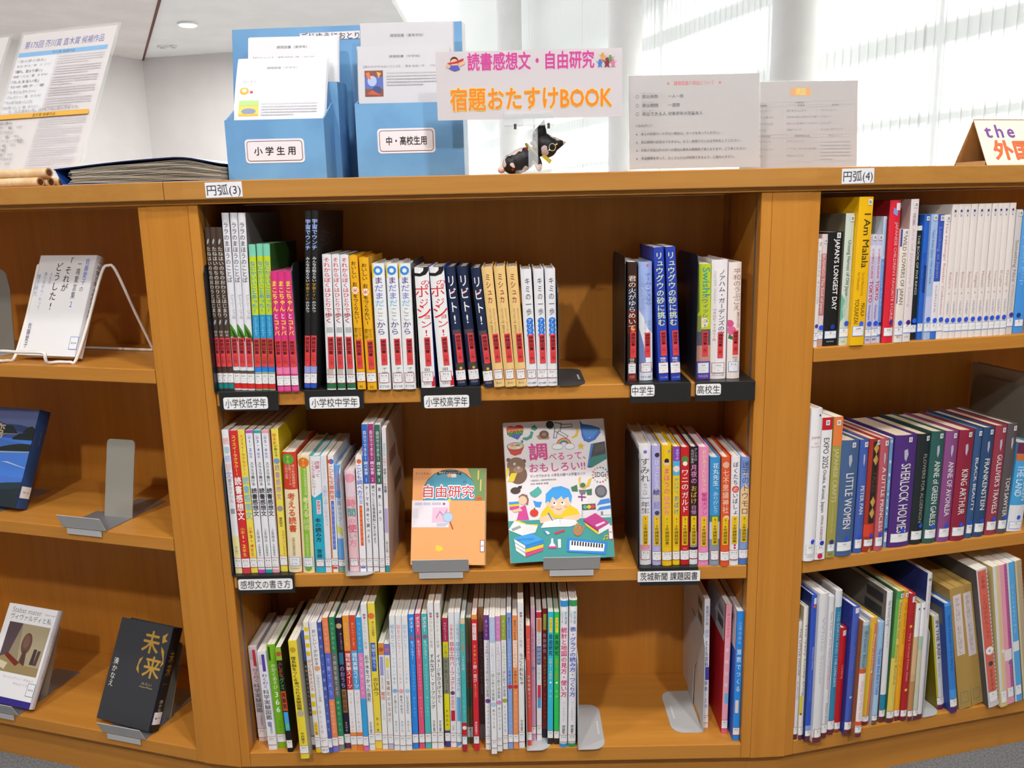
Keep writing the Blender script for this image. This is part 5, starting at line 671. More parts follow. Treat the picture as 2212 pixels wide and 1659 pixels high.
bk('r2',0.1935,0.0042,0.0431,0.2040,0.0053,'h','52307e',[('l','SHERLOCK HOLMES',0.25,0.87,'e8e6e4',0.46,0.05,0.5),('q',0.04,0.15),('d',0.85,0.1,'2f55e0'),('s','w',0.875,0.955,'E9',''),('p',[(0.4,0.13),(0.55,0.12),(0.6,0.17),(0.5,0.23),(0.42,0.2)],'b8b8c8')],'widest spine, deep purple with white capitals',{})
bk('r2',0.2293,0.0053,0.0260,0.2029,0.0079,'h','232a2c',[('l','FLOWERS FOR ALGERNON',0.18,0.8,'a8a89c',0.3,0.15,0),('q',0.04,0.25),('d',0.83,0.25,'2f5ae0'),('s','w',0.875,0.955,'E9','')],'near black hardback beside the deep purple one',{})
bk('r2',0.2562,0.0034,0.0271,0.2056,0.0113,'h','2f5c58',[('l','ANNE of GREEN GABLES',0.26,0.84,'e8e6e4',0.46,0.05,0.5),('q',0.04,0.15),('d',0.85,0.1,'2f55e0'),('s','w',0.875,0.955,'E9',''),('p',[(0.4,0.13),(0.55,0.12),(0.6,0.17),(0.5,0.23),(0.42,0.2)],'b8b8c8')],'dark green classic with white capitals',{})
bk('r2',0.2835,0.0014,0.0252,0.2044,0.0075,'h','8a4c84',[('l','ANNE OF AVONLEA',0.27,0.76,'e8e6e4',0.46,0.05,0.5),('q',0.04,0.15),('d',0.85,0.1,'2f55e0'),('s','w',0.875,0.955,'E9',''),('p',[(0.4,0.13),(0.55,0.12),(0.6,0.17),(0.5,0.23),(0.42,0.2)],'b8b8c8')],'mauve classic between the green and crimson ones',{})
bk('r2',0.3114,-0.0006,0.0301,0.2044,0.0111,'h','90263e',[('l','KING ARTHUR',0.35,0.76,'e8e6e4',0.46,0.05,0.5),('q',0.04,0.15),('d',0.85,0.1,'2f55e0'),('s','w',0.875,0.955,'E9',''),('p',[(0.4,0.13),(0.55,0.12),(0.6,0.17),(0.5,0.23),(0.42,0.2)],'b8b8c8')],'crimson classic beside the mauve one',{})
bk('r2',0.3382,0.0038,0.0146,0.2032,0.0154,'h','3a5a88',[('l','BLACK BEAUTY',0.26,0.75,'e8e6e4',0.46,0.05,0.5),('q',0.04,0.15),('d',0.85,0.1,'2f55e0'),('s','w',0.875,0.955,'E9','')],'slim steel blue classic right of the crimson one',{})
bk('r2',0.3596,0.0038,0.0235,0.2038,0.0179,'h','2f4c74',[('l','FRANKENSTEIN',0.28,0.75,'e8e6e4',0.46,0.05,0.5),('q',0.04,0.15),('d',0.85,0.1,'2f55e0'),('s','w',0.875,0.955,'E9',''),('p',[(0.4,0.13),(0.55,0.12),(0.6,0.17),(0.5,0.23),(0.42,0.2)],'b8b8c8')],'navy classic right of the slim steel blue one',{})
bk('r2',0.3871,0.0051,0.0241,0.2047,0.0165,'h','983a4c',[('l',"GULLIVER'S TRAVELS",0.26,0.8,'e8e6e4',0.46,0.05,0.5),('q',0.04,0.15),('d',0.85,0.1,'2f55e0'),('s','w',0.875,0.955,'E9',''),('p',[(0.4,0.13),(0.55,0.12),(0.6,0.17),(0.5,0.23),(0.42,0.2)],'b8b8c8')],'wine red classic left of the grey-brown one',{})
bk('r2',0.4102,0.0046,0.0211,0.2064,0.0174,'h','5a5054',[('l','TOM SAWYER',0.48,0.84,'e8e6e4',0.46,0.05,0.5),('q',0.04,0.15),('d',0.85,0.1,'2f55e0'),('s','w',0.875,0.955,'E9',''),('p',[(0.4,0.13),(0.55,0.12),(0.6,0.17),(0.5,0.23),(0.42,0.2)],'b8b8c8')],'grey-brown classic, last of the classics run',{})
bk('r2',0.4399,0.0055,0.0331,0.1680,0.0433,'h','4aa0d8',[('b',0,0.12,'6a2a4a'),('b',0.12,0.2,'c8703c'),('b',0.7,1,'e4e4e8'),('l','THE LAND',0.25,0.6,'d8ecf8',0.4,-0.15,0.3),('l','OF GREEN',0.3,0.65,'d8ecf8',0.3,0.25,0.3),('d',0.84,0.1,'2f5ae0'),('s','b',0.885,0.97,'E','')],'sky blue illustrated book right of the grey-brown classic',{})
bk('r3',0.0049,0.0019,0.0080,0.2291,-0.0030,'h','e6e2ea',[('b2',0,1,0,0.12,'d83a5a'),('l','THE LITTLE HOUSE',0.05,0.45,'8a7a80',0.5,0.1,0.2),('l','BURTON',0.5,0.65,'a8a0a8',0.4,0,0),('b',0.955,1,'6a3038'),('s','r',0.89,0.955,'E','')],'slim white picture book with pink edge at the bottom left corner',{})
bk('r3',0.0138,-0.0011,0.0090,0.2575,-0.0035,'h','ece8e2',[('l','The Very Lucky Dog',0.12,0.66,'8a8a90',0.45,0.1,0.1),('b2',0.66,0.8,0,0.5,'d8c83c'),('c',0.8,-0.2,0.002,'a83a2a'),('b',0.965,1,'6a3038'),('s','r',0.9,0.965,'E','')],'white picture book with a small yellow mark',{'L':'c8c0a0'})
bk('r3',0.0237,-0.0081,0.0100,0.2818,-0.0037,'h','3258c8',[('r',0.02,0.06,0.4,0.95,'e8e8f0'),('c',0.075,0.1,0.003,'d85a5a'),('l','RIMOKON GOHAN',0.35,0.5,'d8e0f4',0.4,0.2,0.1),('l','CONCENTRATION',0.5,0.72,'6a88dc',0.4,0,0),('b',0.89,0.92,'8ab0ee'),('b',0.965,1,'6a3038'),('s','r',0.92,0.965,'E','')],'royal blue picture book with pale blue foot',{'L':'1a2c6a'})
bk('r3',0.0375,-0.0163,0.0171,0.2864,-0.0022,'h','dedee2',[('l','White Snow',0.15,0.6,'c4c4d0',0.4,0,0),('b',0.965,1,'6a3038'),('s','r',0.905,0.965,'E','')],'wide pale grey picture book pulled slightly forward',{})
bk('r3',0.0570,-0.0074,0.0118,0.2742,0.0012,'h','e6e4ea',[('l','The Tale of the Rabbit',0.1,0.45,'a8a8b4',0.35,0.1,0),('l','TOMORROW',0.45,0.65,'c88a98',0.4,0.1,0.1),('l','Picture Book',0.75,0.9,'8a8a98',0.35,0.15,0),('b',0.965,1,'6a3038'),('s','r',0.9,0.965,'E','')],'white picture book with faint pink lettering',{})
bk('r3',0.0741,-0.0021,0.0136,0.2804,0.0043,'h','e4e6ea',[('b',0,0.1,'dfe2ea'),('b2',0.11,0.92,0.1,1,'3a88b0'),('l','THE EARTH AND I',0.14,0.45,'a8d0e4',0.4,0.1,0.1),('l','THE LONG DAYS',0.46,0.66,'d8ecf4',0.4,0.1,0.4),('b',0.965,1,'6a3038'),('s','r',0.9,0.965,'E','')],'white picture book with a teal spine panel',{'L':'b8b4b4'})
bk('r3',0.0889,0.0002,0.0146,0.2057,0.0073,'h','c41c26',[('r',0.02,0.07,0.4,0.9,'e8d8d8'),('l','Corduroy',0.35,0.48,'e8a0a0',0.4,0.2,0),('b',0.965,1,'8a4a28'),('s','w',0.9,0.965,'E','')],'bright red book, shortest in the right bottom row',{'L':'8a141c'})
bk('r3',0.1032,-0.0107,0.0134,0.2499,0.0117,'h','4a60bc',[('r',0.01,0.05,0.3,0.9,'e0e0ec'),('l','A Monster Christmas',0.3,0.7,'6a80d0',0.35,0,0),('c',0.7,0,0.0025,'c8d0f0'),('b',0.965,1,'6a3038'),('s','r',0.895,0.96,'E','')],'medium blue picture book beside the bright red one',{'L':'2a3c98'})
bk('r3',0.1167,-0.0220,0.0129,0.2247,0.0125,'h','c8d0d8',[('b',0.03,0.4,'8aa8b8'),('l','Brown Bear',0.08,0.4,'5a6a7a',0.5,0,0.3),('b',0.4,0.44,'e0582c'),('b',0.44,0.86,'f0e4e6'),('l','What Do You See',0.5,0.84,'e0a0a4',0.4,0,0),('b',0.86,0.895,'e8562c'),('b',0.965,1,'6a3038'),('s','r',0.905,0.96,'E','')],'book with white and orange spine and brown cover side',{'L':'a86232','cov':[('r',0.6,0.62,0.1,0.12,'e8dcd0'),('r',0.5,0.52,0.2,0.22,'e8dcd0'),('r',0.7,0.72,0.3,0.32,'e8dcd0')],'depth':0.2})
bk('r3',0.1508,0.0053,0.0144,0.2140,0.0257,'h','e8c030',[('b2',0.05,0.92,0.5,1,'e88460'),('b',0,0.04,'e8b04a'),('c',0.5,0.2,0.002,'f4ece8'),('l','Busy Street',0.15,0.5,'f4d8c8',0.3,0.25,0),('b',0.965,1,'6a3038'),('s','r',0.91,0.965,'E','')],'yellow picture book with coral stripe',{'L':'d8d8ec'})
bk('r3',0.1674,0.0016,0.0107,0.2057,0.0078,'h','9cc2ea',[('l','The Little Blue Bus in Town',0.25,0.7,'4a6ac8',0.55,0,0.3),('b',0.7,0.9,'b0d0f0'),('b',0.955,1,'7a5a38'),('s','r',0.9,0.955,'E','')],'powder blue picture book with blue lettering',{'L':'c8d8e8'})
bk('r3',0.1861,0.0050,0.0122,0.2597,-0.0065,'h','e8e8ec',[('l','The Grouchy Song',0.06,0.25,'8a8a90',0.5,0,0.3),('l','Carle',0.25,0.42,'c0c0c8',0.3,0,0),('b',0.78,0.9,'2a88a8'),('b',0.955,1,'6a3038'),('s','r',0.9,0.955,'E','')],'tall white picture book with teal band at the foot',{'L':'7a7066','cov':[('r',0.74,0.95,0.03,0.1,'3a3a3c'),('r',0.72,0.94,0.13,0.2,'3a3a3c')],'depth':0.22})
bk('r3',0.1999,0.0003,0.0147,0.2613,0.0108,'h','e6cf62',[('b2',0,0.5,0,0.35,'6aae54'),('b',0,0.06,'4a9a5a'),('q',0.035,0.2),('l','Where the Wild Wind',0.08,0.35,'8a8a30',0.4,0.1,0.1),('l','Blows Round',0.4,0.7,'b89a3a',0.4,0.1,0),('b',0.965,1,'6a3038'),('s','r',0.91,0.965,'E','')],'yellow-green picture book left of the orange one',{'L':'4a7a4a'})
bk('r3',0.2152,0.0022,0.0109,0.2593,0.0022,'h','eeaa20',[('b',0,0.05,'e8923c'),('q',0.03,0.1),('l','THE GIANT PEACH',0.08,0.4,'b87a18',0.4,0,0.2),('l','by post',0.5,0.65,'d89a18',0.4,0,0),('b',0.965,1,'6a3038'),('s','r',0.91,0.965,'E','')],'orange-yellow picture book left of a deep red one',{})
bk('r3',0.2273,-0.0011,0.0124,0.2533,0.0010,'h','b4262e',[('r',0.02,0.065,0.4,0.9,'e4d8dc'),('c',0.25,0,0.0028,'e8b43c'),('l','Very Curious Kitten Goes',0.3,0.68,'e8a8a4',0.35,0,0.1),('c',0.75,0,0.0028,'e8c860'),('b',0.965,1,'6a3038'),('s','r',0.91,0.965,'E','')],'deep red picture book with gold stars',{})
bk('r3',0.2392,-0.0037,0.0101,0.2351,-0.0007,'h','c08a5a',[('b',0,0.28,'eeecf0'),('c',0.05,0.1,0.002,'6a5a7a'),('b',0.28,0.6,'d8b48a'),('c',0.62,0,0.003,'b83a34'),('b',0.6,0.66,'ccaa84'),('b',0.965,1,'6a3038'),('s','r',0.91,0.965,'E','')],'tan picture book with white top and red dot',{})
bk('r3',0.2496,-0.0043,0.0087,0.2350,-0.0039,'h','c4ccb8',[('b',0,0.28,'f0eef2'),('c',0.05,0.1,0.002,'5a5a7a'),('b',0.28,0.4,'a8c4b0'),('b',0.4,0.75,'ccc8ac'),('b',0.965,1,'6a3038'),('s','r',0.91,0.965,'E','')],'sage picture book with white top before the grey bookend',{})
bk('r3',0.2601,-0.0038,0.0096,0.2896,-0.0085,'h','dcd8dc',[('c',0.04,0,0.003,'8a8a9a'),('l','Snow Town',0.08,0.3,'b8a8b0',0.4,0,0),('b',0.965,1,'6a3038')],'tallest white picture book with navy cover, behind the white-topped ones',{'L':'22306e'})
bk('r3',0.3200,0.0110,0.0148,0.1967,-0.1538,'h','dedce2',[('b2',0,1,0,0.18,'c8c030'),('l','IN THE RAIN',0.05,0.45,'4a4654',0.5,0.1,0.5),('l','Marie',0.5,0.65,'a8a4b0',0.3,0,0),('b',0.955,1,'5a2a6a'),('s','r',0.87,0.95,'E','')],'white spine book with olive cover right of the grey bookend',{'L':'8a7a10','depth':0.16})
bk('r3',0.3351,-0.0051,0.0145,0.2283,-0.1547,'h','3a82d4',[('b',0,0.02,'5aa4ea'),('l','Gentle Animals of the World',0.1,0.6,'2a5aa8',0.4,0,0.2),('b',0.78,0.87,'4a9aea'),('b',0.95,1,'5a2a6a'),('s','r',0.87,0.945,'E','')],'blue picture book left of the cardboard boxes',{'L':'2a4c9c','cov':[('r',0.72,0.95,0.05,0.2,'6a6a66')],'depth':0.18})
bk('r3',0.3624,-0.0006,0.0273,0.2558,-0.1806,'x','b49250',[('b2',0.06,0.55,0.2,0.82,'ded0d0'),('t','かみしばい むかしばなし',0.08,0.54,'9a8a90',0.3,0,0),('z',0.86,0.95)],'tan cardboard file box, the left one of the pair',{'L':'8a6224','depth':0.2,'cat':'box'})
bk('r3',0.3952,0.0057,0.0244,0.2555,-0.2059,'x','b49250',[('b2',0.06,0.58,0.15,0.85,'ded0d0'),('t','かみしばい むかしばなし',0.08,0.54,'9a8a90',0.3,0,0),('z',0.86,0.95)],'tan cardboard file box, the right one of the pair',{'depth':0.2,'cat':'box'})
bk('r3',0.4191,-0.0093,0.0227,0.2915,-0.2016,'s','d8d4dc',[('b2',0.01,0.9,0.1,0.88,'da6a58'),('t','小学校',0.04,0.14,'6a3a3a',0.3,0,0.1),('t','ことばのれんしゅう',0.18,0.5,'9a4a40',0.35,0,0.1),('c',0.585,0.05,0.0085,'f2eef0'),('h','4',0.585,'5a5a64',0.25),('c',0.68,0.05,0.005,'3a4a4a'),('t','文字のほん',0.72,0.88,'8a3a34',0.25,0,0),('comb',),('s','w',0.885,0.96,'E','')],'salmon red ring-bound book beside the cardboard boxes',{'L':'5a5a5c'})
bk('r3',0.4383,-0.0135,0.0150,0.2947,-0.1737,'s','e2cb8c',[('b2',0,0.9,0,0.35,'d8dce0'),('b2',0,0.92,0.7,1,'e8c0b8'),('c',0.6,0.3,0.004,'ece4e4'),('s','w',0.885,0.97,'E','')],'straw yellow book next to the salmon ring-bound one',{})
bk('r3',0.4585,-0.0086,0.0159,0.2933,-0.1775,'s','e8a0b4',[('b2',0,0.95,0.6,1,'c05a9a'),('comb',),('b2',0.6,0.68,0,1,'ece0e6'),('c',0.7,0.2,0.004,'7a7aa0'),('s','w',0.88,0.95,'E','')],'pink ring-bound book with magenta edge',{})
bk('r3',0.4787,-0.0061,0.0162,0.2945,-0.1816,'s','5aaae8',[('b2',0,1,0,0.2,'d4d8d8'),('b2',0.56,0.63,0.1,1,'e8eaf0'),('l','sounds',0.15,0.5,'8ac4f4',0.4,0.1,0),('s','w',0.88,0.95,'E','')],'sky blue book near the right edge of the bottom row',{})
bk('r3',0.4992,-0.0041,0.0152,0.2955,-0.1878,'s','b8a488',[('comb',),('b2',0,1,0,0.25,'cfc39a')],'tan ring-bound book cut by the right picture edge',{})
GROUP={'c1': 'books on the top shelf of the middle bookcase', 'c2': 'books on the middle shelf of the middle bookcase', 'c2r': 'yellow-stickered books on the middle shelf', 'c3': 'books on the bottom shelf of the middle bookcase', 'c3r': 'books at the right end of the bottom shelf', 'r1': 'books on the top shelf of the right bookcase', 'r2': 'books on the middle shelf of the right bookcase', 'r3': 'books on the bottom shelf of the right bookcase'}


# ------------------------------------------------------------------ bookends
def black_bookend(row, xp, x0, x1, text, la, lb_, label, dep=.165, tall=.206, big=None):
    z = SHELF[row]
    t = thing('bookend', label, 'bookend', (0, 0, z), group='black bookends with a label lip')
    u = MB(); u.slab([(-.004, 0), (-.004, tall-.012), (.0, tall-.004), (.008, tall), (dep-.02, tall), (dep-.006, tall-.006), (dep, tall-.02), (dep, 0)],
                     lambda a, b, h: (xp-.0007+h, a, b+.0003), .0014, BLACK); u.build('upright_plate', t)
    u = MB(); u.box(min(xp+.0007, x0), x1, -.0045, .11, .0002, .0012, BLACK); u.build('base_plate', t)
    u = MB(); u.box(x0, x1, -.0058, -.0046, -.031, .0012, BLACK); u.build('front_lip', t, .0004)
    u = MB(); a, b = la; zc, zd = lb_
    P = lambda p, q, h=0: (p, -.0059-h*.0004, q-z)
    if big: u.slab([(a, zd), (b, zd), (b, zc), (a, zc)], lambda p, q, h: (p, -.006-.0003*(1-h), q-z), 1, 'f4f4f6')
    else: u.slab(rrect(a, b, zd, zc, .0035), lambda p, q, h: (p, -.006-.0003*(1-h), q-z), 1, 'f4f4f6')
    pad = (b-a)*.04
    htext(u, text, a+pad, b-pad, (zc+zd)/2, (zc-zd)*.82, '3a3438', lambda p, q: (p, -.0066, q-z), .1 if not big else .35)
    u.build('label_plate', t)
    if row in ('c1', 'c2'): BK_PLATES.append((row, xp, x1))
black_bookend('c1', .0009, .0076, .1037, '小学校低学年', (.0141, .0866), (.7643, .7441), 'black bookend reading 小学校低学年 at the far left of the top shelf')
black_bookend('c1', .141, .147, .2431, '小学校中学年', (.1546, .2359), (.762, .7425), 'black bookend reading 小学校中学年 below the tall black books')
black_bookend('c1', .333, .3362, .4342, '小学校高学年', (.3412, .4146), (.7604, .7394), 'black bookend reading 小学校高学年 below the navy books')
black_bookend('c1', .668, .6769, .7752, '中学生', (.6783, .7161), (.7709, .7516), 'black bookend reading 中学生 beside the bare stretch of the top shelf')
black_bookend('c1', .783, .7824, .8795, '高校生', (.7835, .8238), (.7702, .7516), 'black bookend reading 高校生 at the right end of the top shelf')
black_bookend('c2', .0009, .009, .1066, '感想文の書き方', (.0105, .1032), (.4468, .427), 'black bookend reading 感想文の書き方 at the left of the middle shelf')
black_bookend('c2', .692, .6954, .7943, '茨城新聞 課題図書', (.6915, .7975), (.4469, .4277), 'black bookend with wide white label 茨城新聞 課題図書', big=1)
def grey_bookend(bayk, row, xp, xf, y0, w, tall, label, mt=GREY, slot=False, print_=True):
    """sheet-metal bookend: upright at xp, foot running to xf"""
    z = SHELF[row]; o = bay(bayk, 0, 0, z)
    t = thing('bookend', label, 'bookend', o, (0, 0, BAYS[bayk][2]), 'grey sheet-metal bookends')
    r = .022
    top = [(y0+w-r+r*math.cos(math.radians(a)), tall-r+r*math.sin(math.radians(a))) for a in (0, 22, 45, 68, 90)]+[(y0+r-r*math.sin(math.radians(a)), tall-r+r*math.cos(math.radians(a))) for a in (0, 22, 45, 68, 90)]
    out = [(y0, .001)]+([(y0+.022, .001), (y0+.03, .085), (y0+w/2-.005, .105), (y0+w*.62, .085), (y0+w*.68, .001)] if slot else [])+[(y0+w, .001)]+top
    u = MB(); u.slab(out, lambda a, b, h: (xp-.0006+h, a, b), .0012, mt); u.build('upright_plate', t)
    s = 1 if xf > xp else -1; L = abs(xf-xp)
    q = [(0, y0), (L-r, y0)]+[(L-r+r*math.sin(math.radians(a)), y0+r-r*math.cos(math.radians(a))) for a in (22, 45, 68, 90)]+[(L-r+r*math.cos(math.radians(a)), y0+w-r+r*math.sin(math.radians(a))) for a in (0, 22, 45, 68, 90)]+[(0, y0+w)]
    pts = [(xp+s*(a+.0006), b) for a, b in q]
    if s < 0: pts = pts[::-1]
    u = MB(); u.prism(pts, .0002, .0012, mt)
    if print_:
        for i in range(9):
            xx = xp+s*(L-.009); yy = y0+w*.32+i*.0045
            face(u, [(xx, yy), (xx+.003, yy), (xx+.003, yy+.003), (xx, yy+.003)], 'e8e8ea', lambda a, b: (a, b, .0014))
    u.build('foot_plate', t); BK_PLATES.append((row, min(xp, xf), max(xp, xf)))
grey_bookend('c', 'c1', .5612, .605, -.006, .144, .165, 'charcoal bookend lying beside white books on the top shelf', col('4a4c50', .45, .3))
grey_bookend('c', 'c2', .197, .2446, -.012, .125, .195, 'grey bookend under the pink book on the middle shelf', col('c4c4c4', .4, .3), print_=False)
grey_bookend('c', 'c3', .4975, .54, -.008, .125, .17, 'grey bookend under the coral booklet, left of two in the bottom row', print_=False)
grey_bookend('c', 'c3', .5888, .637, -.008, .138, .182, 'grey bookend in the middle of the bottom shelf beside the tall capped books')
grey_bookend('c', 'c3', .8196, .765, .036, .135, .187, 'grey bookend with a cut-out at the right of the bottom shelf', slot=True)
grey_bookend('r', 'r3', .268, .311, -.002, .12, .186, 'grey bookend between sage and olive books on the right bottom shelf', print_=False)
grey_bookend('r', 'r2', .512, .56, .05, .165, .252, 'tall grey bookend at the right picture edge, before a pale cover', col('8f8c80', .5, .2), print_=False)
for a in BOOKS: spine_book(*a)
GROUP['rx'] = None
t = thing('book', 'tall pale book standing behind the bookend at the right picture edge', 'book', bay('r', .5275, .06, SHELF['r2']+.0013), (0, 0, .2393), GROUP['r2'])
u = MB(); u.box(-.006, -.0045, 0, .17, 0, .272, 'b8aea0'); u.box(.0045, .006, 0, .17, 0, .272, 'b8aea0'); u.box(-.006, .006, -.001, .0005, 0, .272, 'b8aea0'); u.build('cover', t)
u = MB(); u.box(-.0044, .0044, .001, .167, .003, .269, PAGES); u.build('pages', t)

# ------------------------------------------------------------------ books displayed face out, and their stands
def display_book(label, loc, yaw, tilt, w, h, th, base, spine, art, spine_art=None, sticker=None, group='books displayed face out', hard=True):
    t = thing('book', label, 'book', loc, (-math.radians(tilt), 0, math.radians(yaw)), group)
    tb = .0022 if hard else .0006
    mb = MB()
    mb.box(0, w, 0, tb, 0, h, base); mb.box(0, w, th-tb, th, 0, h, base)
    n = 6; prof = [(w+.0018*math.sin(math.pi*i/n), th*i/n) for i in range(n+1)]
    mb.prism([(w-.001, th)]+[(w-.001, 0)]+prof, 0, h, spine)
    P = lambda e: (lambda a, b: (a*w, -e, (1-b)*h))
    draw(mb, art, P)
    if spine_art: draw(mb, spine_art, lambda e: (lambda a, b: (w+.0018*math.sin(math.pi*min(1, max(0, a)))+e, a*th, (1-b)*h)))
    mb.build('cover', t)
    q = .003 if hard else .0006
    u = MB(); u.box(q, w-.0012, tb+.0001, th-tb-.0001, q, h-q, leaves_mat('page_edges_flat', 'd8cfc0', 'f0ebe2', 'y', 900)); u.build('pages', t)
    if sticker:
        c, s0, s1, z0, z1, tx = sticker
        s = MB(); PS = lambda e: (lambda a, b: (w+.0018*math.sin(math.pi*min(1, max(0, a/th)))+e, a, b)) if s0 is None else (lambda a, b: (a, -e, b))
        a0, a1 = (th*.08, th*.92) if s0 is None else (s0*w, s1*w)
        p0 = PS(.0006); N = 6
        for i in range(N):
            face(s, [(a0+(a1-a0)*i/N, z0), (a0+(a1-a0)*(i+1)/N, z0), (a0+(a1-a0)*(i+1)/N, z1), (a0+(a1-a0)*i/N, z1)], 'f2f2f4', p0)
        frame_rect(s, a0, a1, z0, z1, .0008, c, PS(.0009))
        htext(s, tx, a0+(a1-a0)*.2, a0+(a1-a0)*.8, (z0+z1)/2, .0035, '6a6a72', PS(.001))
        s.build('spine_label', t)
    return t
def draw(mb, art, P):
    """flat printed shapes in fractions of a page: x to the right, y down"""
    e = .0001
    for i, s in enumerate(art):
        e += .000006
        if s[0] == 'p': face(mb, s[1], s[2], P(e))
        elif s[0] == 'o': face(mb, disc(s[1], s[2], s[3], s[4]), s[5], P(e))
        elif s[0] == 'h':
            h = s[5]; htext(mb, s[1], s[2], s[3], -s[4], h, s[6], (lambda PP: (lambda a, b: PP(a, -b)))(P(e)), s[7]); e += .0001 if s[7] > 1.3 else .00005 if s[7] > 0 else 0
        elif s[0] == 'v':   # text, xc, y0, y1, w, colour, bold
            vtext(mb, s[1], s[2], -s[3], -s[4], s[5], s[6], (lambda PP: (lambda a, b: PP(a, -b)))(P(e)), s[7])
        elif s[0] == 'r': face(mb, [(s[1], s[4]), (s[2], s[4]), (s[2], s[3]), (s[1], s[3])], s[5], P(e))
def metal_stand(label, loc, yaw, w=.096, lip=.029, tab=.075, dep=.16, rest=.14, lean=24, back=.075, hook=True):
    """bent sheet-metal display stand: foot on the shelf, lip in front, hook over the shelf edge, leaning rest"""
    t = thing('book_stand', label, 'stand', loc, (0, 0, math.radians(yaw)), 'metal display stands')
    u = MB(); u.box(0, w, 0, dep*.5, .0003, .0015, STEEL); u.box(w*.3, w*.97, dep*.5, dep, .0003, .0015, STEEL); u.build('foot_plate', t)
    a = math.radians(24); u = MB()
    u.slab([(0, 0), (w, 0), (w+.0, lip), (-.0, lip)], lambda p, q, h: (p, -.0012-q*math.sin(a)+h*.0012*math.cos(a), .0004+q*math.cos(a)+h*.0012*math.sin(a)), 1, GREY); u.build('front_lip', t)
    if hook:
        u = MB(); x0 = (w-tab)/2; u.box(x0, x0+tab, -.0026, -.0014, -.011, -.0005, GREY); u.build('hook', t)
    b = math.radians(lean); rw = .062; xr = w*.36
    u = MB(); u.slab([(q[0]+xr, q[1]) for q in [(0, 0), (rw, 0)]+[(rw-.008+.008*math.cos(math.radians(k)), rest-.008+.008*math.sin(math.radians(k))) for k in (0, 30, 60, 90)]+[(.008-.008*math.sin(math.radians(k)), rest-.008+.008*math.cos(math.radians(k))) for k in (0, 30, 60, 90)]],
                     lambda p, q, h: (p, back+q*math.sin(b)+h*.0012, .0016+q*math.cos(b)), 1, col('cbc8be', .22, .6)); u.build('back_rest', t)
    return t
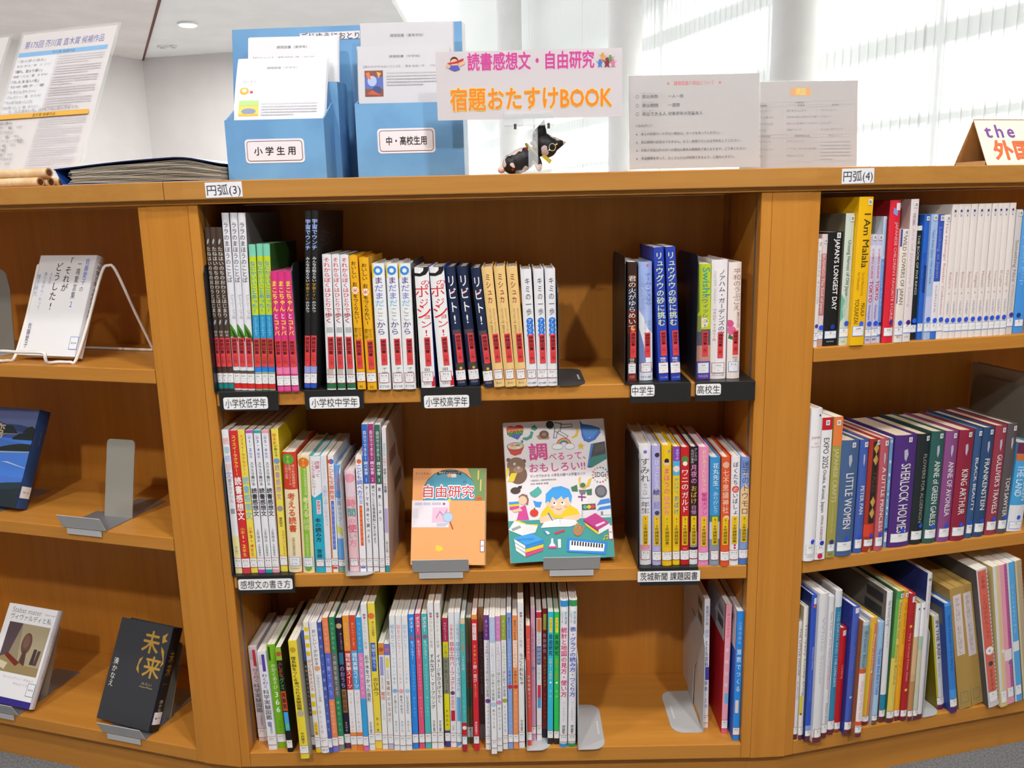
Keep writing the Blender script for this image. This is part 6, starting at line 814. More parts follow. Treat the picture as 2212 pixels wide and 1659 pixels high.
ART_COLLAGE = [('p',[(-0.006,0.706),(0.304,0.708),(1,0.719),(0.999,1),(0,1)],'46a09e'),('o',0.071,0.049,0.043,0.025,'d83a34'),('o',0.151,0.046,0.048,0.026,'d83a34'),('p',[(0.028,0.056),(0.201,0.046),(0.195,0.071),(0.034,0.084)],'e8963a'),('p',[(0.033,0.073),(0.196,0.062),(0.176,0.09),(0.053,0.103)],'5aa84a'),('p',[(0.046,0.095),(0.184,0.083),(0.135,0.128)],'3f62b8'),('h','LGBTQ',0.035,0.191,0.074,0.032,'3a2a2a',0.5),('p',[(0.278,0.036),(0.308,0.024),(0.338,0.051),(0.31,0.069),(0.271,0.057)],'4a9a88'),('p',[(0.264,0.069),(0.294,0.077),(0.274,0.12),(0.221,0.137),(0.179,0.127),(0.186,0.113),(0.232,0.11),(0.256,0.094)],'4a9a88'),('p',[(0.167,0.131),(0.191,0.135),(0.183,0.155),(0.161,0.149)],'4a9a88'),('p',[(0.318,0.109),(0.341,0.099),(0.451,0.117),(0.437,0.136),(0.338,0.133)],'b08a64'),('o',0.395,0.098,0.048,0.03,'6a4636'),('o',0.395,0.098,0.023,0.014,'9a7250'),('p',[(0.504,0.011),(0.578,0.02),(0.556,0.091),(0.499,0.085)],'5a5a60'),('p',[(0.51,0.018),(0.569,0.026),(0.55,0.085),(0.507,0.08)],'e4e4e8'),('p',[(0.56,0.028),(0.68,0.029),(0.679,0.053),(0.568,0.059)],'5a5a60'),('p',[(0.569,0.034),(0.673,0.033),(0.673,0.049),(0.573,0.054)],'e4e4e8'),('p',[(0.544,0.073),(0.636,0.117),(0.613,0.135),(0.524,0.093)],'5a5a60'),('p',[(0.548,0.08),(0.627,0.118),(0.612,0.129),(0.533,0.092)],'e4e4e8'),('p',[(0.496,0.076),(0.481,0.13),(0.517,0.128),(0.529,0.086)],'5a5a60'),('p',[(0.502,0.082),(0.49,0.125),(0.512,0.123),(0.522,0.088)],'e4e4e8'),('o',0.463,0.031,0.047,0.035,'d8d8dc'),('o',0.459,0.029,0.039,0.03,'26262a'),('p',[(0.718,0.057),(0.743,0.083),(0.725,0.121),(0.681,0.136),(0.656,0.131),(0.7,0.113),(0.717,0.087)],'e8c832'),('p',[(0.756,0.002),(0.78,0.034),(0.879,0.049),(0.948,0.07),(0.958,0.104),(0.899,0.154),(0.831,0.173),(0.784,0.158),(0.766,0.122),(0.761,0.063)],'2a6ac4'),('p',[(0.775,0.055),(0.879,0.055),(0.939,0.078),(0.88,0.139),(0.811,0.149),(0.783,0.106)],'3f86dc'),('o',0.844,0.14,0.005,0.004,'e8f0f8'),('o',0.585,0.182,0.075,0.053,'d8483c'),('o',0.585,0.182,0.063,0.045,'e8b43a'),('o',0.585,0.182,0.053,0.038,'5aa85a'),('o',0.585,0.182,0.043,0.03,'4a62b8'),('o',0.584,0.184,0.032,0.022,'ece4e8'),('p',[(0.499,0.181),(0.672,0.187),(0.666,0.244),(0.494,0.237)],'ece4e8'),('o',0.519,0.192,0.056,0.024,'8a8a90'),('o',0.519,0.192,0.052,0.02,'f6f6f8'),('o',0.64,0.194,0.05,0.024,'8a8a90'),('o',0.64,0.194,0.046,0.02,'f6f6f8'),('p',[(0.754,0.168),(0.763,0.187),(0.789,0.19),(0.768,0.203),(0.773,0.223),(0.749,0.21),(0.725,0.221),(0.732,0.201),(0.715,0.187),(0.74,0.187)],'e8c428'),('p',[(0.025,0.179),(0.189,0.184),(0.156,0.231),(0.096,0.243),(0.056,0.229)],'d03c26'),('o',0.107,0.174,0.083,0.028,'5a2a20'),('o',0.107,0.174,0.077,0.024,'e8c8a8'),('o',0.079,0.167,0.021,0.008,'d8889a'),('o',0.13,0.167,0.028,0.006,'5a8a4a'),('o',0.135,0.185,0.016,0.007,'f0e8e0'),('p',[(0.85,0.184),(0.991,0.169),(0.996,0.298),(0.844,0.356),(0.797,0.354)],'34363e'),('p',[(0.847,0.28),(0.996,0.26),(0.996,0.298),(0.844,0.356),(0.812,0.34)],'2f8078'),('p',[(0.85,0.184),(0.878,0.18),(0.813,0.353),(0.797,0.354)],'3a7ccc'),('p',[(0.891,0.196),(0.983,0.185),(0.981,0.231),(0.881,0.248)],'4a4640'),('h','調',0.232,0.416,0.221,0.131,'d8408e',1.1),('h','べるって、',0.426,0.788,0.262,0.063,'d8408e',0.6),('h','おもしろい!!',0.231,0.779,0.337,0.072,'d8408e',0.6),('h','マンガでわかる 小学生の調べる学習ガイド',0.232,0.773,0.396,0.024,'5a5a5e',0.3),('h','公益財団法人 図書館振興財団 監修',0.234,0.486,0.427,0.014,'6a6a6e',0),('h','宝島 編集部 編著',0.232,0.406,0.451,0.014,'6a6a6e',0),('o',0.032,0.271,0.02,0.015,'6a4c3a'),('o',0.181,0.285,0.021,0.015,'6a4c3a'),('o',0.117,0.379,0.088,0.068,'7a5a44'),('o',0.104,0.313,0.09,0.059,'8a6850'),('o',0.12,0.342,0.047,0.023,'a8866c'),('o',0.089,0.302,0.013,0.009,'f4f4f4'),('o',0.126,0.329,0.012,0.009,'f4f4f4'),('o',0.092,0.303,0.005,0.004,'2a2a2a'),('o',0.128,0.329,0.006,0.004,'2a2a2a'),('p',[(0.003,0.334),(0.035,0.329),(0.02,0.38),(0.001,0.399)],'ecd028'),('p',[(0.051,0.367),(0.109,0.366),(0.071,0.428),(0.009,0.426)],'ecd028'),('o',0.993,0.414,0.008,0.006,'d84a3a'),('o',0.985,0.435,0.008,0.005,'e8a03a'),('o',0.967,0.451,0.008,0.006,'5aa84a'),('o',0.941,0.462,0.008,0.006,'c83a3a'),('o',0.913,0.465,0.007,0.006,'d8583a'),('o',0.885,0.46,0.008,0.006,'3aa0c8'),('o',0.862,0.447,0.008,0.006,'e8c43a'),('o',0.848,0.43,0.008,0.005,'8a2a4a'),('o',0.845,0.409,0.008,0.005,'e8743a'),('o',0.853,0.388,0.008,0.006,'d84a8a'),('o',0.871,0.372,0.008,0.005,'e8a83a'),('o',0.896,0.361,0.008,0.005,'c8963a'),('o',0.925,0.358,0.008,0.005,'4a8a4a'),('o',0.953,0.363,0.008,0.006,'3a8ac8'),('o',0.976,0.375,0.008,0.006,'5aa85a'),('o',0.99,0.393,0.008,0.006,'3a5aa8'),('h','SDGs',0.863,0.979,0.408,0.039,'4a4a4e',0),('p',[(0.703,0.426),(0.727,0.417),(0.714,0.467),(0.741,0.486),(0.774,0.478),(0.803,0.438),(0.835,0.431),(0.804,0.487),(0.748,0.507),(0.705,0.491)],'e8c42c'),('p',[(0.622,0.49),(0.684,0.474),(0.688,0.523),(0.632,0.519)],'4a7a5a'),('p',[(0.77,0.514),(0.827,0.508),(0.821,0.554),(0.777,0.551)],'4a7a5a'),('o',0.74,0.48,0.027,0.018,'4a7a5a'),('p',[(0.697,0.511),(0.775,0.514),(0.755,0.546),(0.71,0.544)],'7a7a80'),('p',[(0.718,0.54),(0.729,0.541),(0.728,0.59),(0.714,0.596)],'8a3a7a'),('p',[(0.687,0.555),(0.764,0.562),(0.761,0.571),(0.686,0.565)],'8a3a7a'),('o',0.083,0.492,0.049,0.024,'4a3c34'),('o',0.126,0.471,0.02,0.011,'3a2e28'),('p',[(0.141,0.457),(0.151,0.46),(0.132,0.471)],'3a2e28'),('o',0.914,0.53,0.06,0.045,'62626a'),('o',0.914,0.53,0.04,0.03,'7e7e86'),('p',[(0.215,0.513),(0.27,0.489),(0.305,0.47),(0.336,0.505),(0.33,0.521),(0.291,0.542),(0.263,0.548),(0.23,0.535)],'56b0a8'),('p',[(0.247,0.569),(0.284,0.58),(0.333,0.583),(0.308,0.621),(0.264,0.613)],'3a9cec'),('p',[(0.11,0.533),(0.148,0.517),(0.192,0.528),(0.206,0.561),(0.194,0.6),(0.17,0.591),(0.115,0.573)],'8a6a5a'),('o',0.147,0.565,0.04,0.032,'f0caa8'),('p',[(0.115,0.613),(0.171,0.598),(0.196,0.704),(0.078,0.701)],'d84a9c'),('p',[(0.011,0.571),(0.105,0.57),(0.108,0.586),(0.014,0.589)],'3a9ce0'),('p',[(0.014,0.59),(0.108,0.587),(0.109,0.602),(0.015,0.606)],'ecd028'),('p',[(0.015,0.608),(0.109,0.603),(0.109,0.624),(0.018,0.627)],'d84a9c'),('p',[(0.033,0.63),(0.118,0.617),(0.138,0.638),(0.054,0.647)],'f0caa8'),('o',0.249,0.658,0.041,0.027,'da3c2c'),('p',[(0.247,0.622),(0.263,0.623),(0.259,0.639),(0.25,0.638)],'4a7a3a'),('p',[(0.874,0.626),(0.998,0.615),(0.995,0.703),(0.877,0.7)],'e8e8ec'),('p',[(0.863,0.63),(0.901,0.591),(0.986,0.584),(1.002,0.617)],'3f8ce0'),('p',[(0.862,0.667),(0.889,0.643),(0.997,0.634),(1.001,0.659)],'3f8ce0'),('p',[(0.896,0.675),(0.919,0.674),(0.918,0.7),(0.896,0.701)],'8a8a90'),('p',[(0.71,0.654),(0.726,0.654),(0.72,0.707),(0.704,0.706)],'c8c8cc'),('p',[(0.716,0.616),(0.85,0.616),(0.85,0.657),(0.716,0.657)],'4a5058'),('o',0.747,0.637,0.02,0.014,'4ab88a'),('o',0.785,0.637,0.02,0.014,'ecc832'),('o',0.823,0.636,0.02,0.015,'d84a3c'),('p',[(0.32,0.657),(0.382,0.608),(0.602,0.616),(0.671,0.651),(0.696,0.695),(0.57,0.712),(0.405,0.698),(0.306,0.688)],'f0cc1e'),('p',[(0.432,0.649),(0.532,0.653),(0.518,0.678),(0.482,0.682),(0.443,0.674)],'f2cfae'),('o',0.49,0.597,0.098,0.067,'f2cfae'),('o',0.39,0.6,0.017,0.017,'f2cfae'),('o',0.592,0.604,0.018,0.018,'f2cfae'),('p',[(0.364,0.592),(0.374,0.527),(0.442,0.484),(0.527,0.477),(0.603,0.502),(0.627,0.553),(0.613,0.602),(0.597,0.584),(0.593,0.552),(0.539,0.575),(0.525,0.549),(0.472,0.577),(0.436,0.55),(0.406,0.597),(0.39,0.576)],'3fa4f0'),('o',0.454,0.601,0.019,0.013,'fafafa'),('o',0.532,0.601,0.019,0.013,'fafafa'),('o',0.45,0.596,0.009,0.006,'3a2a2a'),('o',0.528,0.596,0.009,0.006,'3a2a2a'),('o',0.429,0.625,0.018,0.008,'f0a890'),('o',0.559,0.627,0.019,0.008,'f0a890'),('p',[(0.464,0.636),(0.49,0.644),(0.516,0.635),(0.515,0.639),(0.49,0.648),(0.464,0.64)],'8a4a3a'),('p',[(0.292,0.692),(0.402,0.674),(0.437,0.713),(0.412,0.737),(0.304,0.733)],'f2cfae'),('p',[(0.502,0.723),(0.538,0.697),(0.69,0.683),(0.692,0.715),(0.634,0.74),(0.523,0.737)],'f2cfae'),('p',[(0.303,0.766),(0.342,0.725),(0.49,0.709),(0.494,0.766),(0.399,0.765)],'f6f6f8'),('p',[(0.494,0.766),(0.493,0.709),(0.641,0.725),(0.672,0.754),(0.586,0.769)],'eeeef2'),('p',[(0.377,0.665),(0.391,0.662),(0.427,0.719),(0.418,0.722)],'4a7ab8'),('p',[(-0.008,0.767),(0.056,0.705),(0.158,0.734),(0.119,0.811)],'f4f4f4'),('p',[(0.158,0.734),(0.276,0.75),(0.248,0.796),(0.119,0.813)],'ececee'),('p',[(0.056,0.705),(0.072,0.699),(0.169,0.73),(0.158,0.736)],'ecd028'),('p',[(0.158,0.734),(0.279,0.74),(0.276,0.751)],'ecd028'),('p',[(0.018,0.76),(0.102,0.74),(0.118,0.756),(0.033,0.778)],'a8a8a8'),('p',[(0.719,0.725),(0.842,0.683),(0.973,0.759),(0.859,0.802)],'cc3f92'),('p',[(0.832,0.768),(0.921,0.746),(0.933,0.757),(0.845,0.782)],'f0e0ea'),('p',[(0.719,0.727),(0.859,0.803),(0.857,0.817),(0.725,0.74)],'a82a74'),('p',[(0.726,0.743),(0.857,0.819),(0.855,0.838),(0.741,0.767)],'f0d428'),('p',[(0.861,0.803),(0.975,0.761),(0.973,0.795),(0.857,0.836)],'f2f2f2'),('p',[(0.038,0.825),(0.21,0.799),(0.32,0.85),(0.146,0.881)],'42a6f0'),('p',[(0.146,0.882),(0.32,0.852),(0.32,0.878),(0.144,0.907)],'2f8cdc'),('p',[(0.144,0.908),(0.32,0.88),(0.315,0.903),(0.142,0.933)],'ecd02c'),('p',[(0.142,0.935),(0.315,0.904),(0.309,0.927),(0.142,0.963)],'d84a80'),('p',[(0.04,0.831),(0.144,0.884),(0.142,0.905),(0.047,0.857)],'f4f4f4'),('p',[(0.047,0.861),(0.142,0.91),(0.14,0.931),(0.049,0.885)],'f4f4f4'),('p',[(0.051,0.889),(0.139,0.936),(0.14,0.961),(0.054,0.914)],'f4f4f4'),('h','DICTIONARY',0.073,0.237,0.84,0.015,'1f4a8a',0),('p',[(0.397,0.844),(0.416,0.843),(0.415,0.873),(0.448,0.913),(0.357,0.912),(0.393,0.873)],'f2f2f6'),('p',[(0.459,0.852),(0.49,0.852),(0.486,0.912),(0.457,0.913)],'eeeef2'),('p',[(0.366,0.898),(0.443,0.9),(0.446,0.914),(0.358,0.912)],'e04a9a'),('p',[(0.556,0.847),(0.939,0.894),(0.913,0.978),(0.54,0.944)],'2f8ce8'),('p',[(0.576,0.866),(0.911,0.905),(0.896,0.957),(0.565,0.934)],'fafafa'),('p',[(0.592,0.87),(0.607,0.871),(0.601,0.901),(0.587,0.9)],'2a2a2e'),('p',[(0.618,0.873),(0.633,0.874),(0.627,0.904),(0.613,0.903)],'2a2a2e'),('p',[(0.645,0.876),(0.659,0.877),(0.653,0.907),(0.639,0.906)],'2a2a2e'),('p',[(0.671,0.879),(0.685,0.88),(0.679,0.91),(0.665,0.908)],'2a2a2e'),('p',[(0.697,0.882),(0.711,0.883),(0.705,0.913),(0.691,0.911)],'2a2a2e'),('p',[(0.723,0.885),(0.737,0.886),(0.731,0.916),(0.717,0.914)],'2a2a2e'),('p',[(0.749,0.888),(0.763,0.889),(0.758,0.918),(0.743,0.917)],'2a2a2e'),('p',[(0.775,0.891),(0.789,0.892),(0.784,0.921),(0.769,0.92)],'2a2a2e'),('p',[(0.801,0.894),(0.815,0.895),(0.81,0.924),(0.795,0.923)],'2a2a2e'),('p',[(0.827,0.897),(0.841,0.898),(0.836,0.927),(0.821,0.926)],'2a2a2e'),('p',[(0.853,0.9),(0.867,0.901),(0.862,0.93),(0.848,0.928)],'2a2a2e'),('p',[(0.879,0.903),(0.893,0.904),(0.888,0.933),(0.874,0.931)],'2a2a2e'),('o',0.66,0.8,0.047,0.038,'b8845a'),('o',0.662,0.769,0.026,0.022,'c49266'),('p',[(0.694,0.794),(0.722,0.763),(0.732,0.769),(0.71,0.807)],'b8845a'),('o',0.653,0.766,0.004,0.003,'3a2a20'),('o',0.672,0.766,0.004,0.004,'3a2a20'),('o',0.66,0.781,0.007,0.003,'3a2a20'),('p',[(0.43,0.803),(0.529,0.786),(0.537,0.799),(0.438,0.817)],'d83a64'),('p',[(0.324,0.788),(0.353,0.781),(0.39,0.807),(0.361,0.817)],'5a9ae0'),('p',[(0.345,0.793),(0.361,0.789),(0.39,0.807),(0.367,0.816)],'f4f4f6'),('o',0.906,0.872,0.01,0.006,'d8c43a'),('o',0.937,0.867,0.01,0.006,'d8c43a'),('p',[(0.915,0.845),(0.951,0.843),(0.948,0.868),(0.943,0.868),(0.945,0.852),(0.919,0.853),(0.917,0.873),(0.911,0.873)],'d8c43a')]
ART_ORANGE = [('p',[(0.005,0.004),(0.256,0.003),(0.229,0.115),(0.007,0.126)],'e89a5a'),('o',0.513,0.271,0.377,0.262,'3a3a3c'),('o',0.513,0.271,0.368,0.255,'4a9cb8'),('p',[(-0.006,0.336),(0.997,0.339),(1,1),(-0,1)],'f4ac6c'),('p',[(0.755,-0),(0.998,-0),(0.996,0.339),(0.858,0.341),(0.855,0.19),(0.802,0.095)],'74985a'),('p',[(0.33,0.046),(0.417,0.023),(0.593,0.024),(0.67,0.046),(0.668,0.072),(0.578,0.057),(0.418,0.059),(0.336,0.075)],'22222a'),('h','満点ゲットシリーズ',0.357,0.649,0.045,0.024,'e8e0c8',0.2),('h','さくらももこ',0.035,0.258,0.055,0.029,'4a3428',0.3),('h','の',0.692,0.74,0.142,0.031,'4a3428',0.3),('o',0.507,0.075,0.035,0.021,'e8b080'),('p',[(0.53,0.06),(0.597,0.058),(0.601,0.096),(0.535,0.098)],'f2e8e4'),('h','自由研究',0.143,0.856,0.245,0.147,'f8f4f4',3.2),('h','自由研究',0.149,0.85,0.245,0.137,'d8283a',0.5),('p',[(0.002,0.338),(0.511,0.337),(0.511,0.617),(-0.001,0.619)],'eee6ee'),('p',[(0.282,0.412),(0.498,0.409),(0.497,0.566),(0.275,0.57)],'ecc4dc'),('p',[(0.326,0.52),(0.383,0.445),(0.435,0.492),(0.479,0.429),(0.486,0.437),(0.435,0.509),(0.383,0.462),(0.336,0.526)],'c87ab0'),('o',0.511,0.337,0.024,0.016,'ecd83a'),('p',[(0.035,0.362),(0.138,0.36),(0.139,0.388),(0.037,0.39)],'c8c4d8'),('p',[(0.154,0.36),(0.256,0.36),(0.257,0.388),(0.155,0.389)],'c8c4d8'),('p',[(0.272,0.359),(0.398,0.358),(0.399,0.386),(0.273,0.388)],'c8c4d8'),('o',0.438,0.374,0.019,0.014,'c84a9a'),('p',[(0.004,0.42),(0.086,0.42),(0.085,0.525),(0.003,0.524)],'e2dae4'),('p',[(0.344,0.578),(0.5,0.576),(0.499,0.587),(0.345,0.59)],'a8b8d8'),('p',[(0.345,0.598),(0.47,0.596),(0.469,0.605),(0.345,0.607)],'a8b8d8'),('o',0.494,0.513,0.073,0.053,'a8b0c0'),('o',0.494,0.513,0.064,0.046,'b8d4f0'),('p',[(0.519,0.564),(0.534,0.56),(0.574,0.633),(0.559,0.64)],'b04a3a'),('o',0.386,0.837,0.052,0.029,'ecd44a'),('o',0.36,0.812,0.019,0.013,'ecd44a'),('p',[(0.896,0.023),(0.916,0.021),(0.911,0.119),(0.892,0.121)],'e8c870'),('p',[(0.93,0.119),(0.949,0.119),(0.945,0.238),(0.926,0.24)],'e8c870'),('o',0.932,0.024,0.012,0.009,'e07a3a'),('p',[(0.873,0.292),(0.957,0.29),(0.955,0.339),(0.871,0.341)],'c8703a'),('h','小学生',0.886,0.946,0.316,0.021,'5a2a1a',0.3)]
display_book('white book with vivid cartoon collage and pink title letters', (.4767, -.0008, SHELF['c2']+.0125), 6.1, 21.9, .1797, .2412, .014, 'ece6ea', 'e0dce0', ART_COLLAGE, sticker=('b02038', .955, 1.0, .03, .055, '002'), group=None)
metal_stand('metal stand holding the cartoon collage book', (.5313, -.0012, SHELF['c2']), 0, back=.055)
display_book('orange book with blue circle and red outlined title', (.3043, .0067, SHELF['c2']+.0105), -3.6, 23.1, .127, .165, .013, 'f2a868', 'e8c8a0', ART_ORANGE, sticker=('b02038', .94, 1.0, .022, .042, '407'), group=None)
metal_stand('metal stand holding the orange book', (.3089, -.0012, SHELF['c2']), 0, back=.045, rest=.12)
# left bookcase
sato = [('v', '佐藤愛子', .86, .03, .3, .075, '5a7ad8', .3), ('v', 'の', .85, .31, .37, .07, '3a3438', .2), ('v', '一鳴驚言集', .73, .05, .44, .075, '4a4448', .2), ('v', '2', .73, .45, .53, .08, '5a6ad0', 0),
        ('v', '「それが', .55, .02, .37, .12, '2a2428', .5), ('v', 'どうした!', .38, .07, .56, .125, '2a2428', .5), ('v', '人を不', .27, .17, .3, .05, '7a94d8', .1), ('v', '憤りません・わって', .17, .17, .55, .055, '7a94d8', .1), ('v', '憎き時代', .06, .19, .42, .055, '7a94d8', .1), ('v', '佐藤愛子', .1, .68, .93, .07, '5a4a68', .3)]
display_book('white book with brush-like vertical title leaning on a wire easel', (-.3993, .1418, SHELF['l1']+.011), -18.1, 24.5, .13, .188, .017, 'efeef0', 'e2e2e8', sato,
             [('v', '一鳴驚言集', .5, .04, .3, .6, '5a5258', .2), ('v', 'それがどうした!', .5, .32, .66, .6, '4a4448', .3), ('v', '佐藤愛子', .5, .7, .84, .5, '5a5258', .2)], ('5f86e8', .86, 1.0, .013, .036, '914'))
mirai = [('v', '未', .66, .06, .3, .33, 'b8903c', .9), ('v', '来', .78, .3, .53, .33, 'b8903c', .9), ('p', [(.84, .1), (.93, .06), (.9, .12), (.95, .14), (.86, .17)], 'b8903c'), ('p', [(.86, .2), (.93, .24), (.97, .36), (.92, .4), (.94, .32), (.88, .25)], 'b8903c'),
         ('p', [(.52, .36), (.58, .33), (.53, .42), (.57, .5), (.5, .46)], 'b8903c'), ('h', 'みらい', .66, .85, .58, .03, 'c8b27a', 0), ('h', 'Kanae Minato', .64, .88, .61, .018, 'c8b27a', 0), ('v', '湊かなえ', .1, .39, .68, .1, 'e8e2d8', .2)]
display_book('black book with gold brush characters at the lower left', (-.325, .1047, SHELF['l3']+.0115), -21.8, 27.4, .13, .188, .025, '3a3b40', '1f2024', mirai,
             [('v', '未来', .5, .22, .48, .55, '9a7430', .6), ('h', 'みらい', .25, .75, .55, .02, '9a7a40', 0), ('v', '湊かなえ', .5, .7, .86, .4, 'c8c2b8', .2)], ('7aa4ec', None, None, .012, .034, 'F'))
metal_stand('metal stand under the black book with gold characters', bay('l', -.206, -.0006, SHELF['l3']), -16.6, back=.068)
still = [('r', 0, 1, .935, 1, '3a2e8a'), ('h', 'Stabat mater', .1, .7, .055, .06, 'a8a2a6', .2), ('h', 'ヴィヴァルディと私', .1, .93, .125, .065, '6a6468', 0), ('h', 'Tiziano Scarpa', .76, .98, .06, .022, 'a8a2a6', 0),
         ('r', .12, .95, .185, .69, '9a8c72'), ('p', [(.12, .185), (.4, .185), (.28, .5), (.12, .6)], '5a4a50'), ('p', [(.4, .185), (.95, .185), (.95, .6), (.5, .6)], 'b0a284'), ('o', .58, .38, .1, .11, '6a4a40'), ('o', .57, .36, .06, .07, '7e5c4e'), ('p', [(.55, .45), (.62, .45), (.65, .6), (.52, .6)], '5a4038'),
         ('p', [(.76, .42), (.82, .42), (.82, .58), (.74, .58)], '4a3a3a'), ('p', [(.84, .43), (.9, .43), (.88, .58), (.82, .58)], '54423e'), ('p', [(.12, .55), (.3, .5), (.62, .6), (.95, .6), (.95, .69), (.12, .69)], 'a08a60'), ('p', [(.25, .49), (.55, .58), (.48, .62), (.22, .53)], '7a2f24'), ('p', [(.14, .58), (.32, .6), (.28, .67), (.12, .64)], 'd8cfae'),
         ('h', 'ティツィアーノ・スカルパ', .32, .92, .735, .03, 'a8a2a2', 0), ('h', '中山エツコ 訳', .55, .92, .785, .028, 'b0aaaa', 0)]
display_book('white book with a dim still-life picture, at the left bottom corner', (-.5949, .1776, SHELF['l3']+.012), -19, 30.5, .13, .188, .014, 'f2f1f4', 'd8d6dc', still, [('v', 'ヴィヴァルディと私', .5, .25, .7, .4, 'a89aa0', .1)], ('5a7a88', .85, 1.0, .022, .046, '973'))
metal_stand('metal stand under the white still-life book', bay('l', -.504, -.0006, SHELF['l3']), -16.6, back=.068)
sea = [('r', 0, 1, 0, .2, '6b78ac'), ('p', [(0, .13), (.2, .14), (.4, .17), (.7, .17), (1, .2), (1, .26), (0, .26)], '3c4c80'), ('r', 0, 1, .24, .32, '4a68b4'), ('r', 0, 1, .31, .7, '4a82e0'), ('p', [(0, .32), (.5, .34), (1, .36), (1, .4), (0, .4)], '4470c4'),
       ('p', [(.25, .25), (.4, .19), (.55, .18), (.66, .24), (.7, .265), (.25, .27)], '2f3a3c'), ('p', [(.78, .24), (.86, .19), (.94, .175), (1, .2), (1, .25), (.78, .25)], '2c3634'), ('p', [(.6, .31), (.72, .26), (.85, .25), (1, .25), (1, .32), (.62, .325)], '2c3634'), ('p', [(.3, .46), (.4, .41), (.6, .38), (.8, .36), (1, .36), (1, .43), (.3, .455)], '2a3230'), ('p', [(.28, .462), (1, .435), (1, .442), (.28, .472)], 'c8bc98'), ('p', [(.2, .275), (.7, .262), (.7, .267), (.2, .285)], 'b8ac88'),
       ('p', [(.5, .555), (.62, .55), (1, .6), (1, .604), (.6, .56)], 'c8d4e8'), ('p', [(0, .82), (.3, .8), (.5, .78), (.7, .76), (1, .74), (1, 1), (0, 1)], '2c3c48'), ('p', [(.2, .9), (.6, .84), (1, .8), (1, 1), (0, 1)], '26323a'),
       ('v', '湾', .28, .16, .33, .3, 'd8caa0', .5), ('h', '風景', .02, .3, .42, .1, 'd8caa0', .3)]
display_book('blue book with a sea and islands photograph on its cover', (-.5773, .2008, SHELF['l2']+.011), -19.4, 25.5, .13, .19, .026, '4a78d0', '2a4a80', sea,
             [('r', 0, 1, 0, .16, '46568a'), ('r', 0, 1, .2, .45, '26302e'), ('r', 0, 1, .72, 1, '1a2228'), ('p', [(.1, .24), (.6, .22), (.6, .36), (.1, .36)], '7a6038')], ('c8ccd4', None, None, .02, .042, '915'))
metal_stand('metal stand under the blue sea book', bay('l', -.513, -.0006, SHELF['l2']), -16.6, back=.068)
metal_stand('empty metal stand with a mirror-like rest on the left middle shelf', bay('l', -.234, -.0006, SHELF['l2']), -16.6, w=.094, back=.062, rest=.143, lean=12)
# wire easel
t = thing('wire_easel', 'white wire easel behind the white book on the left top shelf', 'stand', (-.3993, .1418, SHELF['l1']), (0, 0, math.radians(-18.1)))
def loop(pts, n=6):
    o = []; N = len(pts)
    for i in range(N):
        p0, p1, p2, p3 = (Vector(pts[(i+k-1) % N]) for k in range(4))
        for j in range(n):
            s = j/n; o.append(.5*((2*p1)+(p2-p0)*s+(2*p0-5*p1+4*p2-p3)*s*s+(3*p1-p0-3*p2+p3)*s**3))
    return o
lp = [(-.004, -.032, .022), (.04, -.032, .022), (.094, -.032, .022), (.1, -.034, .014), (.1, -.03, .005), (.106, -.012, .0035), (.128, -.01, .0035), (.137, -.004, .008), (.142, .03, .075), (.150, .062, .152), (.157, .072, .164), (.165, .08, .154), (.174, .105, .078), (.182, .13, .008), (.178, .133, .0035), (.15, .133, .003), (.05, .133, .003), (.012, .133, .003), (.008, .128, .008), (-.012, .105, .08), (-.004, .078, .154), (.0, .07, .164), (.002, .062, .152), (.0, .03, .075), (-.002, -.004, .008), (-.003, -.02, .0035), (-.01, -.034, .006), (-.012, -.036, .014)]
u = MB(); u.tube(loop(lp, 4), .0027, col('efeae4', .35), 8, True); u.build('wire_frame', t, 0, True)
grey = thing('bookend', 'grey metal plate cut by the left picture edge on the top shelf', 'bookend', (-.452, .222, SHELF['l1']), (0, 0, math.radians(-12)))
u = MB(); u.slab([(-.09, 0), (.0, 0), (-.016, .12), (-.026, .15), (-.034, .158), (-.045, .16), (-.09, .16)], lambda a, b, h: (a, b*.22+h*.0012, .0014+b*.97), 1, col('8f8a82', .4, .4)); u.build('upright_plate', grey)
u = MB(); u.box(-.09, 0, -.03, 0, .0003, .0014, col('b8b8b8', .4, .4)); u.build('foot_plate', grey)
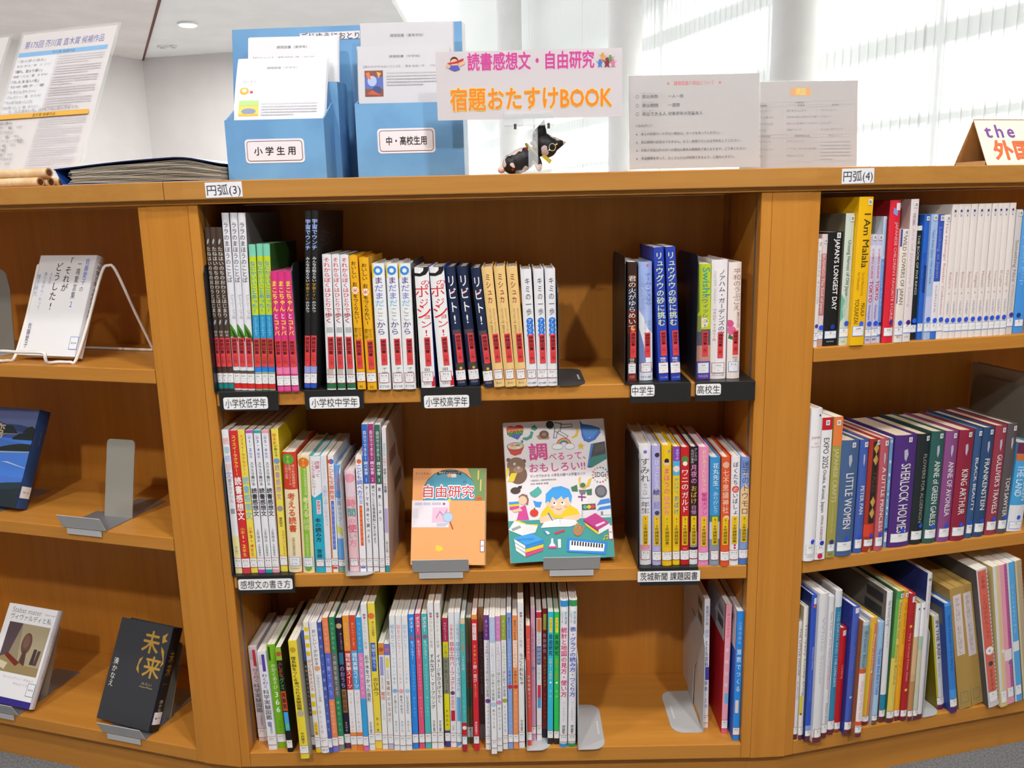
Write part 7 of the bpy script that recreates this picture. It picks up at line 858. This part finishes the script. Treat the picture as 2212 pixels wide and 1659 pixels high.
# ------------------------------------------------------------------ things on the countertop
def lines(x0, x1, y0, y1, n, c, rnd, ends=True):
    """rows of small print"""
    o = []; dy = (y1-y0)/n
    for i in range(n):
        y = y0+dy*(i+.5); x = x0; xe = x1-(0 if (i < n-1 or not ends) else (x1-x0)*rnd.uniform(.2, .6))
        while x < xe-.002:
            w = rnd.uniform(.008, .02); o.append(('r', x, min(x+w, xe), y-dy*.19, y+dy*.19, c)); x += w+rnd.uniform(.003, .006)
    return o
def tilted_card(name, label, cat, loc, yaw, tilt, w, h, art, part, margin=.0, acrylic=True, foot=.07):
    t = thing(name, label, cat, loc, (-math.radians(tilt), 0, math.radians(yaw)))
    P = lambda e: (lambda a, b: (margin+a*(w-2*margin), -.0004-e, margin+(1-b)*(h-2*margin)))
    u = MB(); u.box(margin, w-margin, -.0004, 0, margin, h-margin, sheet('card_paper_'+cat.replace(' ', '_'), 'b8b3b2' if cat == 'notice' else 'e8e2e2', .05)); draw(u, art, P); u.build(part, t)
    if acrylic:
        ca, sa = math.cos(math.radians(tilt)), math.sin(math.radians(tilt))
        u = MB(); u.box(0, w, .0003, .0023, 0, h, clear('acrylic', 'eef6f6', .10)); u.box(0, w, -.0018, -.0012, 0, h, clear('acrylic_front', 'f8f8fc', .07)); u.build('acrylic_panel', t)
        u = MB(); u.slab([(0, 0), (w, 0), (w, foot), (0, foot)], lambda a, b, q: (a, b*ca-q*sa, b*sa+q*ca), .0018, clear('acrylic', 'eef6f6', .10)); u.build('acrylic_foot', t)
    return t
rnd = random.Random(4)
post = [('h', '第175回 芥川賞 直木賞 候補作品', .05, .9, .075, .055, '5a5aa8', .3), ('r', .01, .96, .125, .155, '7cbcee'), ('h', '芥川賞 候補作品', .38, .62, .14, .022, '3a4a6a', .2), ('r', .01, .44, .158, .53, 'eeeeF2'.lower())]
for i, (a, b) in enumerate((('『鳥の夢の場合』', '駒田 隼也／著 （F コマ）'), ('『踊れ、愛より痛い』', '向坂 くじら／著 （F サキ）'), ('『たえまない光』', '竹中 優子／著'), ('『トラジェクトリー』', 'グレゴリー／著 （F ケズ）'), ('『ワンダフルモーニング』', '日比野 コレコ／著 （F ヒビ）'))):
    y = .185+i*.07; post += [('h', a, .03, .33, y, .022, '5a5a66', .1), ('h', b, .03, .4, y+.033, .018, '8a8a94', 0)]+lines(.47, .95, y-.018, y+.045, 4, 'c4c0ca', rnd)
post += [('h', '☆『たえまない光』は7月下旬に受入予定です。', .1, .85, .525, .02, '6a6a74', 0), ('r', .01, .96, .545, .575, 'f0b850'), ('h', '直木賞 候補作品', .38, .62, .56, .022, '4a3a1a', .2)]
for i, a in enumerate(('『嘘と隣人』', '『踊りつかれて』', '『ブレイクショットの軌跡』', '『乱歩と千畝』', '『逃亡者は北へ向かう』', '『Nの逸脱』')):
    y = .6+i*.06; post += [('h', a, .03, .03+.026*len(a), y, .02, '5a5a66', .1), ('h', '作／著 （F）', .05, .3, y+.03, .017, '8a8a94', 0)]+lines(.47, .95, y-.015, y+.04, 4, 'c4c0ca', rnd)
post += [('h', 'コーナーの2にあります。', .3, .8, .975, .022, '6a6a74', 0)]
tilted_card('poster_stand', 'clear acrylic stand with a printed poster barred in blue and orange', 'poster stand', (-.5146, .2731, ZTOP+.003), -18.3, 26.9, .2408, .3416, post, 'poster', .006, foot=.1)
tilted_card('poster_stand', 'clear acrylic stand mostly cut off by the left picture edge', 'poster stand', (-.769, .357, ZTOP+.003), -18.3, 26.9, .2408, .3416, [('h', 'お知らせ', .2, .8, .08, .06, '4a8ae0', .4), ('r', .05, .95, .33, .345, '3a7ae0')]+lines(.08, .92, .4, .9, 14, 'b0b0b8', rnd), 'poster', .006, foot=.1)
CARD = speckle('cardboard_tube', 'e0bd90', 'ead0a8', 60, .7)
def tube_(x, y, z, label):
    t = thing('cardboard_tube', label, 'tube', bay('l', x, y, z), (0, 0, BAYS['l'][2]), 'cardboard tubes stacked at the left')
    u = MB(); u.tube([(-.42, 0, 0), (0, 0, 0)], .0079, CARD, 20)
    n = 20; R = [(.0001, .0079*math.cos(2*math.pi*i/n), .0079*math.sin(2*math.pi*i/n)) for i in range(n)]; r = [(.0001, p[1]*.68, p[2]*.68) for p in R]; d = [(-.0001+.0001, p[1], p[2]) for p in r]
    u.add(R+r, [(i, (i+1) % n, n+(i+1) % n, n+i) for i in range(n)], 'c8935c'); u.add([(.0002, p[1], p[2]) for p in r], [tuple(range(n))], '5a3018'); u.build('tube_wall', t)  # dark disc on the closed end paints the shade inside the bore
tube_(-.193, .0285, ZTOP+.0232, 'cardboard tube lying on top of the others')
for i, w in enumerate(('front', 'second', 'third', 'fourth', 'rearmost')):
    tube_(-.205+.005*i, .02+.0172*i, ZTOP+.0082, '%s tube in the bottom row of cardboard tubes' % w)
# display file with clear pockets
t = thing('display_file', 'dark blue display file lying flat left of the blue leaflet holder', 'file', (-.236, .056, ZTOP), (0, 0, math.radians(-9.2)))
NAVY = col('18244e', .3)
Lf = .276; dp = .23
def hz_(x): return .0225+.011*min(1, x/.2)**1.3+.0035*math.sin(min(x, .22)/.22*math.pi*.9+.2)-(.010*max(0, x-.222)/.05)
def strip(u, xs, zf, th, mt, y0=0.0, y1=dp):
    n = len(xs); vs = [(x, y, zf(x)+dz) for dz in (0, th) for y in (y0, y1) for x in xs]; fs = []
    for i in range(n-1):
        fs += [(i, i+1, n+i+1, n+i)[::-1], (2*n+i, 2*n+i+1, 3*n+i+1, 3*n+i), (i, i+1, 2*n+i+1, 2*n+i), (n+i+1, n+i, 3*n+i, 3*n+i+1)]
    fs += [(0, n, 3*n, 2*n)[::-1], (n-1, 2*n-1, 4*n-1, 3*n-1)]
    u.add(vs, fs, mt)
xs = [Lf*i/18 for i in range(19)]
u = MB(); strip(u, xs, lambda x: .0003, .0016, col('7f8db4', .3)); u.build('bottom_cover', t)
u = MB(); strip(u, [-.012]+xs, lambda x: hz_(max(0, x))+(.0022 if x >= 0 else .001), .0018, NAVY); u.build('top_cover', t)
u = MB(); u.slab([(0, 0), (0, dp), (.0, dp), (.0, 0)][:2]+[(1, dp), (1, 0)], lambda a, b, h: (-.0105*a-.001*h*(1), b, .001+a*.0255), .0012, col('2a55a8', .3)); u.build('spine', t)
u = MB(); n = 19
for i in range(n):
    f = (i+.5)/n; st_ = .010+.008*abs(math.sin(i*1.7)); mt = ('cfc5b4', 'b4aa9c', 'ded8cc', '9f9890', 'c4b8a4')[i % 5]
    strip(u, [st_+(Lf-st_)*k/18 for k in range(19)], lambda x: .0022+f*(hz_(x)-.0032)+.0007*math.sin(x*40+i), .0007, mt, .0012+.0012*math.sin(i*2.3)**2)
u.build('pocket_pages', t)
# blue leaflet holder
BLUE = speckle('blue_box_paper', '6a9fd0', '74aad8', 14, .4)
t = thing('leaflet_holder', 'light blue cardboard leaflet holder with two labelled pockets', 'leaflet holder', (0, 0, ZTOP))
hz0 = lambda z: z-ZTOP
u = MB(); u.slab([(.0, .0003), (.4085, .0003), (.411, .2655), (.0145, .2605)], lambda a, b, h: (a, .196+.006*h+b*.02, b), .5, BLUE); u.build('back_board', t, .0006)
def pocket(x0, x1, y0, y1, h, hb, name):
    u = MB(); th = .0022
    u.box(x0, x1, y0, y0+th, .0003, h, BLUE); u.box(x0, x1, y1-th, y1, .0003, hb, BLUE)
    for a, b in ((x0, x0+th), (x1-th, x1)):
        u.add([(a, y0+th, .0003), (b, y0+th, .0003), (b, y1-th, .0003), (a, y1-th, .0003), (a, y0+th, h), (b, y0+th, h), (b, y1-th, hb), (a, y1-th, hb)], [(0,3,2,1),(4,5,6,7),(0,1,5,4),(1,2,6,5),(2,3,7,6),(3,0,4,7)], BLUE)
    u.box(x0+th, x1-th, y0+th, y1-th, .0003, .002, BLUE); return u.build(name, t)
pl = pocket(.0435, .199, .03, .108, .0925, .125, 'left_pocket'); pocket(.0515, .2085, .1085, .19, .158, .165, 'left_rear_pocket'); pr = pocket(.2437, .4158, .06, .185, .1165, .15, 'right_pocket')
def plate(x0, x1, y, z0, z1, text, par):
    u = MB(); u.slab(rrect(x0, x1, z0, z1, .0055), lambda a, b, h: (a, y-.0004*(1-h)-.0001, b), 1, 'f0eaf0')
    for q, c in ((rrect(x0+.003, x1-.003, z0+.003, z1-.003, .0045), '5a2a3a'), (rrect(x0+.0039, x1-.0039, z0+.0039, z1-.0039, .0038), 'f0eaf0')):
        face(u, q, c, lambda a, b: (a, y-.0007-(.0002 if c[0] == 'f' else 0), b))
    pad = (x1-x0)*.15; htext(u, text, x0+pad, x1-pad, (z0+z1)/2, (z1-z0)*.38, '2a2428', lambda a, b: (a, y-.0011, b), .9); u.build('pocket_label', par)
plate(.0727, .1662, .03, .0265, .0632, '小 学 生 用', pl); plate(.2775, .3702, .06, .039, .0775, '中・高校生用', pr)
u = MB(); lb2 = lambda e: (lambda a, b: (a, .1955+b*.02-e, b)); face(u, [(.131, .239), (.30, .243), (.30, .2555), (.131, .2515)], 'e8e4ea', lb2(.0003)); htext(u, 'ごじゆうにおとりください', .134, .288, .2465, .0125, '3a3640', lb2(.0006), .2); u.build('notice_strip', t)
PAPER = sheet('leaflet_paper', 'f2f2f6', .2); PAPER2 = sheet('leaflet_paper_rear', 'e0dfe4', .2)
def leaflets(label, x0, x1, y0, y1, zt, n, art, mt, lean=1.6, sk=0.0):
    t = thing('leaflet_stack', label, 'leaflets', (0, 0, ZTOP+.0026), group='leaflet stacks in the blue holder')
    H = zt-ZTOP-.0026; N = 10
    prof = lambda b: y0+(y1-y0)*(max(0, b)/H)**lean
    def sheets(u, i, dx, dz):
        bs = [(H+dz)*k/N for k in range(N+1)]
        u.add([(x+dx, prof(b)+.0011*i, b) for b in bs for x in (x0, x1)]+[(x+dx, prof(b)+.0011*i+.0004, b) for b in bs for x in (x0, x1)],
              [(2*k, 2*k+1, 2*k+3, 2*k+2) for k in range(N)]+[(2*N+2+2*k+1, 2*N+2+2*k, 2*N+2+2*k+2, 2*N+2+2*k+3) for k in range(N)]+[(2*k, 2*k+2, 2*N+4+2*k, 2*N+2+2*k) for k in range(N)]+[(2*k+3, 2*k+1, 2*N+3+2*k, 2*N+5+2*k) for k in range(N)]+[(2*N, 2*N+1, 4*N+3, 4*N+2)], mt)
    u = MB(); sheets(u, 0, 0, 0)
    draw(u, art, lambda e: (lambda a, b: (x0+a*(x1-x0), prof((1-b)*H)-e*1.5, (1-b)*H))); u.build('front_sheet', t)
    u = MB()
    for i in range(1, n): sheets(u, i, rnd.uniform(-.002, .003), rnd.uniform(-.001, .003))
    u.build('sheets_behind', t)
leaflets('bright front leaflets for the middle grades in the left pocket', .0462, .1922, .044, .122, 1.306, 8,
    [('h', '課題図書（中学年）', .33, .67, .085, .022, '9a98a0', 0), ('o', .1, .28, .05, .03, 'f0b040'), ('o', .1, .275, .028, .016, 'f8e8d0'), ('o', .18, .29, .018, .012, 'd84a70'), ('h', 'はじまり', .08, .22, .2, .02, 'b0b0b8', 0),
     ('r', .05, .27, .36, .49, 'd8d060'), ('r', .05, .27, .36, .4, 'b8d890'), ('o', .16, .45, .08, .025, '8a94b8'), ('r', .05, .27, .47, .49, 'e0b83a'), ('h', '【ララのまほうのことば】　グレーシー・ジャン／作', .04, .85, .545, .02, '8a8890', 0)]+lines(.3, .92, .38, .49, 5, 'c4c2ca', rnd), PAPER)
leaflets('rear leaflets for the upper grades in the left pocket', .054, .204, .112, .158, 1.345, 8,
    [('h', '課題図書（高学年）', .32, .66, .07, .022, '7a7880', .1), ('h', '【ポジション！】　高田 由紀子／作　（913 タ）', .06, .74, .145, .02, '8a8890', 0), ('h', 'ポジション', .06, .2, .19, .024, 'a87a98', .4)]+lines(.06, .9, .24, .4, 6, 'c4c2ca', rnd), PAPER)
art_ = [('h', '課題図書（中学校）', .34, .68, .075, .022, '6a6870', .1), ('h', '【君の火がゆらめいている】　落合 由佳／作　（Y913 オ）', .06, .92, .15, .02, '8a8890', 0), ('r', .07, .27, .18, .38, '7a3a24'), ('r', .07, .27, .23, .32, '4a62b0'), ('o', .15, .26, .05, .04, 'a8b8e0'), ('o', .2, .33, .05, .03, '2a3a70'), ('p', [(.08, .2), (.12, .19), (.14, .25), (.1, .24)], 'd86a2a'), ('p', [(.2, .19), (.25, .2), (.22, .24)], 'e0a040'), ('p', [(.09, .36), (.15, .33), (.25, .37)], 'c84a24'), ('h', '【チーム・テスならだいじょうぶ】カービー・ラーソン／著（Y93）', .06, .95, .44, .02, '8a8890', 0)]+lines(.31, .92, .19, .3, 5, 'b8b6be', rnd)
leaflets('middle leaflets with a red and blue picture in the right pocket', .2475, .3955, .068, .094, 1.3148, 8, art_, PAPER2, 1.3)
leaflets('greyish rear leaflets for high schools in the right pocket', .2445, .3985, .12, .150, 1.3605, 6, [('h', '課題図書（高等学校）', .32, .68, .075, .022, '6a6870', .1), ('h', '【スウィッシュ！】　藤ノ木 優／著　（YF フジ）', .07, .73, .16, .02, '7a7880', 0)]+lines(.07, .9, .2, .35, 6, 'b8b6be', rnd), PAPER2, 1.3)
# pink and orange sign in a clip stand
sx0, sx1, sz0, sz1 = .3805, .6622, 1.1895, 1.2885; SW = sx1-sx0; SH = sz1-sz0
t = thing('sign_card', 'white landscape sign with pink and orange lettering ending in BOOK', 'sign', (sx0, .0, sz0))
u = MB(); u.box(0, SW, 0, .0008, 0, SH, sheet('sign_card_paper', 'd8d0d4', .08))
P = lambda e: (lambda a, b: (a*SW, -e*1.6, (1-b)*SH))
ar = []
for txt, x0, x1, yc, h, c, o, bo in (('読書感想文・自由研究', .17, .85, .155, .27, 'cc4596', 'e8b0d0', 1.0), ('宿題おたすけBOOK', .07, .945, .7, .36, 'ee8a2c', 'f6dc6a', 1.0)):
    ar += [('h', txt, x0-.002, x1+.003, yc, h*1.02, o, bo+1.0), ('h', txt, x0, x1, yc, h, c, bo)]
ar += [('o', .1, .135, .022, .06, '4a3028'), ('o', .1, .16, .021, .055, 'e8b490'), ('p', [(.06, .165), (.1, .15), (.15, .1), (.15, .125), (.12, .17), (.08, .185)], 'c03038'), ('p', [(.08, .2), (.12, .2), (.13, .26), (.1, .285), (.07, .25)], '5a5ab8'), ('p', [(.055, .19), (.08, .2), (.075, .235), (.055, .23)], 'e8b490'), ('p', [(.125, .16), (.155, .14), (.158, .18), (.128, .22)], 'e8b490')]
for x, y, c, s in ((.895, .12, 'e0a050', 1), (.935, .15, '6a9a5a', .9), (.88, .21, '4a78c8', .9), (.918, .2, '8a3038', 1.1), (.95, .21, 'd87aa0', .9)):
    ar += [('o', x, y-.035*s, .009*s, .022*s, c), ('p', [(x-.012*s, y-.01), (x+.012*s, y-.01), (x+.009*s, y+.04*s), (x+.014*s, y+.08*s), (x, y+.05*s), (x-.014*s, y+.08*s), (x-.009*s, y+.04*s)], c), ('p', [(x-.028*s, y-.04*s), (x-.006, y-.005), (x-.006, y+.012)], c), ('p', [(x+.028*s, y-.04*s), (x+.006, y-.005), (x+.006, y+.012)], c)]
draw(u, ar, P); u.build('card', t)
t = thing('card_stand', 'clear plastic clip stand under the pink and orange sign', 'stand', (.521, .0, ZTOP))
CL = clear('clip_plastic', 'e8eef0', .28)
u = MB(); u.box(-.039, .037, -.006, -.0016, .072, .0915, CL); u.box(-.039, .037, .0012, .004, .072, .0915, CL); u.box(-.039, .037, -.006, .004, .071, .0725, CL); u.build('clip', t, .0005)
u = MB(); u.box(-.003, .012, -.001, .003, .006, .071, CL); u.build('post', t, .0005)
u = MB(); u.prism(disc(.005, .03, .03, .03, 28), .0003, .006, CL); u.build('base', t, .001)
for x in (-.0225, .0285):
    u = MB(); u.box(x-.002, x+.002, -.0075, -.0063, .066, .074, col('6a6a6c', .3, .8)); u.build('rivet', t)
# cat charm sewn from patterned black cloth
def cat_mat():
    mt = bpy.data.materials.new('patterned_black_cloth'); mt.use_nodes = True
    nt = mt.node_tree; b = nt.nodes['Principled BSDF']; L = nt.links
    tc = nt.nodes.new('ShaderNodeTexCoord'); v = nt.nodes.new('ShaderNodeTexVoronoi'); v.inputs['Scale'].default_value = 58; v.inputs['Randomness'].default_value = .9
    n = nt.nodes.new('ShaderNodeTexNoise'); n.inputs['Scale'].default_value = 52; n.inputs['Detail'].default_value = 1
    L.new(tc.outputs['Object'], v.inputs['Vector']); L.new(tc.outputs['Object'], n.inputs['Vector'])
    r = nt.nodes.new('ShaderNodeValToRGB'); r.color_ramp.interpolation = 'CONSTANT'
    e = r.color_ramp.elements; e[0].position = 0; e[0].color = lin('131316'); e[1].position = .52; e[1].color = lin('e6cfca')
    L.new(n.outputs['Fac'], r.inputs[0])
    r2 = nt.nodes.new('ShaderNodeValToRGB'); r2.color_ramp.interpolation = 'CONSTANT'
    e = r2.color_ramp.elements; e[0].position = 0; e[0].color = (1, 1, 1, 1); e[1].position = .16; e[1].color = (0, 0, 0, 1)
    L.new(v.outputs['Distance'], r2.inputs[0])
    mx = nt.nodes.new('ShaderNodeMix'); mx.data_type = 'RGBA'; mx.inputs['B'].default_value = lin('a8242c')
    L.new(r2.outputs[0], mx.inputs['Factor']); L.new(r.outputs[0], mx.inputs['A']); L.new(mx.outputs['Result'], b.inputs['Base Color'])
    b.inputs['Roughness'].default_value = .5; return mt
CAT = cat_mat()
t = thing('cat_charm', 'small black patterned cloth cat with a gold ribbon under the sign', 'ornament', (.51, .03, ZTOP))
def blob(u, c, r, mt, rot=0, n=14, m_=10, warp=None):
    vs = [];
    for j in range(m_+1):
        th = math.pi*j/m_
        for i in range(n):
            a = 2*math.pi*i/n; p = Vector((r[0]*math.sin(th)*math.cos(a), r[1]*math.sin(th)*math.sin(a), r[2]*math.cos(th)))
            if warp: p = warp(p)
            p = Vector((p.x*math.cos(rot)-p.z*math.sin(rot), p.y, p.x*math.sin(rot)+p.z*math.cos(rot))); vs.append(p+Vector(c))
    u.add(vs, [(j*n+i, j*n+(i+1) % n, (j+1)*n+(i+1) % n, (j+1)*n+i) for j in range(m_) for i in range(n)], mt)
u = MB()
blob(u, (-.004, 0, .0215), (.029, .016, .0185), CAT, .5)              # body
blob(u, (-.018, 0, .0165), (.015, .015, .0155), CAT, .2)              # hind quarters
blob(u, (.0345, -.003, .0435), (.021, .016, .018), CAT, -.6)        # head
blob(u, (.0275, -.004, .061), (.0115, .008, .023), CAT, -.3, warp=lambda p: Vector((p.x*(1-.8*max(0, p.z)/.023), p.y*(1-.6*max(0, p.z)/.023), p.z)))   # ear
blob(u, (.0505, -.004, .0455), (.0115, .008, .0185), CAT, -1.45, warp=lambda p: Vector((p.x*(1-.8*max(0, p.z)/.0185), p.y*(1-.6*max(0, p.z)/.0185), p.z)))
blob(u, (.024, -.006, .016), (.006, .006, .0125), CAT, .15)           # fore paw
o = u.build('body', t, 0, True); rm = o.modifiers.new('join', 'REMESH'); rm.mode = 'VOXEL'; rm.voxel_size = .0013; rm.use_smooth_shade = True
u = MB(); blob(u, (-.034, 0, .0085), (.0065, .006, .0055), col('e0bcb0', .6), .5); u.build('tail', t, 0, True)
GOLD = col('c9b23c', .35, .2)
u = MB(); u.tube([(.0155+.0135*math.cos(a)*.7-.001, .0005+.0145*math.sin(a), .0365-.0135*math.cos(a)*.75) for a in [2*math.pi*i/24 for i in range(24)]], .0021, GOLD, 8, True); u.build('ribbon', t, 0, True)
u = MB(); u.slab([(0, 0), (.005, .003), (.017, -.006), (.0135, -.012)], lambda a, b, h: (.028+a, -.0155+h*.0008, .0265+b), 1, GOLD); u.build('ribbon_end', t)
u = MB(); blob(u, (.014, -.012, .047), (.003, .003, .003), col('e8e4d8', .15, .6)); u.build('bell', t, 0, True)
u = MB(); u.tube([(.0455+.005*math.cos(a), -.0215+.002*abs(math.cos(a)), .0395+.0055*math.sin(a)) for a in [2*math.pi*i/16 for i in range(16)]], .0005, col('d8d0b0', .4), 6, True)
blob(u, (.052, -.0195, .0435), (.0022, .0012, .0012), col('e0c060', .4), .6); blob(u, (.041, -.0205, .0355), (.0018, .0012, .0011), col('e8e4e0', .4), .6); u.build('face_stitching', t)
# notices in clear stands
n1 = [('h', '★　課題図書の貸出について　★', .29, .71, .09, .05, 'd0504a', .3)]
for y, a, b in ((.225, '貸出冊数', '一人一冊'), (.32, '貸出期間', '一週間'), (.41, '貸出できる人', '対象学年の児童本人')):
    n1 += [('o', .065, y, .012, .018, '38343a'), ('o', .065, y, .0092, .0138, 'b8b3b2'), ('h', a, .1, .1+.031*len(a), y, .043, '2a262a', .5), ('h', b, .3, .3+.0295*len(b), y, .043, '2a262a', .5), ('h', 'かしだし', .1, .2, y-.035, .014, '7a767a', 0)]
n1 += [('h', '＜おねがい＞', .05, .18, .535, .034, '2a262a', .3)]
for i, s in enumerate(('本人の利用カードがない場合は、カードを作ってください。', '貸出期間の延長はできません。もう一度借りたい人は予約をしてください。', '対象の児童以外の方への貸出は夏休み期間終了後となります。ご了承ください。', '貸出期間を守って、たくさんの人が利用できるよう、ご協力ください。')):
    y = .625+.087*i; n1 += [('o', .058, y+.004, .005, .0075, '38343a'), ('h', s, .09, .09+.0225*len(s), y, .033, '343038', .4), ('h', 'ほんにん　りよう', .09, .3, y-.03, .011, '9a969a', 0)]
tilted_card('notice_stand', 'white notice with red title in a clear stand, front one of two', 'notice', (.676, .03, ZTOP+.0024), 1.0, 6, .2095, .1475, n1, 'notice_sheet', .002, foot=.06)
n2 = [('h', '課題図書', .43, .6, .12, .1, 'eea02c', 1.4), ('h', '題図', .475, .555, .12, .085, 'f0d030', .9), ('h', '小学校の部', .47, .54, .245, .026, '6a666c', .1)]
for y in (.23, .265, .29, .61, .645, .93): n2 += [('r', .06, .96, y, y+.003, 'c4bec4')]
for x in (.06, .38, .67, .96): n2 += [('r', x, x+.002, .23, .93, 'c4bec4')]
for j, cl_ in enumerate((('低学年', 'まこちゃんとコトバ', 'なにかいいことあった', 'ララのまほうのことば', 'たねはいのちの'), ('中学年', 'まだまだここから', 'それからぼくはひとりで歩く', 'おいしいお米をつくりたい！', '宇宙でウンチ'), ('高学年', 'ポジション！', 'リビト！', 'ミシュカ', 'キミの一歩アフリカ'))):
    x = (.08, .4, .69)[j]; n2 += [('h', cl_[0], x+.09, x+.15, .278, .024, '4a464c', .1)]+[('h', s, x, x+.0205*len(s), .335+.075*i, .028, '7a767e', 0) for i, s in enumerate(cl_[1:])]
n2 += [('h', s, x, x+.0205*len(s), y, .026, '7a767e', 0) for s, x, y in (('中学校の部', .16, .63), ('高等学校の部', .47, .63), ('貸出について', .75, .63), ('スウィッシュ！', .4, .69), ('ノアハム・ガーデンズの家', .4, .78), ('平和のうぶごえ', .4, .86), ('ゆらめいている', .12, .69), ('ならだいじょうぶ', .12, .78), ('砂に挑む', .12, .86))]+lines(.69, .94, .68, .92, 6, 'b4b0b6', rnd)
tilted_card('notice_stand', 'white notice with orange title and table, rear one of two', 'notice', (.868, .1, ZTOP+.0024), 3.0, 6, .203, .1435, n2, 'notice_sheet', .002, foot=.06)
# shelf number stickers on the counter's edge
for x, text, label in ((.0475, '円弧(3)', 'white sticker reading 円弧(3) on the counter edge'), (1.031, '円弧(4)', 'white sticker reading 円弧(4) on the counter edge')):
    if x < .9: o = (x, -.0122); a = 0
    else:
        p0, p1 = mf[-1], rf[0]; d = Vector((p1[0]-p0[0], p1[1]-p0[1])).normalized(); s = (x-p0[0])/d.x; o = (x, p0[1]+d.y*s-.0002); a = math.atan2(d.y, d.x)
    t = thing('shelf_sticker', label, 'sticker', (o[0], o[1], 1.0933), (0, math.radians(-.8), a), 'shelf number stickers')
    u = MB(); u.slab([(-.0285, -.0115), (.0285, -.0115), (.0285, .0115), (-.0285, .0115)], lambda p, q, h: (p, -.0004*(1-h), q), 1, 'ececf2'); htext(u, text, -.026, .026, 0, .0175, '3a3a44', lambda p, q: (p, -.0007, q), .1); u.build('sticker_face', t)
# tent-shaped sign at the right
yl = .02; o = bay('r', .3218, yl, ZTOP)
t = thing('tent_sign', 'cream folded card sign with purple and orange letters at the right picture edge', 'sign', o, (0, 0, .2393))
CRE = speckle('cream_card', 'efe4d8', 'f2e8dc', 8, .6); KR = speckle('kraft_card', 'c79a62', 'd0a46c', 30, .7)
hT = .078; hd = .0395; Lt = .26
u = MB(); u.slab([(0, 0), (Lt, 0), (Lt, 1), (0, 1)], lambda a, b, h: (a, b*hd+h*.0014, .0005+b*hT), 1, CRE)
e = lambda a, b: (a, b*hd-.0004, .0005+b*hT)
htext(u, 'the', .0135, .079, .735, .0001, '7a4a98', e, 0) if False else None
V = lambda a, b: (a, b/hT*hd-.0005, .0005+b)
for i, ch in enumerate('the J'): htext(u, ch, .0135+.0225*i, .0135+.0225*i+.0145, .0585, .0235, '7f4fa0', V, .9) if ch != ' ' else None
htext(u, '外国', .021, .098, .026, .034, 'e0703c', V, 1.6); u.build('front_panel', t)
u = MB(); u.slab([(0, 0), (Lt, 0), (Lt, 1), (0, 1)], lambda a, b, h: (a, 2*hd-b*hd-h*.0014, .0005+b*hT), 1, KR); u.build('back_panel', t)
u = MB(); u.box(0, Lt, .003, 2*hd-.003, .0003, .0015, KR); u.box(.0, .001, .006, 2*hd-.006, .0015, .009, KR); u.build('bottom_panel', t)
bpy.data.objects.remove(_to)
